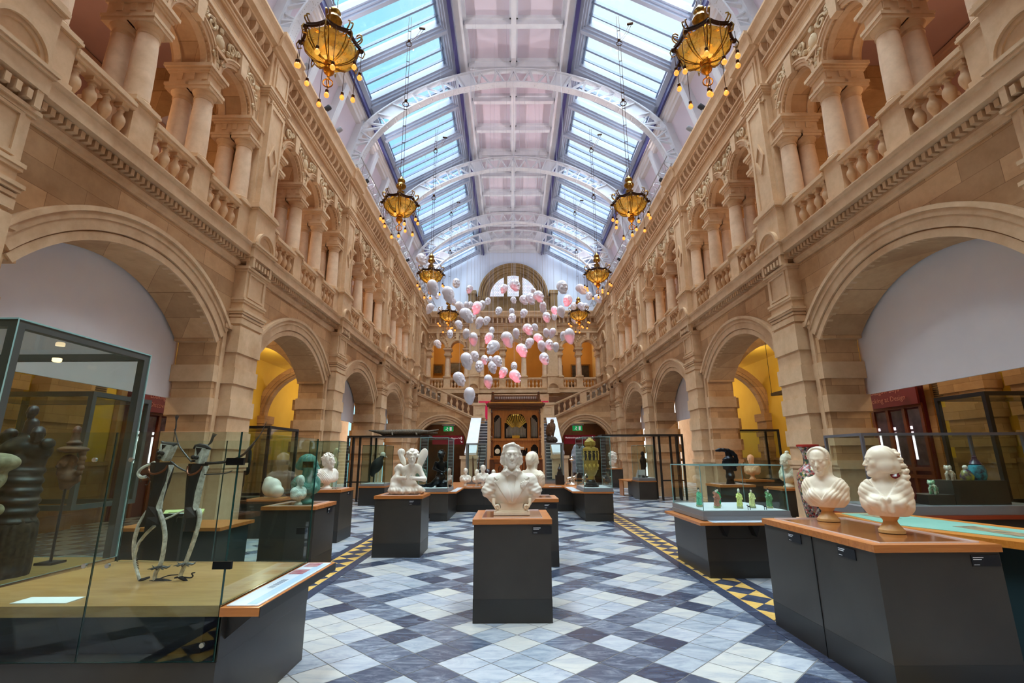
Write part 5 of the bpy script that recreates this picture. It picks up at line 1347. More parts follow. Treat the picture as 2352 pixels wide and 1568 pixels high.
# ---------------------------------------------------------------- organ
def organ():
    t = thing('orchestrion_organ', 'tall carved wooden mechanical organ with gilt pipes standing behind the counter', 'organ', (.01, 17.25, .73))
    OW = wood('organ_oak', (140, 78, 24), (182, 112, 44), stretch=(8, 8, 1)); OD = wood('organ_dark_oak', (84, 42, 16), (112, 62, 28), stretch=(8, 8, 1)); GO = mat('gilt', (216, 160, 52), .3, metal=.6)
    DK = mat('organ_inner_dark', (26, 18, 12), .7)
    H = lambda z: z-.73
    q = MB(); q.box(-.8, .8, .12, .7, 0, H(3.25)); q.build('carcass', DK, t)
    q = MB()
    for x0, x1 in ((-.84, -.78), (-.52, -.4), (.4, .52), (.78, .84)): q.box(x0, x1, .0, .14, H(.95), H(3.2))
    q.box(-.84, .84, 0, .14, H(3.1), H(3.24)); q.box(-.86, .86, -.04, .16, H(2.18), H(2.26)); q.box(-.84, .84, 0, .14, H(2.1), H(2.18)); q.box(-.84, .84, .0, .14, H(1.58), H(1.66)); q.box(-.9, .9, -.12, .16, H(1.54), H(1.59))
    q.box(-.84, .84, -.0, .16, 0, H(1.54))
    # arched heads
    F = lambda s, d, z: (s, d, z)
    slab(q, F, -.4, .4, H(2.8), H(3.12), 0, .1, [(0, .36, H(2.8), H(2.8), .36, H(2.8))], 16)
    for c in (-.65, .65): slab(q, F, c-.13, c+.13, H(2.98), H(3.12), 0, .1, [(c, .1, H(2.98), H(2.98), .1, H(2.98))], 10)
    slab(q, F, -.4, .4, H(1.92), H(2.12), 0, .1, [(0, .34, H(1.9), H(1.62), .4, H(1.92))], 14)
    for c in (-.65, .65): slab(q, F, c-.13, c+.13, H(1.96), H(2.12), 0, .1, [(c, .09, H(1.96), H(1.96), .09, H(1.96))], 10)
    q.build('casework', OW, t)
    q = MB()
    for s in (-1, 1):
        q.lathe([(.05, 0), (.055, .05), (.035, .1), (.045, .2), (.045, .5), (.03, .55), (.055, .6)], (s*.85, -.02, H(1.6)), 12)
        q.lathe([(.055, 0), (.05, .05), (.03, .08), (.05, .14), (.03, .2), (.05, .28), (.05, .34), (.03, .4), (.04, .5), (.042, .8), (.035, .86), (.055, .9)], (s*.85, -.02, H(2.26)), 12)
        q.box(s*.85-.07, s*.85+.07, -.08, .12, H(.9), H(1.55))
    for x0, x1 in ((-.78, -.3), (-.24, .24), (.3, .78)):
        for a in ((x0, x1, H(1.4), H(1.44)), (x0, x1, H(.95), H(.99)), (x0, x0+.04, H(.95), H(1.44)), (x1-.04, x1, H(.95), H(1.44))): q.box(a[0], a[1], -.03, .0, a[2], a[3])
        q.ball(((x0+x1)/2, -.0, H(1.2)), (.09, .03, .14))
    q.build('turned_columns', OD, t, smooth=True)
    q = MB()
    for i, (z, e) in enumerate(((3.24, .04), (3.3, .08), (3.36, .14), (3.42, .18), (3.46, .12))): q.box(-.86-e, .86+e, -e, .75, H(z), H(z+.055))
    q.box(-.9, .9, 0, .7, H(3.5), H(3.62)); q.build('cornice', OD, t)
    q = MB(); q.box(-.95, .95, -.16, .5, H(3.47), H(3.52)); q.build('gilt_cornice_band', wood('light_oak_band', (206, 140, 56), (224, 160, 76)), t)
    q = MB()
    for i in range(26):
        x = -.8+i*1.6/25; q.box(x-.01, x+.01, -.02, .0, H(3.6), H(3.74)); q.tube([(x+.032, -.01, H(3.62)), (x, -.01, H(3.66)), (x-.032, -.01, H(3.62))], .008, 4)
    q.box(-.84, .84, -.03, .01, H(3.73), H(3.78)); q.box(-.84, .84, -.03, .01, H(3.57), H(3.6))
    for s in (-1, 1): q.box(s*.82-.05, s*.82+.05, -.06, .04, H(3.5), H(3.8)); q.ball((s*.82, -.01, H(3.86)), (.05, .05, .06))
    q.build('cresting', OD, t)
    q = MB(); q.box(-.8, .8, .04, .07, H(3.6), H(3.73)); q.build('cresting_panel', mat('pale_scallop', (226, 206, 200), .6), t)
    PM = mat('tin_pipe', (190, 188, 180), .3, metal=.75); PG = mat('gilt_pipe', (206, 164, 70), .28, metal=.7)
    m2 = MB()
    for i in range(15):
        x = -.33+i*.66/14; hh = .62-abs(i-7)*.045; m2.lathe([(.008, 0), (.018, .1), (.018, hh), (.016, hh)], (x, .08, H(2.3)), 8)
    for c in (-.65, .65):
        for i in range(5): x = c-.09+i*.045; m2.lathe([(.006, 0), (.016, .08), (.016, .55+.05*i*(1 if c < 0 else -1)+(.2 if c > 0 else 0))], (x, .08, H(2.28)), 8)
    m2.build('front_pipes', PM, t, smooth=True)
    m2 = MB()
    for i in range(13):     # fan of brass horns
        a = R(-78+i*13); x0, z0 = .12*math.sin(a), 2.62+.05*math.cos(a); x1, z1 = .355*math.sin(a), 2.76+.33*math.cos(a)
        m2.tube([(x0, .06, H(z0)), ((x0+x1)/2, .04, H((z0+z1)/2)), (x1*.94, .01, H(z1-.01)), (x1, -.01, H(z1))], [.012, .018, .026, .034], 8)
    m2.build('brass_horns', PG, t, smooth=True)
    q = MB(); q.box(-.13, .13, -.0, .06, H(2.27), H(2.36)); q.build('name_panel', GO, t)
    q = MB(); q.lathe([(.0, 0), (.085, .005), (.09, .02), (0, .03)], (-.65, .02, H(1.82)), 20, ax='y'); q.build('round_dial', mat('ivory_dial', (226, 216, 190), .5), t)
    q = MB(); q.lathe([(.07, 0), (.07, .5)], (0, 0, 0), 14, ax=None); o = q.build('music_roll', mat('paper_roll', (226, 212, 188), .6), t, smooth=True, loc=(-.22, .06, H(1.93))); o.rotation_euler = (0, PI/2, 0)
    q = MB()
    for x in (-.05, .05, .15, .22, .6, .65, .7): q.ball((x, .09, H(1.8)), .03, 8, 6); q.tube([(x, .09, H(1.68)), (x, .09, H(1.8))], .008, 5)
    q.build('mechanism', mat('tarnished_steel', (110, 112, 112), .35, metal=.7), t)
    parts(t, 'outer_frame_post', mat('pale_pine', (222, 184, 140), .5, c2=(212, 172, 128)), [(-1.0, -.88, -.05, .75, 0, H(3.48)), (.87, .99, -.05, .75, 0, H(3.48))])
organ()

# ---------------------------------------------------------------- vases
def ochre_vase():
    t = thing('ochre_vase', 'tall ochre and black urn with a frieze of dancing figures inside the right showcase', 'vase', (2.02, 13.6, .82))
    OC = mat('ochre_clay', (176, 140, 58), .45, c2=(160, 124, 46), scale=9); BK = mat('vase_dark', (44, 36, 34), .4)
    q = MB(); q.lathe([(.1, .2), (.09, .28), (.13, .33), (.17, .42), (.2, .6), (.215, .78), (.225, .98), (.215, 1.02), (.13, 1.05), (.12, 1.08), (.15, 1.11), (.15, 1.2), (.12, 1.22), (.1, 1.24), (.09, 1.26), (.03, 1.3)], n=28); q.build('body', OC, t, smooth=True)
    q = MB(); q.lathe([(.2, 0), (.2, .05), (.17, .06), (.17, .1), (.13, .12), (.12, .16), (.09, .2)], n=8); q.build('foot', BK, t)
    q = MB(); q.lathe([(.2085, .7), (.219, .79), (.2285, .95)], n=28, cap=False); q.build('dark_band', BK, t, smooth=True)
    FG = mat('ochre_relief', (206, 168, 74), .5); q = MB()
    for i in range(12):
        a = 2*PI*i/12; r = .222; P = lambda da, z, e=0: ((r+e)*math.cos(a+da), (r+e)*math.sin(a+da), z)
        q.ball(P(0, .935), (.017, .017, .018), 6, 5); q.tube([P(0, .915), P(.03, .86), P(.02, .8)], [.012, .018, .014], 6); q.tube([P(.02, .8), P(-.05, .75), P(-.08, .705)], .01, 5); q.tube([P(.02, .8), P(.08, .76), P(.09, .705)], .01, 5); q.tube([P(.02, .9), P(.12, .93), P(.18, .9)], .007, 5); q.tube([P(0, .9), P(-.1, .87), P(-.15, .91)], .007, 5)
    q.build('figure_frieze', FG, t, smooth=True); q = MB()
    for i in range(10): a = 2*PI*i/10; q.ring = None; q.ball((.195*math.cos(a), .195*math.sin(a), .56), (.03, .03, .05), 8, 6); q.tube([(.2*math.cos(a+.2+.1*math.sin(k)), .2*math.sin(a+.2+.1*math.sin(k)), .45+k*.03) for k in range(7)], .006, 4)
    q.build('palmettes', FG, t, smooth=True)
    q = MB()
    for s in (0, PI): q.tube([(.12*math.cos(s-PI/2), .12*math.sin(s-PI/2), 1.22), (.2*math.cos(s-PI/2), .2*math.sin(s-PI/2), 1.2), (.21*math.cos(s-PI/2), .21*math.sin(s-PI/2), 1.1), (.2*math.cos(s-PI/2), .2*math.sin(s-PI/2), 1.03)], .02, 8)
    q.build('handle', OC, t, smooth=True)
ochre_vase()
def floral_vase():
    t = thing('floor_vase', 'very tall floral porcelain vase standing behind the bowed bust of a woman', 'vase', (4.54, 7.8, .36)); t.scale = (.85, .85, .97)
    m, nt, b = newmat('floral_enamel'); L = nt.links.new; b.inputs['Roughness'].default_value = .2
    co_ = nt.nodes.new('ShaderNodeTexCoord').outputs['Object']; v = N(nt, 'ShaderNodeTexVoronoi', Scale=30); L(co_, v.inputs['Vector'])
    sp_ = N(nt, 'ShaderNodeSeparateColor'); L(v.outputs['Color'], sp_.inputs[0])
    r_ = nt.nodes.new('ShaderNodeValToRGB'); r_.color_ramp.interpolation = 'CONSTANT'; L(sp_.outputs[0], r_.inputs[0]); el = r_.color_ramp.elements
    cols = [(0, (150, 60, 56)), (.22, (58, 84, 66)), (.42, (184, 110, 100)), (.6, (208, 190, 176)), (.74, (70, 66, 70)), (.9, (176, 160, 90))]
    for _ in range(len(cols)-2): el.new(.5)
    for i, (p, c_) in enumerate(cols): el[i].position = p; el[i].color = lin(c_)
    mx = N(nt, 'ShaderNodeMix', data_type='RGBA'); gt = N(nt, 'ShaderNodeMath', operation='GREATER_THAN'); gt.inputs[1].default_value = .62; L(v.outputs['Distance'], gt.inputs[0]); L(gt.outputs[0], mx.inputs[0]); L(r_.outputs[0], mx.inputs[6]); mx.inputs[7].default_value = lin((150, 126, 120)); L(mx.outputs[2], b.inputs['Base Color'])
    q = MB(); q.lathe([(.17, 0), (.165, .03), (.15, .06), (.15, .12), (.17, .3), (.215, .6), (.245, .8), (.25, .92), (.23, 1.02), (.17, 1.1), (.11, 1.15), (.1, 1.2), (.105, 1.3), (.13, 1.38), (.17, 1.42)], n=32); q.build('body', m, t, smooth=True)
    q = MB(); q.lathe([(.165, 1.42), (.185, 1.43), (.185, 1.46), (.17, 1.465)], n=32); q.build('rim', mat('red_glaze', (170, 50, 44), .2), t, smooth=True)
    q = MB(); q.lathe([(.18, -.02), (.18, 0), (.17, .01)], n=32); q.build('foot_ring', mat('pale_glaze', (214, 210, 206), .3), t, smooth=True)
    plinth(4.2, 4.88, 7.46, 8.14, .28, 'low dark plinth under the tall floral vase', acrylic=False)
floral_vase()

# ---------------------------------------------------------------- right porcelain case
def porcelain():
    t = thing('display_plinth', 'dark cabinet under the low glass case of green porcelain figures, with a projecting caption shelf', 'plinth', (0, 0, 0), 0, 'dark exhibition plinths')
    q = MB(); q.box(2.52, 3.7, 7.05, 8.36, .22, .735); q.build('body', PL, t); q = MB(); q.box(2.53, 3.69, 7.06, 8.35, 0.004, .22); q.build('kick_board', PLK, t)
    q = MB(); q.prism([(2.38, 6.85), (3.75, 6.85), (3.75, 7.05), (2.515, 7.05), (2.515, 8.4), (2.38, 8.4)], .70, .735, 'z'); q.build('wooden_ledge', WT, t)
    q = MB(); q.box(2.56, 3.7, 6.86, 7.04, .736, .742); q.build('caption_panel', mat('blue_caption', (176, 200, 226), .3, c2=(228, 234, 240), scale=5), t)
    for x in (2.75, 3.15, 3.55): q = MB(); q.prism([(x-.06, .7), (x+.06, .7), (x, .55)], 6.9, 7.05, 'y'); q.build('shelf_bracket', BLK, t)
    q = MB(); q.box(2.518, 3.7, 7.045, 7.05, .5, .505); q.build('panel_seam', BLK, t)
    case(2.52, 3.71, 7.06, 8.36, .743, 1.471, 'low wide glass case of green porcelain figures right of centre', tray=.12)
    A = wy_ = None
    cols = [((96, 176, 140), 'pale green robed porcelain lady at the left end of the low case', 0), ((150, 100, 84), 'brown and cream porcelain figure of flowers and rockwork in the low case', 1), ((30, 132, 84), 'deep green robed porcelain figure with a black hat in the low case', 0), ((186, 190, 110), 'yellow-green porcelain figure in the centre of the low case', 0), ((190, 190, 130), 'cream and green porcelain figure with flowing sleeves in the low case', 0), ((90, 130, 90), 'mottled green porcelain figure at the right end of the low case', 1)]
    for i, ((c, lb, kd), (x, y)) in enumerate(zip(cols, ((2.68, 7.62), (2.86, 7.42), (2.98, 7.66), (3.17, 7.36), (3.38, 7.42), (3.62, 7.4) if 0 else (3.6, 7.36)))):
        t = thing('porcelain_figure', lb, 'figurine', (x, y, .872), rnd.uniform(-.5, .5), 'green porcelain figures')
        g = mat('enamel_green', c, .2, c2=tuple(min(255, int(v*1.35)) for v in c), scale=40)
        P = [K((0, 0, .05), (0, 0, .14), .042, .032, .02), K((0, 0, .14), (0, 0, .2), .034, .022, .015), K((.025, -.01, .19), (.035, -.03, .13), .013, .015, .01), K((-.025, -.01, .19), (-.03, -.035, .15), .013, .014, .01)]
        if kd: P += [E((.03*math.cos(a*1.9), .02*math.sin(a*1.9), .05+.02*a), .018, .005) for a in range(9)]
        skin('robe', P, .0055, g, t, lambda X, D: D-.0025*np.sin(X[..., 2]*160+X[..., 0]*120))
        q = MB(); q.ball((0, -.004, .232), (.016, .017, .02), 10, 8); q.build('head', mat('porcelain_white', (230, 224, 208), .2), t, smooth=True)
        q = MB(); q.ball((0, .003, .252), (.018, .018, .012), 8, 6); q.ball((0, .004, .266), (.009,)*3, 6, 5); q.build('hat', BLK if i != 3 else MARB, t, smooth=True)
        q = MB(); q.box(-.04, .04, -.03, .03, 0, .03); q.build('base', mat('celadon_base', (180, 186, 140), .3), t)
    for x, lb in ((3.2, 'left of the two tiny black animals at the front of the low case'), (3.43, 'right of the two tiny black animals at the front of the low case')):
        q = MB(); q.ball((0, 0, .045), (.022, .01, .011), 8, 6); q.ball((-.022, 0, .06), (.009,)*3, 6, 5)
        for a in (-.015, .015): q.tube([(a, -.004, .04), (a, -.004, 0)], .003, 4); q.tube([(a, .004, .04), (a, .004, 0)], .003, 4)
        q.build('tiny_animal', BLK, smooth=True, loc=(x, 7.15, .87), label=lb, cat='figurine', group='tiny black animals')
porcelain()
# ---------------------------------------------------------------- right aisle cabinet and large case behind the vase
def right_back():
    t = thing('display_counter', 'long dark cabinet with a reddish wooden rim under the large glass case at the right', 'counter', (0, 0, 0))
    q = MB(); q.box(4.4, 6.9, 6.55, 7.4, 0, .8); q.build('body', PLK, t); q = MB(); q.box(4.38, 6.92, 6.53, 7.42, .80, .85); q.build('wooden_top', wood('red_cherry', (136, 48, 26), (166, 68, 36)), t)
    q = MB(); q.box(4.4, 6.9, 6.55, 7.4, .852, .96); q.build('tray', TRAY, t)
    t = thing('framed_case', 'large horizontal glass case with grey metal edges at the right, holding porcelain animals', 'showcase', (0, 0, 0), 0, 'metal framed cases')
    q = MB(); f = .035; x0, x1, y0, y1, z0, z1 = 4.55, 6.75, 6.58, 7.38, .965, 1.9; gm = mat('grey_case_frame', (96, 96, 104), .4)
    for x in (x0, x1-f):
        for y in (y0, y1-f): q.box(x, x+f, y, y+f, z0, z1)
    for y in (y0, y1-f): q.box(x0+f, x1-f, y, y+f, z1-f, z1)
    for x in (x0, x1-f): q.box(x, x+f, y0+f, y1-f, z1-f, z1)
    q.build('frame', gm, t); panes(t, x0+.003, x1-.003, y0+.003, y1-.003, z0+.001, z1-f-.002)
    for (x0, x1, zz, lb) in ((5.4, 5.76, 1.09, 'lower dark block inside the large case'), (5.665, 6.5, 1.27, 'taller dark block inside the large case')):
        m_ = MB(); m_.box(x0 if zz < 1.2 else x0+.1, x1, 6.72, 7.1, .964, zz); m_.build('riser_block', PL, label=lb+' at the right', cat='riser', group='risers')
    def lion(loc, s, c1, c2, lb):
        t = thing('porcelain_lion', lb, 'figurine', loc, -.9, 'porcelain lions'); t.scale = (s,)*3
        P = [E((0, .02, .12), (.055, .1, .05), .02), E((0, -.1, .2), (.05, .05, .045), .02), E((0, -.14, .19), (.025, .025, .02), .01), E((0, .12, .2), (.02, .03, .05), .02)]
        for x in (-.035, .035): P += [K((x, -.06, .1), (x, -.07, .01), .022, .018, .01), K((x, .08, .1), (x, .09, .01), .025, .018, .01), E((x, -.08, .24), .015, .008)]
        skin('body', P, .009, mat('lion_glaze', c1, .2, c2=c2, scale=22), t, lambda X, D: D-.003*np.sin(X[..., 1]*90)*np.sin(X[..., 2]*80))
    lion((5.6, 6.85, 1.092), .75, (90, 176, 130), (230, 222, 200), 'green-headed porcelain lion, lowest and leftmost in the large right case')
    lion((5.85+.02, 6.85, 1.272), .8, (226, 220, 204), (186, 150, 120), 'white porcelain lion on the taller block in the large right case')
    q = MB(); q.lathe([(.07, 0), (.08, .05), (.05, .12), (.03, .14)], n=14); t = thing('seated_figurine', 'purple and yellow seated porcelain figure in the large right case', 'figurine', (6.08, 6.83, 1.272)); q.build('robe', mat('purple_glaze', (70, 40, 84), .2, c2=(170, 170, 60), scale=9), t, smooth=True); q = MB(); q.ball((0, 0, .17), .03); q.build('head', MARB, t, smooth=True)
    t = thing('dark_jar', 'dark jar-shaped porcelain figure with turquoise trim at the right end of the large case', 'jar', (6.3, 6.9, 1.272)); q = MB(); q.lathe([(.08, 0), (.1, .05), (.1, .14), (.085, .19), (.05, .21)], n=18); q.build('body', mat('brown_blue_glaze', (60, 40, 50), .2, c2=(70, 170, 190), scale=10), t, smooth=True)
    q = MB(); q.lathe([(.075, .21), (.06, .24), (.03, .28), (.03, .31), (.0, .34)], n=14); q.build('lid', mat('plum_glaze', (60, 34, 56), .2), t, smooth=True)
    t = thing('red_gourd_vase', 'glossy dark red gourd-shaped vase behind the shoulder of the nearest bust', 'vase', (5.2, 6.9, .964)); q = MB(); q.lathe([(.08, 0), (.15, .06), (.16, .13), (.1, .22), (.09, .25), (.11, .3), (.1, .36), (.05, .4), (.055, .44)], n=24); q.build('body', mat('oxblood_glaze', (110, 12, 20), .12), t, smooth=True)
    # table with the green information panel
    t = thing('information_table', 'wooden edged table with a sea-green information panel behind the large right plinth', 'table', (0, 0, 0)); 
    q = MB(); q.prism([(3.42, 4.75), (3.6, 5.95), (4.3, 5.9), (4.75, 3.3), (4.0, 3.2)], .90, .955, 'z'); q.build('wooden_top', wood('orange_wood', (196, 116, 40), (220, 144, 62)), t)
    q = MB(); q.prism([(3.5, 4.95), (3.65, 5.85), (4.15, 5.8), (4.45, 3.9), (3.95, 3.9)], .956, .96, 'z'); q.build('information_panel', mat('seagreen_panel', (120, 184, 166), .3, c2=(140, 196, 180), scale=2), t)
    parts(t, 'printed_picture', mat('printed_picture', (70, 84, 76), .4, c2=(190, 160, 120), scale=14), [(3.95, 4.15, 4.15, 4.75, .961, .962), (3.75, 3.95, 5.35, 5.7, .961, .962)])
    q = MB(); q.prism([(3.6, 4.7), (3.75, 5.8), (4.2, 5.75), (4.6, 3.4), (4.1, 3.35)], 0, .9, 'z'); q.build('body', mat('blue_grey_laminate', (44, 62, 66), .4), t)
right_back()

# ---------------------------------------------------------------- left glass stage with the two scrap-metal dancers
def stage():
    t = thing('glass_stage', 'large glass walled stage with an oak deck in the left foreground', 'showcase', (0, 0, 0))
    q = MB(); q.box(-4.05, -1.872, 3.16, 4.445, 0, .45); q.build('base', PL, t)
    q = MB(); q.prism([(-1.885, 3.17), (-1.885, 4.41), (-2.9, 4.45), (-3.56, 4.54), (-3.66, 3.6), (-3.9, 3.17)], .69, .75, 'z'); q.build('deck', OAK, t)
    q = MB(); q.prism([(-2.05, 3.3), (-2.05, 4.2), (-3.4, 4.3), (-3.4, 3.3)], .45, .69, 'z'); q.build('deck_support', PLK, t)
    q = MB(); q.box(-1.87, -1.64, 3.13, 4.40, .70, .748); q.build('ledge', WT, t); q = MB(); q.box(-1.642, -1.636, 3.14, 4.4, .69, .745); q.build('ledge_edge', PLK, t)
    q = MB(); q.box(-1.85, -1.66, 3.16, 4.36, .749, .753); q.build('information_panel', mat('pale_blue_panel', (206, 218, 232), .3, c2=(226, 232, 240), scale=1.5), t)
    q = MB(); q.box(-1.74, -1.68, 3.18, 4.3, .7535, .754); q.build('panel_band', mat('band_blue', (172, 200, 226), .3), t)
    q = MB()
    for i in range(9): q.box(-1.80+.0*i, -1.76, 3.55+i*.028, 3.56+i*.028, .7535, .754)
    q.build('panel_text', mat('grey_text', (110, 120, 140), .5), t)
    parts(t, 'panel_picture', mat('magenta_photo', (150, 50, 84), .3, c2=(200, 160, 160), scale=16), [(-1.84, -1.73, 3.95, 4.1, .7535, .7545), (-1.83, -1.72, 4.2, 4.34, .7535, .7545)])
    q = MB(); q.box(-1.872, -1.865, 3.16, 4.44, .455, .69); q.build('upper_panel', PL, t)
    for y in (3.22, 3.75, 4.25): q = MB(); q.prism([(-1.87, .69), (-1.70, .69), (-1.87, .55)], y-.004, y+.004, 'y'); q.build('shelf_bracket', PLK, t)
    def pane(a, g=GLG):
        q = MB(); q.pane(a); link('glass_pane', q.mesh('glass_pane', [g, GED]), t)
    pane((-2.68, -1.885, 3.148, 3.16, .458, 1.77)); pane((-3.9, -2.684, 3.148, 3.16, .458, 1.77)); pane((-1.884, -1.872, 3.148, 4.40, .758, 1.77)); pane((-1.88, -1.875, 3.148, 3.2, .458, .69))
    pane((-2.69, -1.885, 4.40, 4.412, .758, 1.76), GL); pane((-3.5, -2.70, 4.41, 4.422, .758, 1.76), GL)
    parts(t, 'corner_clamp', CLIP, [(-1.945, -1.835, 3.125, 3.147, z-.022, z+.022) for z in (1.585, .98)]+[(-1.99, -1.9, 4.385, 4.399, z-.026, z+.026) for z in (1.55, 1.0)])
    sm_ = mat('bright_steel', (190, 200, 200), .2, metal=.9)
    for x, z in ((-2.55, 1.6), (-2.78, 1.6), (-2.58, .98), (-2.72, .98), (-1.95, .55)): q = MB(); q.lathe([(.014, 0), (.014, .015), (.008, .02)], (x, 3.128, z), 10, ax='y'); q.build('steel_stud', sm_, t, smooth=True)
    q = MB(); q.box(-3.2, -2.86, 3.22, 3.36, .751, .755); q.build('caption_card', PAPER, label='white caption card lying on the oak deck at the left', cat='card')
stage()
WM = mat('flaking_white_paint', (232, 228, 218), .6, c2=(170, 162, 150), scale=30); BM = mat('black_iron', (30, 24, 22), .55, c2=(46, 34, 28), scale=10)
BM2 = mat('scrap_steel', (90, 88, 86), .4, metal=.6)
def dancer(px, lean, lb):
    # coordinates in metres on the plane y=0 of the figure; x right, z up
    t = thing('scrap_metal_dancer', lb, 'sculpture', (px, 3.78, .752), 0, 'scrap metal dancers')
    return t
def dancers():
    def w(x, y, dy=0):     # from outline positions measured in the photograph to metres on the figures' own upright plane
        d = _f+CAMR*((x-1176)/CAMF)+CAMU*((784-y)/CAMF); p = CAMP+d*(3.78/d.y); return (p.x, dy, p.z-.752)
    D1 = dancer(0, 0, 'left scrap-metal dancer with a black body, white face and curling arms on the oak deck')
    D2 = dancer(0, 0, 'right scrap-metal dancer with a black body and upswept wire hair on the oak deck')
    c = lambda a, b, dy=0: w(280+a/3.647, 930+b/3.647, dy)
    def torso(t, L_, Rr, white):
        q = MB(); n = len(L_)
        f = [c(*p, -.035) for p in L_]+[c(*p, -.035) for p in Rr[::-1]]; g = [(x, .045, z) for x, y, z in f]
        for i in range(n-1):
            a, b, d, e = f[i], f[i+1], f[len(f)-2-i], f[len(f)-1-i]
            mid = lambda p, r_: ((p[0]+r_[0])/2, -.07, (p[2]+r_[2])/2)
            m1, m2 = mid(a, e), mid(b, d)
            q.face([a, b, m2, m1]); q.face([m1, m2, d, e]); A, B2, D_, E2 = g[i], g[i+1], g[len(f)-2-i], g[len(f)-1-i]; q.face([A, B2, D_, E2]); q.face([a, b, B2, A]); q.face([e, d, D_, E2])
        q.build('body', BM, t)
        q = MB()
        for i in range(len(white)-1):
            (x0, y0, w0), (x1, y1, w1) = white[i], white[i+1]; q.face([c(x0, y0, -.02), c(x1, y1, -.02), c(x1+w1, y1, 0), c(x0+w0, y0, 0)]); q.face([c(x0, y0, .05), c(x1, y1, .05), c(x1+w1, y1, 0), c(x0+w0, y0, 0)])
        q.build('white_side', WM, t)
    torso(D1, [(268, 480), (262, 560), (268, 640), (262, 720), (248, 830), (215, 930), (170, 1020)], [(408, 478), (400, 540), (372, 640), (338, 730), (300, 850), (312, 930), (330, 995)], [(405, 500, 5), (385, 560, 22), (352, 660, 20), (318, 760, 28), (302, 850, 24), (300, 890, 16)])
    torso(D2, [(582, 490), (570, 570), (562, 650), (556, 740), (550, 850), (545, 950), (532, 1048)], [(698, 490), (680, 540), (650, 640), (625, 730), (606, 850), (640, 930), (618, 1050)], [(698, 510, 5), (672, 570, 24), (640, 680, 42), (610, 790, 50), (604, 850, 42), (620, 880, 24)])
    q = MB()
    for i in range(8): a = 580+i*30; q.ball(c(252, a, .0), (.004, .02, .012), 6, 4)
    q.build('white_edge', WM, D1)
    def limb(t, name, pts, r, m, dy=0, n=7):
        q = MB(); P = [c(p[0], p[1], (p[2] if len(p) > 2 else dy)) for p in pts]
        Q = []
        for i in range(len(P)-1):
            for k in range(4):
                u = k/4; p0 = Vector(P[max(i-1, 0)]); p1 = Vector(P[i]); p2 = Vector(P[i+1]); p3 = Vector(P[min(i+2, len(P)-1)])
                Q.append(.5*((2*p1)+(p2-p0)*u+(2*p0-5*p1+4*p2-p3)*u*u+(3*p1-p0-3*p2+p3)*u**3))
        Q.append(Vector(P[-1])); rr = [r[0]+(r[1]-r[0])*i/(len(Q)-1) for i in range(len(Q))] if hasattr(r, '__len__') else r
        q.tube(Q, rr, n); return q.build(name, m, t, smooth=True)
    # heads
    for t, fx, fy, hat in ((D1, 382, 395, 1), (D2, 682, 425, 0)):
        q = MB(); o = [(358, 325), (448, 340), (425, 395), (385, 470), (330, 445), (345, 380)] if t is D1 else [(650, 350), (722, 362), (708, 420), (680, 494), (628, 478), (640, 400)]
        f = [c(*p, -.045) for p in o]; b = [c(*p, .03) for p in o]; q.face(f); q.face(b[::-1])
        for i in range(6): q.face([f[i], f[(i+1) % 6], b[(i+1) % 6], b[i]])
        q.build('head', WM, t)
        q = MB(); e = [(350, 400), (380, 405)] if t is D1 else [(634, 435), (664, 440)]
        for p in e: q.ball(c(*p, -.055), (.016, .012, .015), 10, 7)
        mo = (350, 438) if t is D1 else (633, 467); q.ball(c(*mo, -.05), (.016, .012, .009), 8, 6)
        o = [(372, 332), (410, 338), (372, 375)] if t is D1 else [(652, 355), (705, 362), (662, 425)]; q.face([c(*p, -.048) for p in o]); q.build('face_features', BM, t, smooth=True)
        q = MB(); hx = [(348, 305), (365, 322), (400, 330), (440, 332), (484, 322)] if t is D1 else [(615, 365), (632, 345), (665, 342), (720, 350), (760, 368)]
        q.tube([c(*p, -.02) for p in hx], [.006, .014, .02, .018, .006], 8); q.build('hat_brim', BM2 if t is D1 else BM, t, smooth=True)
        nx = (338, 505) if t is D1 else (640, 510); q = MB(); P = c(*nx, -.06)
        q.tube([(P[0]+(.066 if t is D1 else .052)*math.cos(a), P[1]+.02*math.cos(a*2), P[2]+.062*math.sin(a)) for a in [PI+PI*k/12 for k in range(13)]], .008, 6); q.build('copper_collar', mat('copper_wire', (120, 72, 50), .35, metal=.7), t, smooth=True)
    for k in range(5): limb(D1, 'hair_wire', [(432, 305), (440, 240), (448+k*2, 190), (452+2*k, 130), (446+k*8, 80-abs(k-2)*-6)], .0025, BM2)
    for k in range(5): limb(D2, 'hair_wire', [(700, 352), (735+k*4, 315), (752+k*5, 270), (765+k*8, 232+k*3)], .0025, BM2)
    limb(D1, 'arm', [(275, 475), (235, 497), (190, 515), (150, 545), (137, 580), (165, 605), (200, 600)], (.009, .013), WM); limb(D1, 'hand', [(165, 605), (158, 645), (165, 618), (205, 598), (230, 622), (215, 665), (195, 668)], .003, BM2)
    limb(D1, 'arm', [(410, 472), (470, 520), (560, 562), (660, 580), (780, 578), (870, 570), (925, 550)], (.007, .004), BM2)
    limb(D2, 'arm', [(585, 478), (530, 410), (480, 340), (455, 260), (440, 200)], (.006, .004), BM2)
    limb(D2, 'arm', [(700, 487), (780, 485), (860, 478), (940, 455), (1000, 425), (1060, 380), (1110, 320)], (.011, .008), BM)
    limb(D2, 'spear', [(1030, 400), (1100, 320), (1160, 245), (1212, 138)], (.008, .002), BM2)
    q = MB()
    for k in range(8): a, b, _ = 785+k*12, 484-k*1.5, 0; q.tube([c(a-4, b-10), c(a+4, b+8)], .0035, 5)
    q.build('binding', BM, D2)
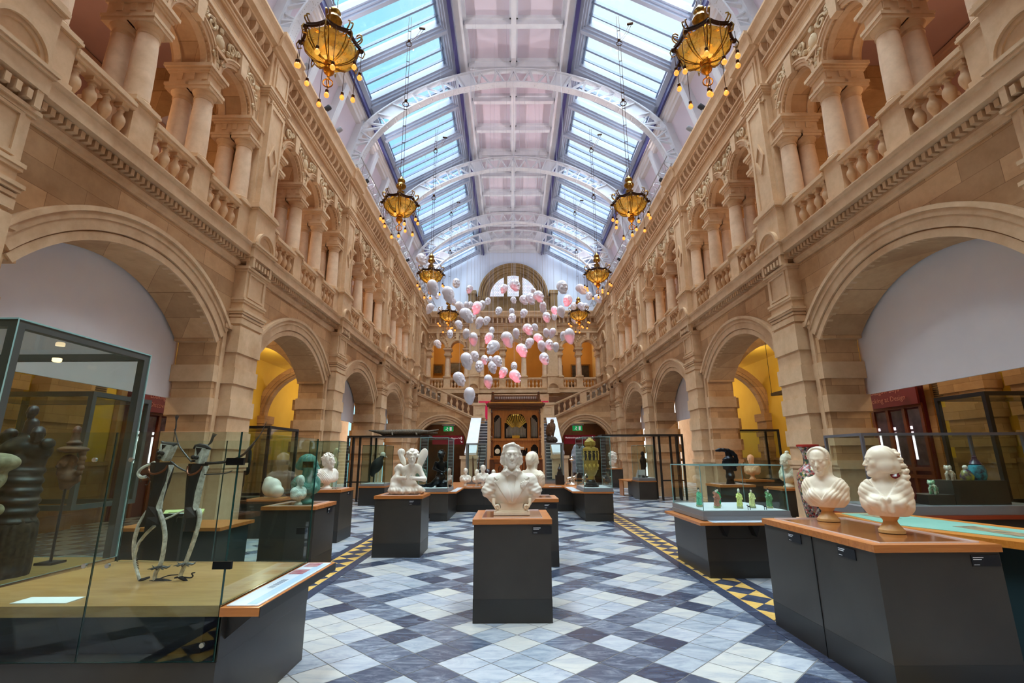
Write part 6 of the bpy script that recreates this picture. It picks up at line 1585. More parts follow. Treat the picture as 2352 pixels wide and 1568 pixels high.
    limb(D2, 'arm', [(545, 880), (490, 895), (420, 930), (368, 952)], (.005, .008), WM); limb(D2, 'arm', [(550, 900), (510, 935), (465, 940), (456, 980)], .003, BM2)
    limb(D1, 'leg', [(215, 890), (150, 990), (108, 1110), (98, 1220), (110, 1330), (148, 1468)], (.016, .011), WM)
    limb(D1, 'leg', [(275, 1010), (200, 1080), (140, 1160), (112, 1240), (104, 1300)], (.012, .01), WM)
    limb(D1, 'leg', [(310, 880), (345, 980), (362, 1090), (352, 1200), (325, 1330), (285, 1400), (272, 1466)], (.017, .014), WM)
    limb(D2, 'leg', [(640, 870), (652, 940), (625, 1060), (590, 1170), (545, 1290), (510, 1380), (485, 1438)], (.018, .013), WM)
    limb(D1, 'foot', [(148, 1468), (190, 1455), (232, 1442)], (.012, .007), BM); limb(D1, 'foot', [(262, 1466), (330, 1464), (410, 1476)], (.012, .01), BM); limb(D1, 'tail_wire', [(262, 1470), (225, 1478), (262, 1500), (205, 1506)], .005, BM)
    limb(D2, 'foot', [(485, 1438), (515, 1455), (545, 1478)], (.015, .01), BM); limb(D2, 'tail_wire', [(470, 1438), (440, 1448), (500, 1440), (570, 1446), (595, 1432), (585, 1410), (612, 1402)], .005, BM)
    limb(D2, 'tail_wire', [(470, 1420), (400, 1425), (350, 1440), (300, 1460)], .004, BM)
    for t, x, y in ((D1, 318, 1350), (D2, 530, 1322)):
        q = MB(); P = Vector(c(x, y))
        for k in range(9): a = PI*.02+PI*2*k/9; q.tube([P, P+Vector((.05*math.cos(a), .05*math.sin(a), -.012)), P+Vector((.075*math.cos(a), .07*math.sin(a), -.005+.01*math.sin(3*a)))], [.009, .006, .001], 5)
        q.build('anklet', BM2, t, smooth=True)
    q = MB()
    for k in range(7): q.tube([c(92+k*4, 1295+k*14), c(132+k*2, 1285+k*14)], .003, 4); q.tube([c(120+k*4, 1190-k*9), c(150+k*5, 1200-k*9)], .003, 4)
    q.build('binding', BM, D1)
dancers()

# ---------------------------------------------------------------- tall framed case of African sculptures, far left
GFR = mat('grey_green_frame', (74, 78, 76), .4)
def left_case():
    x1, y0, y1, z1 = -4.1, 3.72, 5.17, 2.71; x0 = -6.6
    t = thing('tall_framed_case', 'tall glass case with wide grey-green metal frame at the far left, full of carved figures', 'showcase', (0, 0, 0))
    q = MB(); q.box(x0, x1, y0, y1, 0, .62); q.build('base', PLK, t)
    q = MB(); q.box(x0, x1, y0, y1, .622, .66); q.build('wooden_deck', OAK, t)
    f = .07; q = MB()
    for x in (x0, x1-f):
        for y in (y0, y1-f): q.box(x, x+f, y, y+f, .66, z1)
    for y in (y0, y1-f): q.box(x0+f, x1-f, y, y+f, z1-f, z1)
    for x in (x0, x1-f): q.box(x, x+f, y0+f, y1-f, z1-f, z1)
    q.build('frame', GFR, t); panes(t, x0-.01, x1+.01, y0-.01, y1+.01, .663, z1-.01, GL)
    q = MB(); q.lathe([(.03, 0), (.04, .01), (.04, .04)], (-4.9, 4.95, z1-f-.045), 14); q.build('downlight', mat('lamp_glow', (255, 220, 170), .4, emit=(255, 214, 160), estr=2), t)
    CB = mat('blackened_wood', (40, 34, 32), .4, c2=(66, 56, 50), scale=14); CW = mat('kaolin_wood', (196, 176, 146), .7, c2=(120, 96, 70), scale=8); BR = mat('reddish_wood', (140, 92, 62), .6, c2=(74, 44, 32), scale=8)
    # mask helmet with figures (dark), masked costume below
    t = thing('dark_crest_figure', 'large black carved crest with several small heads and ringed neck inside the far left case', 'carving', (-4.42, 4.35, .66))
    P = [K((0, 0, .3), (0, 0, .9), .17, .15, .05), E((0, 0, 1.02), (.2, .15, .13), .03), K((0, 0, 1.1), (0, 0, 1.26), .06, .05, .02)]+xf(head(neck=False, brow=1.5), .62, (.13, -.06, 1.16), rz=.6)+xf(head(neck=False, brow=1.5), .55, (-.13, -.05, 1.15), rz=-.6)+xf(head(neck=False), .5, (0, -.02, 1.36), rz=.3)+[E((.2, -.02, 1.08), (.04, .06, .05), .01), E((-.21, 0, 1.1), .045, .01)]
    skin('crest', P, .011, CB, t, lambda X, D: D-.010*np.clip((.95-X[..., 2])*10, 0, 1)*np.sin(X[..., 2]*75+X[..., 0]*6))
    P = [K((0, 0, .06), (0, 0, .35), .2, .19, .04)]; skin('raffia_skirt', P, .018, mat('dark_raffia', (44, 34, 28), .9, c2=(80, 62, 44), scale=30), t, lambda X, D: D-.012*np.sin(X[..., 0]*90)*np.sin(X[..., 1]*90))
    t = thing('pale_mask', 'pale carved mask with grass fringe at the left edge, inside the far left case', 'mask', (-4.33, 3.98, .8))
    P = xf(head(brow=1.5, neck=True), 1.3, (0, 0, .62)); P += [E((0, .05, .78), (.15, .15, .08), .03), K((-.14, 0, .45), (.14, 0, .42), .05, .05, .04)]
    skin('mask', P, .011, CW, t); q = MB()
    for i in range(40): a = PI+PI*i/39; x = .15*math.cos(a); q.tube([(x, .1*math.sin(a), .42), (x*1.2, .12*math.sin(a), .28), (x*1.25+.03*math.sin(i*7), .12*math.sin(a), .12)], .005, 4)
    q.build('grass_fringe', mat('straw', (176, 150, 70), .8), t); q = MB(); q.tube([(.2*math.cos(a), -.12+.05*math.sin(a), .3+.12*math.sin(a)) for a in [PI*k/12 for k in range(13)]], .03, 8); q.build('horn', CW, t, smooth=True)
    t = thing('stacked_head_carving', 'small carved totem of stacked heads on a thin metal stand inside the far left case', 'carving', (-4.45, 4.85, .66))
    P = xf(head(neck=True, brow=1.4), .8, (-.03, 0, .9), rz=-.3)+[E((0, 0, 1.04), (.14, .1, .035), .01), K((0, 0, 1.06), (0, 0, 1.16), .05, .035, .015), E((0, 0, 1.1), (.065, .06, .025), .01)]+xf(head(neck=False, brow=1.5), .42, (0, 0, 1.22), rz=.5)
    P += [E((.10+.01*(k % 2), 0, 1.0-.045*k), .03, .005) for k in range(5)]+[K((0, .02, .76), (-.02, .02, .7), .09, .05, .03)]
    skin('carving', P, .009, BR, t); q = MB(); q.tube([(0, 0, .02), (0, 0, .7)], .012, 8); q.box(-.08, .08, -.08, .08, 0, .02); q.build('stand', BLK, t)
    framed_case(7.05, 8.6, 7.3, 8.2, .85, 2.55, 'tall black framed case in the right aisle behind the large glass case', .06, BLK)
    q = MB(); q.box(7.0, 8.65, 7.25, 8.25, 0, .845); q.build('case_cabinet', PLK, label='dark cabinet under the tall black framed case in the right aisle', cat='cabinet')
    framed_case(7.6, 9.0, 16.7, 17.6, .8, 2.5, 'black framed case seen through the second right arch', .06, BLK)
    q = MB(); q.box(7.55, 9.05, 16.65, 17.65, 0, .795); q.build('case_cabinet', PLK, label='dark cabinet under the framed case in the second right arch', cat='cabinet')
    q = MB(); q.box(-.2, .2, -.02, .02, 0, 1.02); q.build('caption_board', PLK, loc=(-3.95, 5.6, .0), label='upright black caption board standing behind the far left case', cat='board')
    # another case deeper in the left aisle, with a wooden topped desk
    framed_case(-8.6, -6.4, 7.2, 8.4, .9, 2.6, 'tall dark framed case deeper in the left aisle', .07, GFR)
    t = thing('reading_desk', 'angled wooden topped desk with an open pale green frame, seen through the glass stage', 'desk', (0, 0, 0))
    q = MB(); q.box(-4.9, -3.7, 6.2, 6.9, 0, .76); q.build('body', mat('dark_teal_laminate', (38, 54, 56), .4), t); q = MB(); q.box(-4.95, -3.65, 6.15, 6.95, .76, .8); q.build('wooden_top', WT, t)
    t2 = thing('tilted_frame', 'pale yellow-green tilted picture frame lying on the desk behind the dancers', 'frame', (-4.35, 6.5, .803), .3); t2.rotation_euler = (.5, 0, .3); q = MB()
    for a in ((-.22, .22, -.15, -.1), (-.22, .22, .1, .15), (-.22, -.17, -.1, .1), (.17, .22, -.1, .1)): q.box(a[0], a[1], a[2], a[3], .08, .11)
    q.build('frame', mat('pale_lime', (206, 212, 140), .5), t2); q = MB(); q.box(-.17, .17, -.1, .1, .085, .095); q.build('sheet', PAPER, t2)
left_case()
def robe():
    t = thing('black_costume', 'black robed costume figure in a dark glass case in the second left arch', 'costume', (-6.9, 10.9+1.2, .75))
    P = [E((0, 0, 1.25), (.13, .13, .14), .05), K((-.22, 0, 1.05), (.22, 0, 1.05), .12, .12, .08), K((0, 0, 1.0), (0, 0, .2), .22, .26, .1), K((.28, 0, 1.0), (.3, -.05, .6), .1, .13, .05), K((-.28, 0, 1.0), (-.3, -.05, .6), .1, .13, .05), K((-.1, 0, .3), (-.12, 0, .02), .14, .12, .03), K((.12, 0, .3), (.12, 0, .02), .14, .12, .03)]
    skin('cloak', P, .024, mat('black_cloth', (16, 15, 17), .8), t, lambda X, D: D-.015*np.sin(X[..., 0]*40+X[..., 2]*12)*np.clip((1.1-X[..., 2])*3, 0, 1))
    framed_case(-8.0, -5.75, 11.35, 12.9, .7, 2.35, 'dark framed glass case with the black costume in the second left arch', .06, BLK)
    q = MB(); q.box(-8.05, -5.7, 11.3, 12.95, 0, .695); q.build('case_cabinet', PLK, label='black cabinet under the costume case in the second left arch', cat='cabinet')
    P = [E((0, 0, .2), (.2, .17, .2), .05), E((.13, -.05, .12), (.16, .13, .13), .03), E((-.08, 0, .33), (.1, .1, .1), .03)]
    t = thing('white_rock', 'rounded white stone behind the dancers in the second left arch', 'stone', (-5.35, 10.9, .8), 0); skin('rock', P, .02, MARB, t); 
    plinth(-5.7, -5.0, 10.6, 11.2, .73, 'low dark plinth under the rounded white stone', acrylic=False)
robe()

# ---------------------------------------------------------------- overhead black frames left and right with exhibits
def frame_rig(sg):
    side = 'left' if sg < 0 else 'right'
    t = thing('steel_gantry', f'black steel gantry frame with a long flat arm in the middle distance, {side} side', 'frame', (0, 0, 0), 0, 'black steel gantries')
    q = MB(); xs = sorted((sg*3.35, sg*6.5)); q.box(xs[0], xs[1], 19.0, 19.9, 2.4, 2.46); q.build('flat_arm', BLK, t); q = MB()
    for x in (5.6, 6.03, 6.3, 6.5):
        for y in ((19.1, 19.8) if x in (5.6, 6.5) else (19.1,)): q.box(sg*x-.035, sg*x+.035, y, y+.07, .01, 2.4)
    for z in (.7,): q.box(*sorted((sg*5.6, sg*6.5)), 19.1, 19.15, z, z+.05)
    q.build('post', BLK, t)
    t2 = thing('corner_cabinet', f'dark cabinet with wooden rim at the foot of the {side} gantry', 'cabinet', (0, 0, 0), 0, 'cabinets at the gantries')
frame_rig(-1); frame_rig(1)
for o_ in [o for o in bpy.data.objects if o.name.startswith('corner_cabinet')]: bpy.data.objects.remove(o_)
def african_counter():
    t = thing('display_counter', 'dark counter with an open wooden end, right of the court in the middle distance', 'counter', (0, 0, 0))
    q = MB(); q.box(4.78, 5.45, 19.4, 20.5, 0, .66); q.box(5.0, 5.4, 20.5, 22.2, 0, .62); q.build('body', PL, t); q = MB(); q.box(4.76, 5.47, 19.38, 20.52, .66, .7); q.box(4.6, 5.4, 20.52, 22.2, .62, .66); q.box(4.62, 4.66, 21.5, 22.2, 0, .62); q.build('wooden_top', WT, t)
    case(4.8, 5.44, 19.42, 20.4, .703, 2.05, 'glass showcase with a slim standing figure on the right counter', tray=.1)
    t = thing('standing_figure', 'slim dark wooden standing figure inside the right middle-distance showcase', 'carving', (5.1, 19.8, .815), .3)
    P = [E((0, 0, .92), (.07, .08, .09), .02), K((0, 0, .85), (0, 0, .74), .04, .05, .02), K((0, 0, .72), (0, 0, .42), .1, .075, .04), K((-.05, 0, .4), (-.05, 0, .08), .06, .035, .02), K((.05, 0, .4), (.05, 0, .08), .06, .035, .02), K((.12, 0, .68), (.1, -.03, .42), .03, .025, .02), K((-.12, 0, .68), (-.1, -.03, .42), .03, .025, .02), B_((0, 0, .03), (.13, .1, .03), .005)]
    skin('figure', P, .014, mat('dark_carved_wood', (40, 28, 24), .45), t, clip=0)
    for x in (4.86, 4.93, 5.0): pass
    t = thing('model_tray', 'white angled model with a row of dark uprights inside the right middle-distance showcase', 'model', (4.98, 19.7, .815)); q = MB(); q.prism([(0, 0), (.3, 0), (.3, .02), (.0, .3)], -.15, .15, 'x'); q.build('panel', PAPER, t)
    q = MB()
    for i in range(6): q.box(-.15+i*.05, -.13+i*.05, -.08, -.06, 0, .1)
    q.build('uprights', BLK, t)
african_counter()
def crocodile():
    t = thing('stuffed_crocodile', 'stuffed crocodile lying along the top of the left gantry arm', 'crocodile', (-4.3, 19.35, 2.462), 0)
    P = [K((-.9, 0, .12), (.5, 0, .13), .1, .12, .05), K((.5, 0, .13), (.8, 0, .14), .11, .07, .05), K((.8, 0, .13), (1.25, -.0, .22), .06, .03, .03), K((.8, 0, .1), (1.22, 0, .1), .05, .025, .03), K((-.9, 0, .12), (-1.5, .05, .22), .1, .02, .05)]
    for x in (-.55, .4):
        for s in (-1, 1): P += [K((x, s*.08, .1), (x+.05, s*.2, .02), .04, .03, .02)]
    P += [E((-.8+.1*i, 0, .23), (.03, .02, .03), .01) for i in range(13)]
    skin('body', P, .016, mat('crocodile_skin', (70, 60, 48), .7, c2=(104, 90, 70), scale=24), t, lambda X, D: D-.004*np.sin(X[..., 0]*70)*np.sin(X[..., 1]*80))
crocodile()
# silver pieces beside the ochre vase
SIL = mat('silver', (220, 214, 206), .22, metal=.9)
for i, (x, y, lb) in enumerate(((1.75+.05, 16.2, 'silver centrepiece with animals behind the left of the ochre vase'), (2.2, 16.1, 'silver centrepiece with a slender stem behind the right of the ochre vase'))):
    t = thing('silver_centrepiece', lb, 'silverware', (x, y, .727), i, 'silver centrepieces'); q = MB(); q.lathe([(.2, 0), (.21, .03), (.15, .06), (.06, .1), (.05, .18)], n=24); q.build('foot', SIL, t, smooth=True)
    P = [K((-.12, 0, .2), (.1, .05, .24), .05, .05, .03), K((.1, .05, .24), (.2, .0, .38), .035, .02, .03), K((-.1, 0, .2), (-.15, 0, .08), .02, .015, .01), K((.06, 0, .2), (.1, 0, .08), .02, .015, .01), K((0, 0, .2), (.02, 0, .75), .025, .02, .02), E((.02, 0, .8), (.1, .1, .03), .02), E((.02, 0, .86), (.03, .03, .06), .02)]
    skin('figures', P, .012, SIL, t)
t = thing('white_cloaked_bust', 'green-grey tall glazed vessel behind the glass left of the mermaid', 'vessel', (-2.9, 15.2, .8)); q = MB(); q.lathe([(.08, 0), (.16, .1), (.18, .3), (.14, .45), (.06, .5), (.06, .56), (.12, .66), (.13, .75), (.1, .84), (.12, .88)], n=20); q.build('body', mat('celadon', (120, 150, 130), .3, c2=(90, 120, 104), scale=8), t, smooth=True); t.name = 'tall_vessel'
t = thing('low_cabinet', 'low dark cabinet left of the mermaid showcase', 'cabinet', (0, 0, 0)); q = MB(); q.box(-3.4, -2.45, 14.9, 15.6, 0, .76); q.build('body', PL, t); q = MB(); q.box(-3.42, -2.43, 14.88, 15.62, .76, .795); q.build('wooden_top', WT, t)
# dark low cases along the left piers
for i, (x0, x1, y0, y1, lb) in enumerate(((-5.6, -4.75, 13.2, 14.2, 'green-tinted glass case left of the winged youth, in front of the second left pier'), (-5.5, -4.6, 17.6, 18.8, 'green-tinted glass case with a black and white bird behind the winged youth'))):
    t = thing('display_cabinet', 'wooden-rimmed cabinet under the '+lb.replace('green-tinted ', '').replace(', in front of the', ' by the'), 'cabinet', (0, 0, 0), 0, 'cabinets by the left piers'); q = MB(); q.box(x0, x1, y0, y1, 0, .6); q.build('body', PLK, t); q = MB(); q.box(x0-.02, x1+.02, y0-.02, y1+.02, .6, .65); q.build('wooden_top', WT, t)
    case(x0+.03, x1-.03, y0+.03, y1-.03, .652, 2.05, lb, tray=.07, g=GLG, e=GED)
t = thing('black_white_bird', 'black and white stuffed bird behind the winged youth', 'bird', (-5.05, 18.1, .73), .5)
skin('plumage', [E((0, 0, .62), (.2, .14, .3), .05, '+', (0, .5, 0)), K((.08, 0, .8), (.2, 0, .95), .09, .07, .05), E((-.14, 0, .42), (.1, .07, .2), .05)], .018, mat('black_feathers', (20, 20, 24), .6), t)
skin('white_crown', [E((.2, 0, 1.0), (.1, .08, .1), .02), K((.26, 0, .98), (.36, 0, .9), .03, .015, .02)], .012, MARB, t)
q = MB(); q.tube([(-.04, 0, .4), (-.04, 0, .0)], .02, 6); q.tube([(.06, 0, .4), (.06, 0, 0)], .02, 6); q.build('legs', MARB, t)
t = thing('striped_bird', 'pale crested bird with a white tag in the case by the second left pier', 'bird', (-5.1, 13.7, .73), .2)
skin('body', [E((0, 0, .75), (.14, .1, .2), .04), K((0, 0, .9), (.1, 0, 1.1), .05, .06, .03), K((.1, 0, 1.1), (.24, 0, 1.04), .03, .01, .02), K((0, 0, .6), (0, 0, .0), .02, .02, .01)], .014, mat('bone_cream', (214, 200, 160), .6), t)
q = MB(); q.box(.1, .2, -.2, -.19, .1, .55); q.build('tag', PAPER, t)

# ---------------------------------------------------------------- white banners hanging in the arches
BAN = mat('white_banner_cloth', (234, 228, 230), .85, c2=(226, 221, 226), scale=.8)
bn = {0: 'first', 2: 'third', 3: 'fourth'}
for side, sg in PW:
    for k in (0, 2, 3):
        t = thing('hanging_banner', f'white fabric screen filling the upper part of the {bn[k]} {side} arch', 'banner', (0, 0, 0), 0, 'white arch screens')
        y0, y1 = ZC+k*BAY-2.6, ZC+k*BAY+2.2; z0 = 2.8 if k == 0 else 3.1; q = MB(); n = 40
        if sg > 0 and k == 0: y0 = ZC-2.9
        fr_ = []
        for i in range(n+1):
            y = y0+(y1-y0)*i/n; fr_.append((sg*(W+.84+.012*math.sin(i*1.9)), y))
        for (xa, ya), (xb, yb) in zip(fr_, fr_[1:]):
            q.face([(xa, ya, z0), (xb, yb, z0), (xb, yb, 5.8), (xa, ya, 5.8)]); q.face([(xa+sg*.006, ya, z0), (xb+sg*.006, yb, z0), (xb+sg*.006, yb, 5.8), (xa+sg*.006, ya, 5.8)])
        q.build('cloth', BAN, t, smooth=True); q = MB(); q.box(*sorted((sg*(W+.825), sg*(W+.865))), y0, y1, z0-.015, z0+.02); q.build('hem', BAN, t)
# aisle fittings seen through the arches
def aisle():
    RD = mat('dark_red_door', (92, 16, 26), .5); RW = wood('door_wood', (110, 50, 22), (140, 70, 34)); LT = mat('leaded_door_light', (250, 240, 250), .3, emit=(255, 240, 250), estr=1.6); LG = mat('dim_door_glass', (70, 58, 70), .15, c2=(110, 92, 104), scale=3)
    VENT = mat('vent_grille', (170, 134, 80), .6)
    for side, sg in PW:
        x = sg*11.18; o = -sg
        for yc, ph in ((11.6, 1.2), (5.0, 1.2), (17.0, 1.0)):
            m = MB(); m.box(*sorted((x, x+o*.4)), yc-.55, yc+.55, 0, 5.9)
            for zz in (1.43, 1.8, 2.45, 3.11, 3.76): m.box(*sorted((x, x+o*.45)), yc-.6, yc+.6, zz, zz+(.1 if zz < 1.5 else .33))
            m.box(*sorted((x, x+o*.5)), yc-.62, yc+.62, 0, .35); struct('wall_'+side, m, ST_W)
        m = MB(); m.box(*sorted((x, x+o*.06)), 3, 30, 0, 1.45); m.box(*sorted((x, x+o*.12)), 3, 30, 1.45, 1.55); struct('trim_1', m, ST_W)
        for yc in (12.75, 18.4):
            t = thing('ventilation_grille', f'square bronze ventilation grille high on the {side} aisle wall, {"nearer" if yc < 10 else "farther"} one', 'vent', (x, yc, 3.35), 0, 'wall vents')
            q = MB(); q.box(*sorted((0, o*.05)), -.3, .3, -.27, .27); q.build('frame', VENT, t); q = MB()
            for i in range(9): q.box(*sorted((o*.05, o*.07)), -.25, .25, -.24+i*.055, -.215+i*.055)
            q.build('slat', mat('vent_dark', (70, 50, 30), .6), t)
        d = 13.0 if sg > 0 else 12.6
        m = MB(); xx = x-sg*.02
        for yc, dn in ((13.95 if sg > 0 else 14.6, 'door_1' if sg < 0 else 'door_2'),):
            m.box(*sorted((x, x+o*.14)), yc-1.15, yc+1.15, 0, 4.2); struct(dn, m, ST_W)
            m = MB(); m.box(*sorted((x+o*.14, x+o*.2)), yc-.95, yc+.95, 0, 3.9); struct(dn, m, RD)
            m = MB()
            for a in (-.9, -.3, .3, .86): m.box(*sorted((x+o*.2, x+o*.25)), yc+a, yc+a+.1, 0, 3.0)
            for z in (1.0, 1.2, 2.9): m.box(*sorted((x+o*.2, x+o*.25)), yc-.9, yc+.95, z, z+.1)
            struct(dn, m, RW)
            m = MB()
            for a in (-.8, -.2, .4): m.box(*sorted((x+o*.2, x+o*.23)), yc+a+.36, yc+a+.42, 1.5, 2.25); m.box(*sorted((x+o*.2, x+o*.23)), yc+a+.36, yc+a+.42, 2.32, 2.4)
            struct(dn, m, LT); m = MB()
            for a in (-.8, -.2, .4): m.box(*sorted((x+o*.2, x+o*.215)), yc+a, yc+a+.44, 1.35, 2.85)
            struct(dn, m, LG)
        t = thing('red_wall_sign', f'dark red sign board with white lettering above the doors in the first {side} arch', 'sign', (x+o*.5, 13.9 if sg > 0 else 14.6, 3.3), 0, 'red signs by the aisle doors')
        q = MB(); q.box(-.03, .03, -1.1, 1.1, -.35, .35); q.build('board', mat('red_board', (104, 10, 28), .5), t)
        tm = mat('sign_letters', (176, 112, 100), .5)
        for r_, tx in enumerate(('Looking at Art', 'Art Discovery Centre') if sg < 0 else ('Glasgow Boys', 'Looking at Design')):
            text_obj('lettering', tx, .2, (o*.034, 0, .05-r_*.25), t, tm, rot=(PI/2, 0, PI/2 if sg < 0 else -PI/2))
    # suspended timber lighting rafts
    for sg, side, y in ((-1, 'left', 13.1), (1, 'right', 13.1)):
        t = thing('lighting_raft', f'triangular suspended lighting track in the second {side} arch', 'light fitting', (sg*9.0, y+.6, 3.5), 0, 'suspended lighting tracks'); q = MB()
        P = [(-1.0, -1.2, 0), (1.3, -.6, 0), (-.9, 1.5, 0)]
        for a, b in zip(P, P[1:]+P[:1]): q.obox(a, b, .07, .09)
        q.build('track', mat('raft_metal', (110, 92, 60), .5), t); q = MB()
        for a in P: q.tube([a, (a[0], a[1], 2.3)], .008, 4)
        q.build('suspension_wire', BLK, t); q = MB()
        for p in ((-.6, -1.05, -.07), (.5, -.8, -.07), (.2, .4, -.07)): q.ball(p, .06)
        q.build('lamp', mat('track_lamp_glow', (255, 225, 170), .4, emit=(255, 220, 160), estr=9), t, smooth=True)
aisle()
# ---------------------------------------------------------------- chandeliers
AMB = None
def amber():
    m = bpy.data.materials.new('amber_bowl_glass'); m.use_nodes = True; nt = m.node_tree; nt.nodes.clear(); L = nt.links.new
    o = N(nt, 'ShaderNodeOutputMaterial'); t = N(nt, 'ShaderNodeBsdfTranslucent'); t.inputs[0].default_value = (.30, .19, .03, 1); p = N(nt, 'ShaderNodeBsdfTransparent'); p.inputs[0].default_value = (.5, .36, .1, 1)
    g = N(nt, 'ShaderNodeBsdfGlossy', Roughness=.12); g.inputs[0].default_value = (1, .9, .6, 1); no = N(nt, 'ShaderNodeTexNoise', Scale=7, Detail=3); co = nt.nodes.new('ShaderNodeTexCoord').outputs['Object']; L(co, no.inputs['Vector'])
    a = N(nt, 'ShaderNodeMixShader'); L(no.outputs[0], a.inputs[0]); L(t.outputs[0], a.inputs[1]); L(p.outputs[0], a.inputs[2])
    b = N(nt, 'ShaderNodeMixShader'); b.inputs[0].default_value = .1; L(a.outputs[0], b.inputs[1]); L(g.outputs[0], b.inputs[2]); L(b.outputs[0], o.inputs[0]); return m
BRS = mat('aged_brass', (186, 142, 58), .28, metal=.85, c2=(110, 76, 26), scale=9); BRD = mat('dark_brass', (62, 36, 18), .35, metal=.8)
BULB = mat('lit_bulb', (255, 220, 160), .3, emit=(255, 232, 180), estr=12)
BULBC = mat('bulb_envelope', (255, 170, 80), .3, emit=(255, 150, 60), estr=1.25)
def cat2(f, n=4):
    o = []
    for i in range(len(f)-1):
        p0 = f[max(i-1, 0)]; p1 = f[i]; p2 = f[i+1]; p3 = f[min(i+2, len(f)-1)]
        for k in range(n):
            u = k/n; o.append(tuple(.5*(2*b+(c-a)*u+(2*a-5*b+4*c-d)*u*u+(3*b-a-3*c+d)*u**3) for a, b, c, d in zip(p0, p1, p2, p3)))
    return o+[f[-1]]
def chandelier_parts():
    P = []; q = MB()
    bowl = [(.06, -.40), (.2, -.365), (.33, -.29), (.43, -.17), (.475, -.03)]
    q.lathe(bowl, n=8, cap=False); P.append(('glass_bowl', q.mesh('bowl', amber())))
    q = MB(); n = 8; R0 = .5
    rim = []
    for i in range(n):
        for u in (0, .25, .5, .75):
            a = 2*PI*(i+u)/n; r = R0*(1+.0)*(math.cos(PI/n)/math.cos((u-.5)*2*PI/n))*(1.04 if u == 0 else 1); rim.append((r*math.cos(a), r*math.sin(a), .0+.02*abs(u-.5)*2))
    q.tube(rim, .028, 6, closed=True); q.tube([(x*.985, y*.985, z+.05) for x, y, z in rim], .02, 6, closed=True)
    for i in range(n):
        a = 2*PI*i/n; q.ball((.53*math.cos(a), .53*math.sin(a), -.01), (.05, .05, .045), 8, 6)
    P.append(('bronze_rim', q.mesh('rim', BRD, True)))
    q = MB()
    for i in range(n):
        for da in (-.07, .07):
            a = 2*PI*i/n+da; q.tube([(r*1.03*math.cos(a), r*1.03*math.sin(a), z-.005) for r, z in bowl[::-1]], .011, 5)
    P.append(('bowl_ribs', q.mesh('ribs', BRS, True)))
    q = MB()
    for i in range(n):
        for da in (-.06, .06):
            a = 2*PI*i/n+da; f = [(.09, .42), (.12, .26), (.25, .13), (.40, .12), (.50, .20), (.53, .29), (.48, .33), (.43, .28)] if i % 2 == 0 else [(.09, .34), (.14, .2), (.28, .09), (.42, .08), (.52, .14), (.55, .22), (.5, .26)]
            f = cat2(f); q.tube([(r*math.cos(a), r*math.sin(a), z) for r, z in f], .013, 5)
        a = 2*PI*i/n; q.tube([(.56*math.cos(a), .56*math.sin(a), .03), (.60*math.cos(a), .60*math.sin(a), -.06), (.57*math.cos(a), .57*math.sin(a), -.16), (.5*math.cos(a), .5*math.sin(a), -.13)], .012, 5)
    P.append(('scroll_arms', q.mesh('arms', BRS, True)))
    q = MB(); q.lathe([(.1, .1), (.05, .2), (.06, .36), (.09, .4), (.05, .43), (.05, .47), (.13, .52), (.155, .58), (.13, .65), (.09, .68), (.11, .72), (.12, .76), (.09, .82), (.06, .84), (.03, .9)], n=12); P.append(('stem', q.mesh('stem', BRS, True)))
    q = MB(); q.lathe([(.02, -.72), (.03, -.7), (.02, -.66), (.05, -.62), (.09, -.58), (.105, -.53), (.09, -.48), (.05, -.45), (.09, -.42), (.11, -.39)], n=14)
    q.tube([(.085*math.cos(a), 0, -.8+.085*math.sin(a)) for a in [2*PI*k/18 for k in range(18)]], .012, 6, closed=True); q.tube([(0, .085*math.cos(a), -.8+.085*math.sin(a)) for a in [2*PI*k/18 for k in range(18)]], .012, 6, closed=True)
    P.append(('bottom_finial', q.mesh('finial', mat('bright_brass', (170, 110, 30), .25, metal=.85), True)))
    return P
CH = chandelier_parts()
cord = MB(); cord.tube([(0, 0, 0), (0, 0, -1)], .006, 5); cordm = cord.mesh('cord', BRD)
cap = MB(); cap.lathe([(.022, -.03), (.03, -.02), (.03, .03), (.012, .05)], n=10); capm = cap.mesh('socket', BRD, True)
bl = MB(); bl.lathe([(0, -.125), (.03, -.115), (.045, -.085), (.042, -.06), (.025, -.03), (.02, -.02)], n=12); blm = bl.mesh('bulb', BULBC, True)
core = MB(); core.ball((0, 0, -.08), (.022, .022, .03), 8, 6); corem = core.mesh('filament', BULB, True)
chn = MB()
for i in range(60):
    z = i*.1
    for s in (-.04, .04): chn.box(s-.006, s+.006, -.006, .006, z, z+.095)
    if i % 6 == 0: chn.box(-.05, .05, -.008, .008, z, z+.015)
for zz in (2.6, 4.9): chn.tube([(.09*math.cos(a), 0, zz+.09*math.sin(a)) for a in [2*PI*k/14 for k in range(14)]], .014, 5, closed=True); chn.ball((0, 0, zz+.14), .05, 8, 6)
for s in (-.04, .04): chn.tube([(s, 0, 4.95), (s+.25, .1, 5.35), (s+.42, .15, 5.75)], .008, 4)
chn.box(.3, .5, .12, .18, 5.74, 5.78)
chm = chn.mesh('chain', BRD)
cn = ['nearest', 'second', 'third', 'farthest']
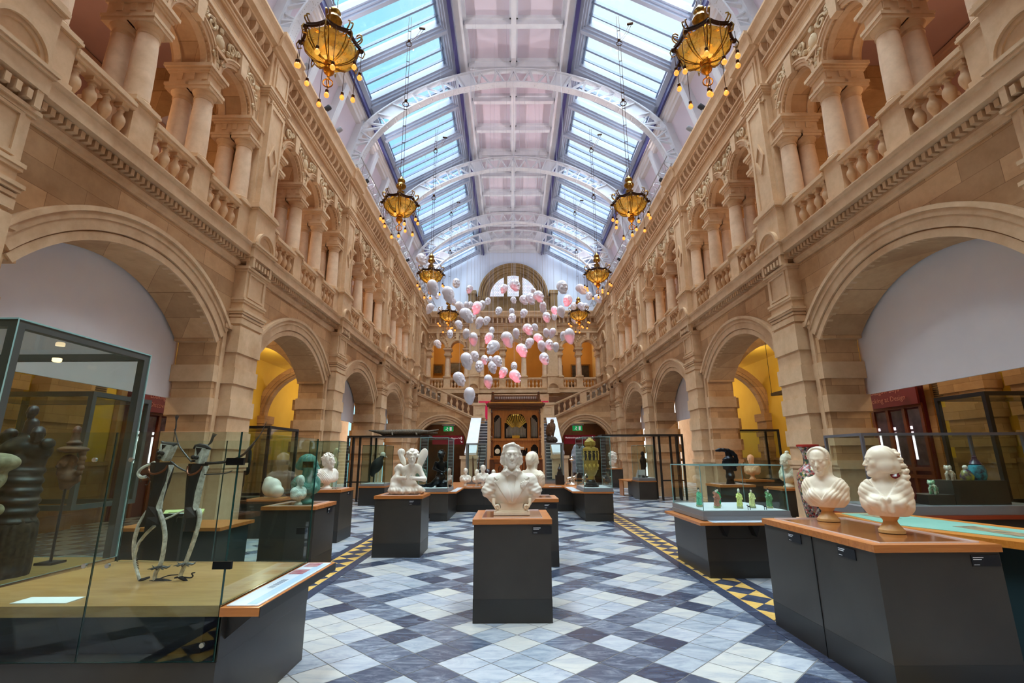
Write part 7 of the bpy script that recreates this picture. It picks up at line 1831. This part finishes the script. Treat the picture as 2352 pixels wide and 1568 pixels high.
for side, sg in PW:
    for k in range(4):
        y = ZC+k*BAY; t = thing('chandelier', f'brass and amber glass bowl chandelier with hanging bulbs, {cn[k]} on the {side} side', 'chandelier', (sg*3.45, y, 9.02), .2 if sg < 0 else -.2, 'bowl chandeliers')
        for n, me in CH: link(n, me, t)
        link('suspension_chain', chm, t, (0, 0, .88))
        r_ = random.Random(k*2+(sg > 0))
        for i in range(11):
            if i < 10: a = 2*PI*(i+.5*(i % 2)*.4)/10; r = .54; L_ = (.42, .62, .5, .75, .45)[i % 5]+.06*r_.random(); z0 = -.05
            else: a = r = 0; L_ = .1; z0 = -.88
            x, yy = r*math.cos(a), r*math.sin(a)
            c_ = link('cord', cordm, t, (x, yy, z0)); c_.scale = (1, 1, L_)
            s_ = link('bulb_socket', capm, t, (x, yy, z0-L_)); link('bulb', blm, s_); link('filament', corem, s_)
        point(sg*3.45, y, 9.02-.22, 11, (1, .5, .12), .06); point(sg*3.45, y, 8.3, 14, (1, .66, .3), .3)

# ---------------------------------------------------------------- the floating heads
def hmesh(name, **k):
    V, F_ = sculpt(head(**k), .0062, None)
    me = bpy.data.meshes.new(name); V = V*np.array([1, 1, 1]); me.from_pydata(V.tolist(), [], F_.tolist()); me.materials.append(PLAS); me.polygons.foreach_set('use_smooth', [True]*len(me.polygons)); return me
HM = {'calm': hmesh('head_calm', neck=False, brow=1.2), 'shout': hmesh('head_shout', neck=False, mouth='open', brow=1.3), 'grin': hmesh('head_grin', neck=False, smile=1, brow=1.5, nose=1.2), 'frown': hmesh('head_frown', neck=False, smile=-.7, brow=1.8)}
PIN = mat('pink_lit_head', (222, 214, 222), .35)
HL = [ # x, y, height (crop px), facing (deg; 0 to viewer, + to the right), expression, pink light
(135,75,150,60,'calm',0),(265,388,175,155,'calm',0),(438,468,185,140,'calm',0),(530,345,130,10,'grin',0),(680,413,105,-35,'frown',1),(487,548,100,120,'calm',0),(232,628,120,-120,'calm',0),(348,655,95,10,'frown',0),(568,612,130,130,'calm',0),(640,600,100,-150,'calm',0),
(643,705,180,110,'calm',0),(688,592,95,25,'shout',0),(765,620,155,-50,'calm',2),(820,590,110,-170,'calm',0),(885,548,95,-20,'calm',0),(725,720,80,40,'calm',0),(790,785,135,-140,'calm',0),(873,765,105,-60,'calm',0),(1008,657,108,-35,'shout',0),(1068,407,115,-50,'calm',1),
(1190,370,160,35,'frown',1),(1172,535,90,40,'calm',0),(1153,665,90,30,'calm',0),(1158,740,125,-25,'frown',0),(1290,683,112,-50,'shout',0),(1290,533,130,45,'shout',0),(1365,520,145,50,'frown',0),(1400,440,90,150,'calm',0),(1455,495,150,55,'calm',1),(1720,390,170,35,'frown',0),
(1930,412,130,85,'calm',0),(1785,540,145,-40,'frown',2),(1855,605,100,-60,'calm',0),(1935,605,110,40,'calm',0),(1990,600,70,90,'calm',0),(2025,490,110,-20,'calm',0),(2122,520,110,60,'calm',0),(1505,605,115,170,'calm',0),(1510,650,90,60,'calm',0),(1545,727,128,30,'grin',1),
(1635,650,115,20,'calm',2),(1710,660,130,150,'calm',0),(1633,720,92,0,'calm',0),(1860,760,90,70,'calm',0),(555,812,110,75,'calm',0),(640,910,118,-160,'calm',0),(722,970,150,175,'calm',1),(458,915,105,10,'grin',0),(930,875,90,20,'calm',0),(900,960,130,-60,'calm',2),
(945,1065,180,-55,'shout',0),(1103,975,180,130,'calm',1),(1203,905,115,160,'calm',0),(1335,865,145,55,'frown',1),(1412,840,90,70,'calm',0),(1540,900,105,170,'calm',0),(1612,902,112,-140,'calm',0),(1355,1018,125,-70,'shout',0),(1450,965,125,60,'frown',2),(1490,1050,130,150,'calm',0),
(1577,1040,140,10,'frown',1),(1650,1060,110,170,'calm',0),(1733,935,105,-150,'calm',0),(1805,935,175,160,'calm',1),(1265,1098,160,60,'calm',2),(1520,1195,155,30,'shout',1),(645,1215,190,150,'calm',0),(735,1165,125,60,'calm',0),(789,1280,145,-5,'grin',0),(848,1205,115,30,'calm',1),
(915,1200,80,10,'calm',0),(992,1218,135,60,'shout',0),(935,1290,140,45,'frown',0),(1060,1350,135,-45,'frown',2),(1180,1280,110,10,'calm',0),(1190,1390,160,60,'shout',2),(560,1420,165,110,'calm',0),(890,1445,150,165,'calm',1),(318,1028,105,75,'calm',0),(678,1605,190,175,'calm',0),(310,490,85,30,'calm',0),(235,515,80,-30,'calm',0)]
def heads():
    fw = Vector((-sy_*cp_, cy_*cp_, sp_)); Hh = .50; info = []; SZ = {}
    for i, (cx, cy, h, yaw, ex, pk) in enumerate(HL):
        px, py = 940+cx/4.9, 580+cy/4.9; d = CAMF*Hh/(h/4.9)
        if i == 47: d = 17.5
        d = min(d, 28.5)*(.94 if i % 2 else 1)
        p = CAMP+(fw+CAMR*((px-1176)/CAMF)+CAMU*((784-py)/CAMF))*d
        info.append((i, p)); SZ[i] = h/4.9*d/CAMF
    # describe each one by its place in the hanging cloud
    rows = sorted(info, key=lambda a: -HLy(a[0])); nrow = 7; per = math.ceil(len(rows)/nrow); rowname = ['lowest', 'second lowest', 'third lowest', 'middle', 'third highest', 'second highest', 'highest']
    lab = {}
    onum = ['leftmost', 'second from left', 'third from left', 'fourth from left', 'fifth from left', 'sixth from left', 'seventh from left', 'eighth from left', 'ninth from left', 'tenth from left', 'eleventh from left', 'twelfth from left']
    for r in range(nrow):
        seg = sorted(rows[r*per:(r+1)*per], key=lambda a: HL[a[0]][0])
        for j, (i, p) in enumerate(seg): lab[i] = (rowname[r], onum[j])
    exn = {'calm': 'calm', 'shout': 'open-mouthed', 'grin': 'grinning', 'frown': 'frowning'}
    wire = MB(); wire.tube([(0, 0, 0), (0, 0, 1)], .0035, 4); wm = wire.mesh('wire', mat('steel_wire', (190, 190, 200), .3, metal=.5))
    for i, p in info:
        cx, cy, h, yaw, ex, pk = HL[i]; Hh = SZ[i]
        face = 'turned away' if abs(yaw) > 105 else 'facing the viewer' if abs(yaw) < 22 else 'turned to the right' if yaw > 0 else 'turned to the left'
        col = {0: 'pale', 1: 'part-pink', 2: 'deep pink'}[pk]; r, o = lab[i]
        t = thing('floating_head', f'{col} {exn[ex] if abs(yaw) < 105 else "bald"} head {face}, {r} row, {o}', 'hanging head', tuple(p), R(yaw), 'floating heads')
        me = HM[ex]; ob = link('head', me, t); ob.scale = (Hh/.245,)*3; ob.rotation_euler = (R(4*((i*7) % 5-2)), 0, 0)
        w = link('wire', wm, t, (0, 0, Hh*.46)); w.scale = (1, 1, max(.5, (16.45 if abs(p.x) < 2.1 else 16.3-(abs(p.x)-2.18)*.558)-p.z-Hh*.46))
        if pk:
            o_ = spot((p.x-.35, p.y-.75, p.z-.75), (p.x, p.y, p.z-.1+.08*(pk == 2)), 22 if pk == 1 else 60, 26 if pk == 1 else 36, (1, .10, .16), .03, .5)
def HLy(i): return -HL[i][1]
heads()
# lighting trusses above the cornices with spotlights
def trussbeam(sg):
    side = 'left' if sg < 0 else 'right'
    t = thing('lighting_truss', f'white triangular lattice lighting truss running along above the {side} cornice', 'truss', (0, 0, 0), 0, 'lighting trusses')
    q = MB(); x = sg*5.78; A = [(x, 12.05), (x-sg*.32, 12.05), (x-sg*.16, 12.35)]
    for a in A: q.tube([(a[0], 15.6, a[1]), (a[0], 32.9, a[1])], .022, 6)
    y = 15.6; i = 0
    while y < 32.6:
        for a, b in ((0, 1), (1, 2), (2, 0)):
            p, r = (A[a], A[b]) if i % 2 else (A[b], A[a]); q.tube([(p[0], y, p[1]), (r[0], y+.36, r[1])], .011, 4)
        y += .36; i += 1
    q.build('lattice', mat('galvanised_truss', (172, 172, 178), .4, metal=.3), t, smooth=True)
trussbeam(-1); trussbeam(1)
sp_m = []
for side, sg in PW:
    for i, (y, kd) in enumerate(((8.4, 0), (11.0, 0), (12.6, 0), (13.6, 0), (16.6, 0), (20.0, 0), (24.2, 0), (28.6, 0))):
        t = thing('spotlight', f'small {"grey" if i % 2 else "black"} spotlight on the {side} cornice, {["nearest", "second", "third", "fourth", "fifth", "sixth", "seventh", "farthest"][i]} along', 'spotlight', (sg*5.72, y, 11.95), 0, 'cornice spotlights')
        q = MB(); q.tube([(0, 0, -.2), (0, 0, 0)], .02, 6); q.build('bracket', WHITE, t)
        q = MB(); q.lathe([(.05, -.12), (.075, -.1), (.08, .1), (.06, .13)], n=14); o = q.build('can', mat('lamp_housing', (150, 152, 160) if i % 2 else (40, 40, 46), .4), t, smooth=True); o.rotation_euler = (0, -sg*.9, 0)
# ---------------------------------------------------------------- light and camera
def world():
    w = bpy.data.worlds.new('sky'); bpy.context.scene.world = w; w.use_nodes = True; nt = w.node_tree; L = nt.links.new
    bg = nt.nodes['Background']; co = nt.nodes.new('ShaderNodeTexCoord').outputs['Generated']
    sp = N(nt, 'ShaderNodeSeparateXYZ'); L(co, sp.inputs[0])
    mr = N(nt, 'ShaderNodeMapRange'); mr.inputs[1].default_value = -.25; mr.inputs[2].default_value = .12; L(sp.outputs[0], mr.inputs[0])
    no = N(nt, 'ShaderNodeTexNoise', Scale=2.2, Detail=5); L(co, no.inputs['Vector'])
    ad = N(nt, 'ShaderNodeMath', operation='MULTIPLY_ADD'); L(no.outputs[0], ad.inputs[0]); ad.inputs[1].default_value = .2; ad.inputs[2].default_value = -.1
    a2 = N(nt, 'ShaderNodeMath', operation='ADD'); a2.use_clamp = True; L(mr.outputs[0], a2.inputs[0]); L(ad.outputs[0], a2.inputs[1])
    L(ramp(nt, a2.outputs[0], [(.1, (.44, .82, 1.0, 1)), (.5, (.72, .92, 1.0, 1)), (.75, (1, 1, 1, 1))]), bg.inputs[0])
    bg.inputs[1].default_value = SKY
SKY = 1.25
world()
def sun(name, d, e, ang, col):
    l = bpy.data.lights.new(name, 'SUN'); l.energy = e; l.angle = R(ang); l.color = col
    o = bpy.data.objects.new(name, l); C.objects.link(o); o.rotation_euler = Vector(d).to_track_quat('-Z', 'Y').to_euler(); return o
sun('daylight', (0, -.14, -1), 31, 80, (1, .98, .96))
sun('daylight', (-.15, .45, -1), 6, 70, (1, .97, .93))
for s in (-1, 1):
    for y in range(0, 7):
        l = bpy.data.lights.new('skylight', 'AREA'); l.shape = 'RECTANGLE'; l.size = 3.0; l.size_y = 5.6; l.cycles.is_portal = True
        o = bpy.data.objects.new('skylight', l); C.objects.link(o)
        o.location = (s*3.8, -6.8+5.68*y+2.84, 16.4)
        d = Vector((-s*.45, 0, -.89)); o.rotation_euler = (0, math.atan2(-d.x, -d.z), 0)
for s in (-1, 1):
    for k in range(-1, 4):
        point(s*9.2, ZC+k*BAY, 4.9, 70, (1, .88, .68)); point(s*8.3, ZC+k*BAY, 8.2, 50, (1, .7, .42))
for s in (-1, 1):
    for k in range(-1, 4):
        spot((s*6.0, P0+k*BAY+1.2, 12.35), (-s*1.5, P0+k*BAY+2.8, 16.5), 500, 110, (1, .96, .97))
for s in (-1, 1):
    for y in (16.4, 18.6): spot((s*5.4, y, 12.6), (s*.4, y+.6, 16.8), 80, 45, (1, .25, .3))
cam = bpy.data.cameras.new('camera'); co = bpy.data.objects.new('camera', cam); C.objects.link(co)
cam.sensor_width = 36; cam.lens = 36*1106.08/2352; cam.clip_end = 200
P_, Y_, R_ = .2366968, -.00213465, -.0050505
cp, sp = math.cos(P_), math.sin(P_); cy, sy = math.cos(Y_), math.sin(Y_)
r = Vector((cy, sy, 0)); f = Vector((-sy*cp, cy*cp, sp)); u = r.cross(f)
c, s = math.cos(R_), math.sin(R_); r2 = c*r+s*u; u2 = -s*r+c*u
M4 = Matrix(((r2.x, u2.x, -f.x), (r2.y, u2.y, -f.y), (r2.z, u2.z, -f.z))).to_4x4(); M4.translation = (-.147, 0, 1.6)
co.matrix_world = M4
sc = bpy.context.scene; sc.camera = co
sc.view_settings.view_transform = 'Standard'; sc.view_settings.look = 'None'; sc.view_settings.gamma = 1; sc.view_settings.exposure = .12
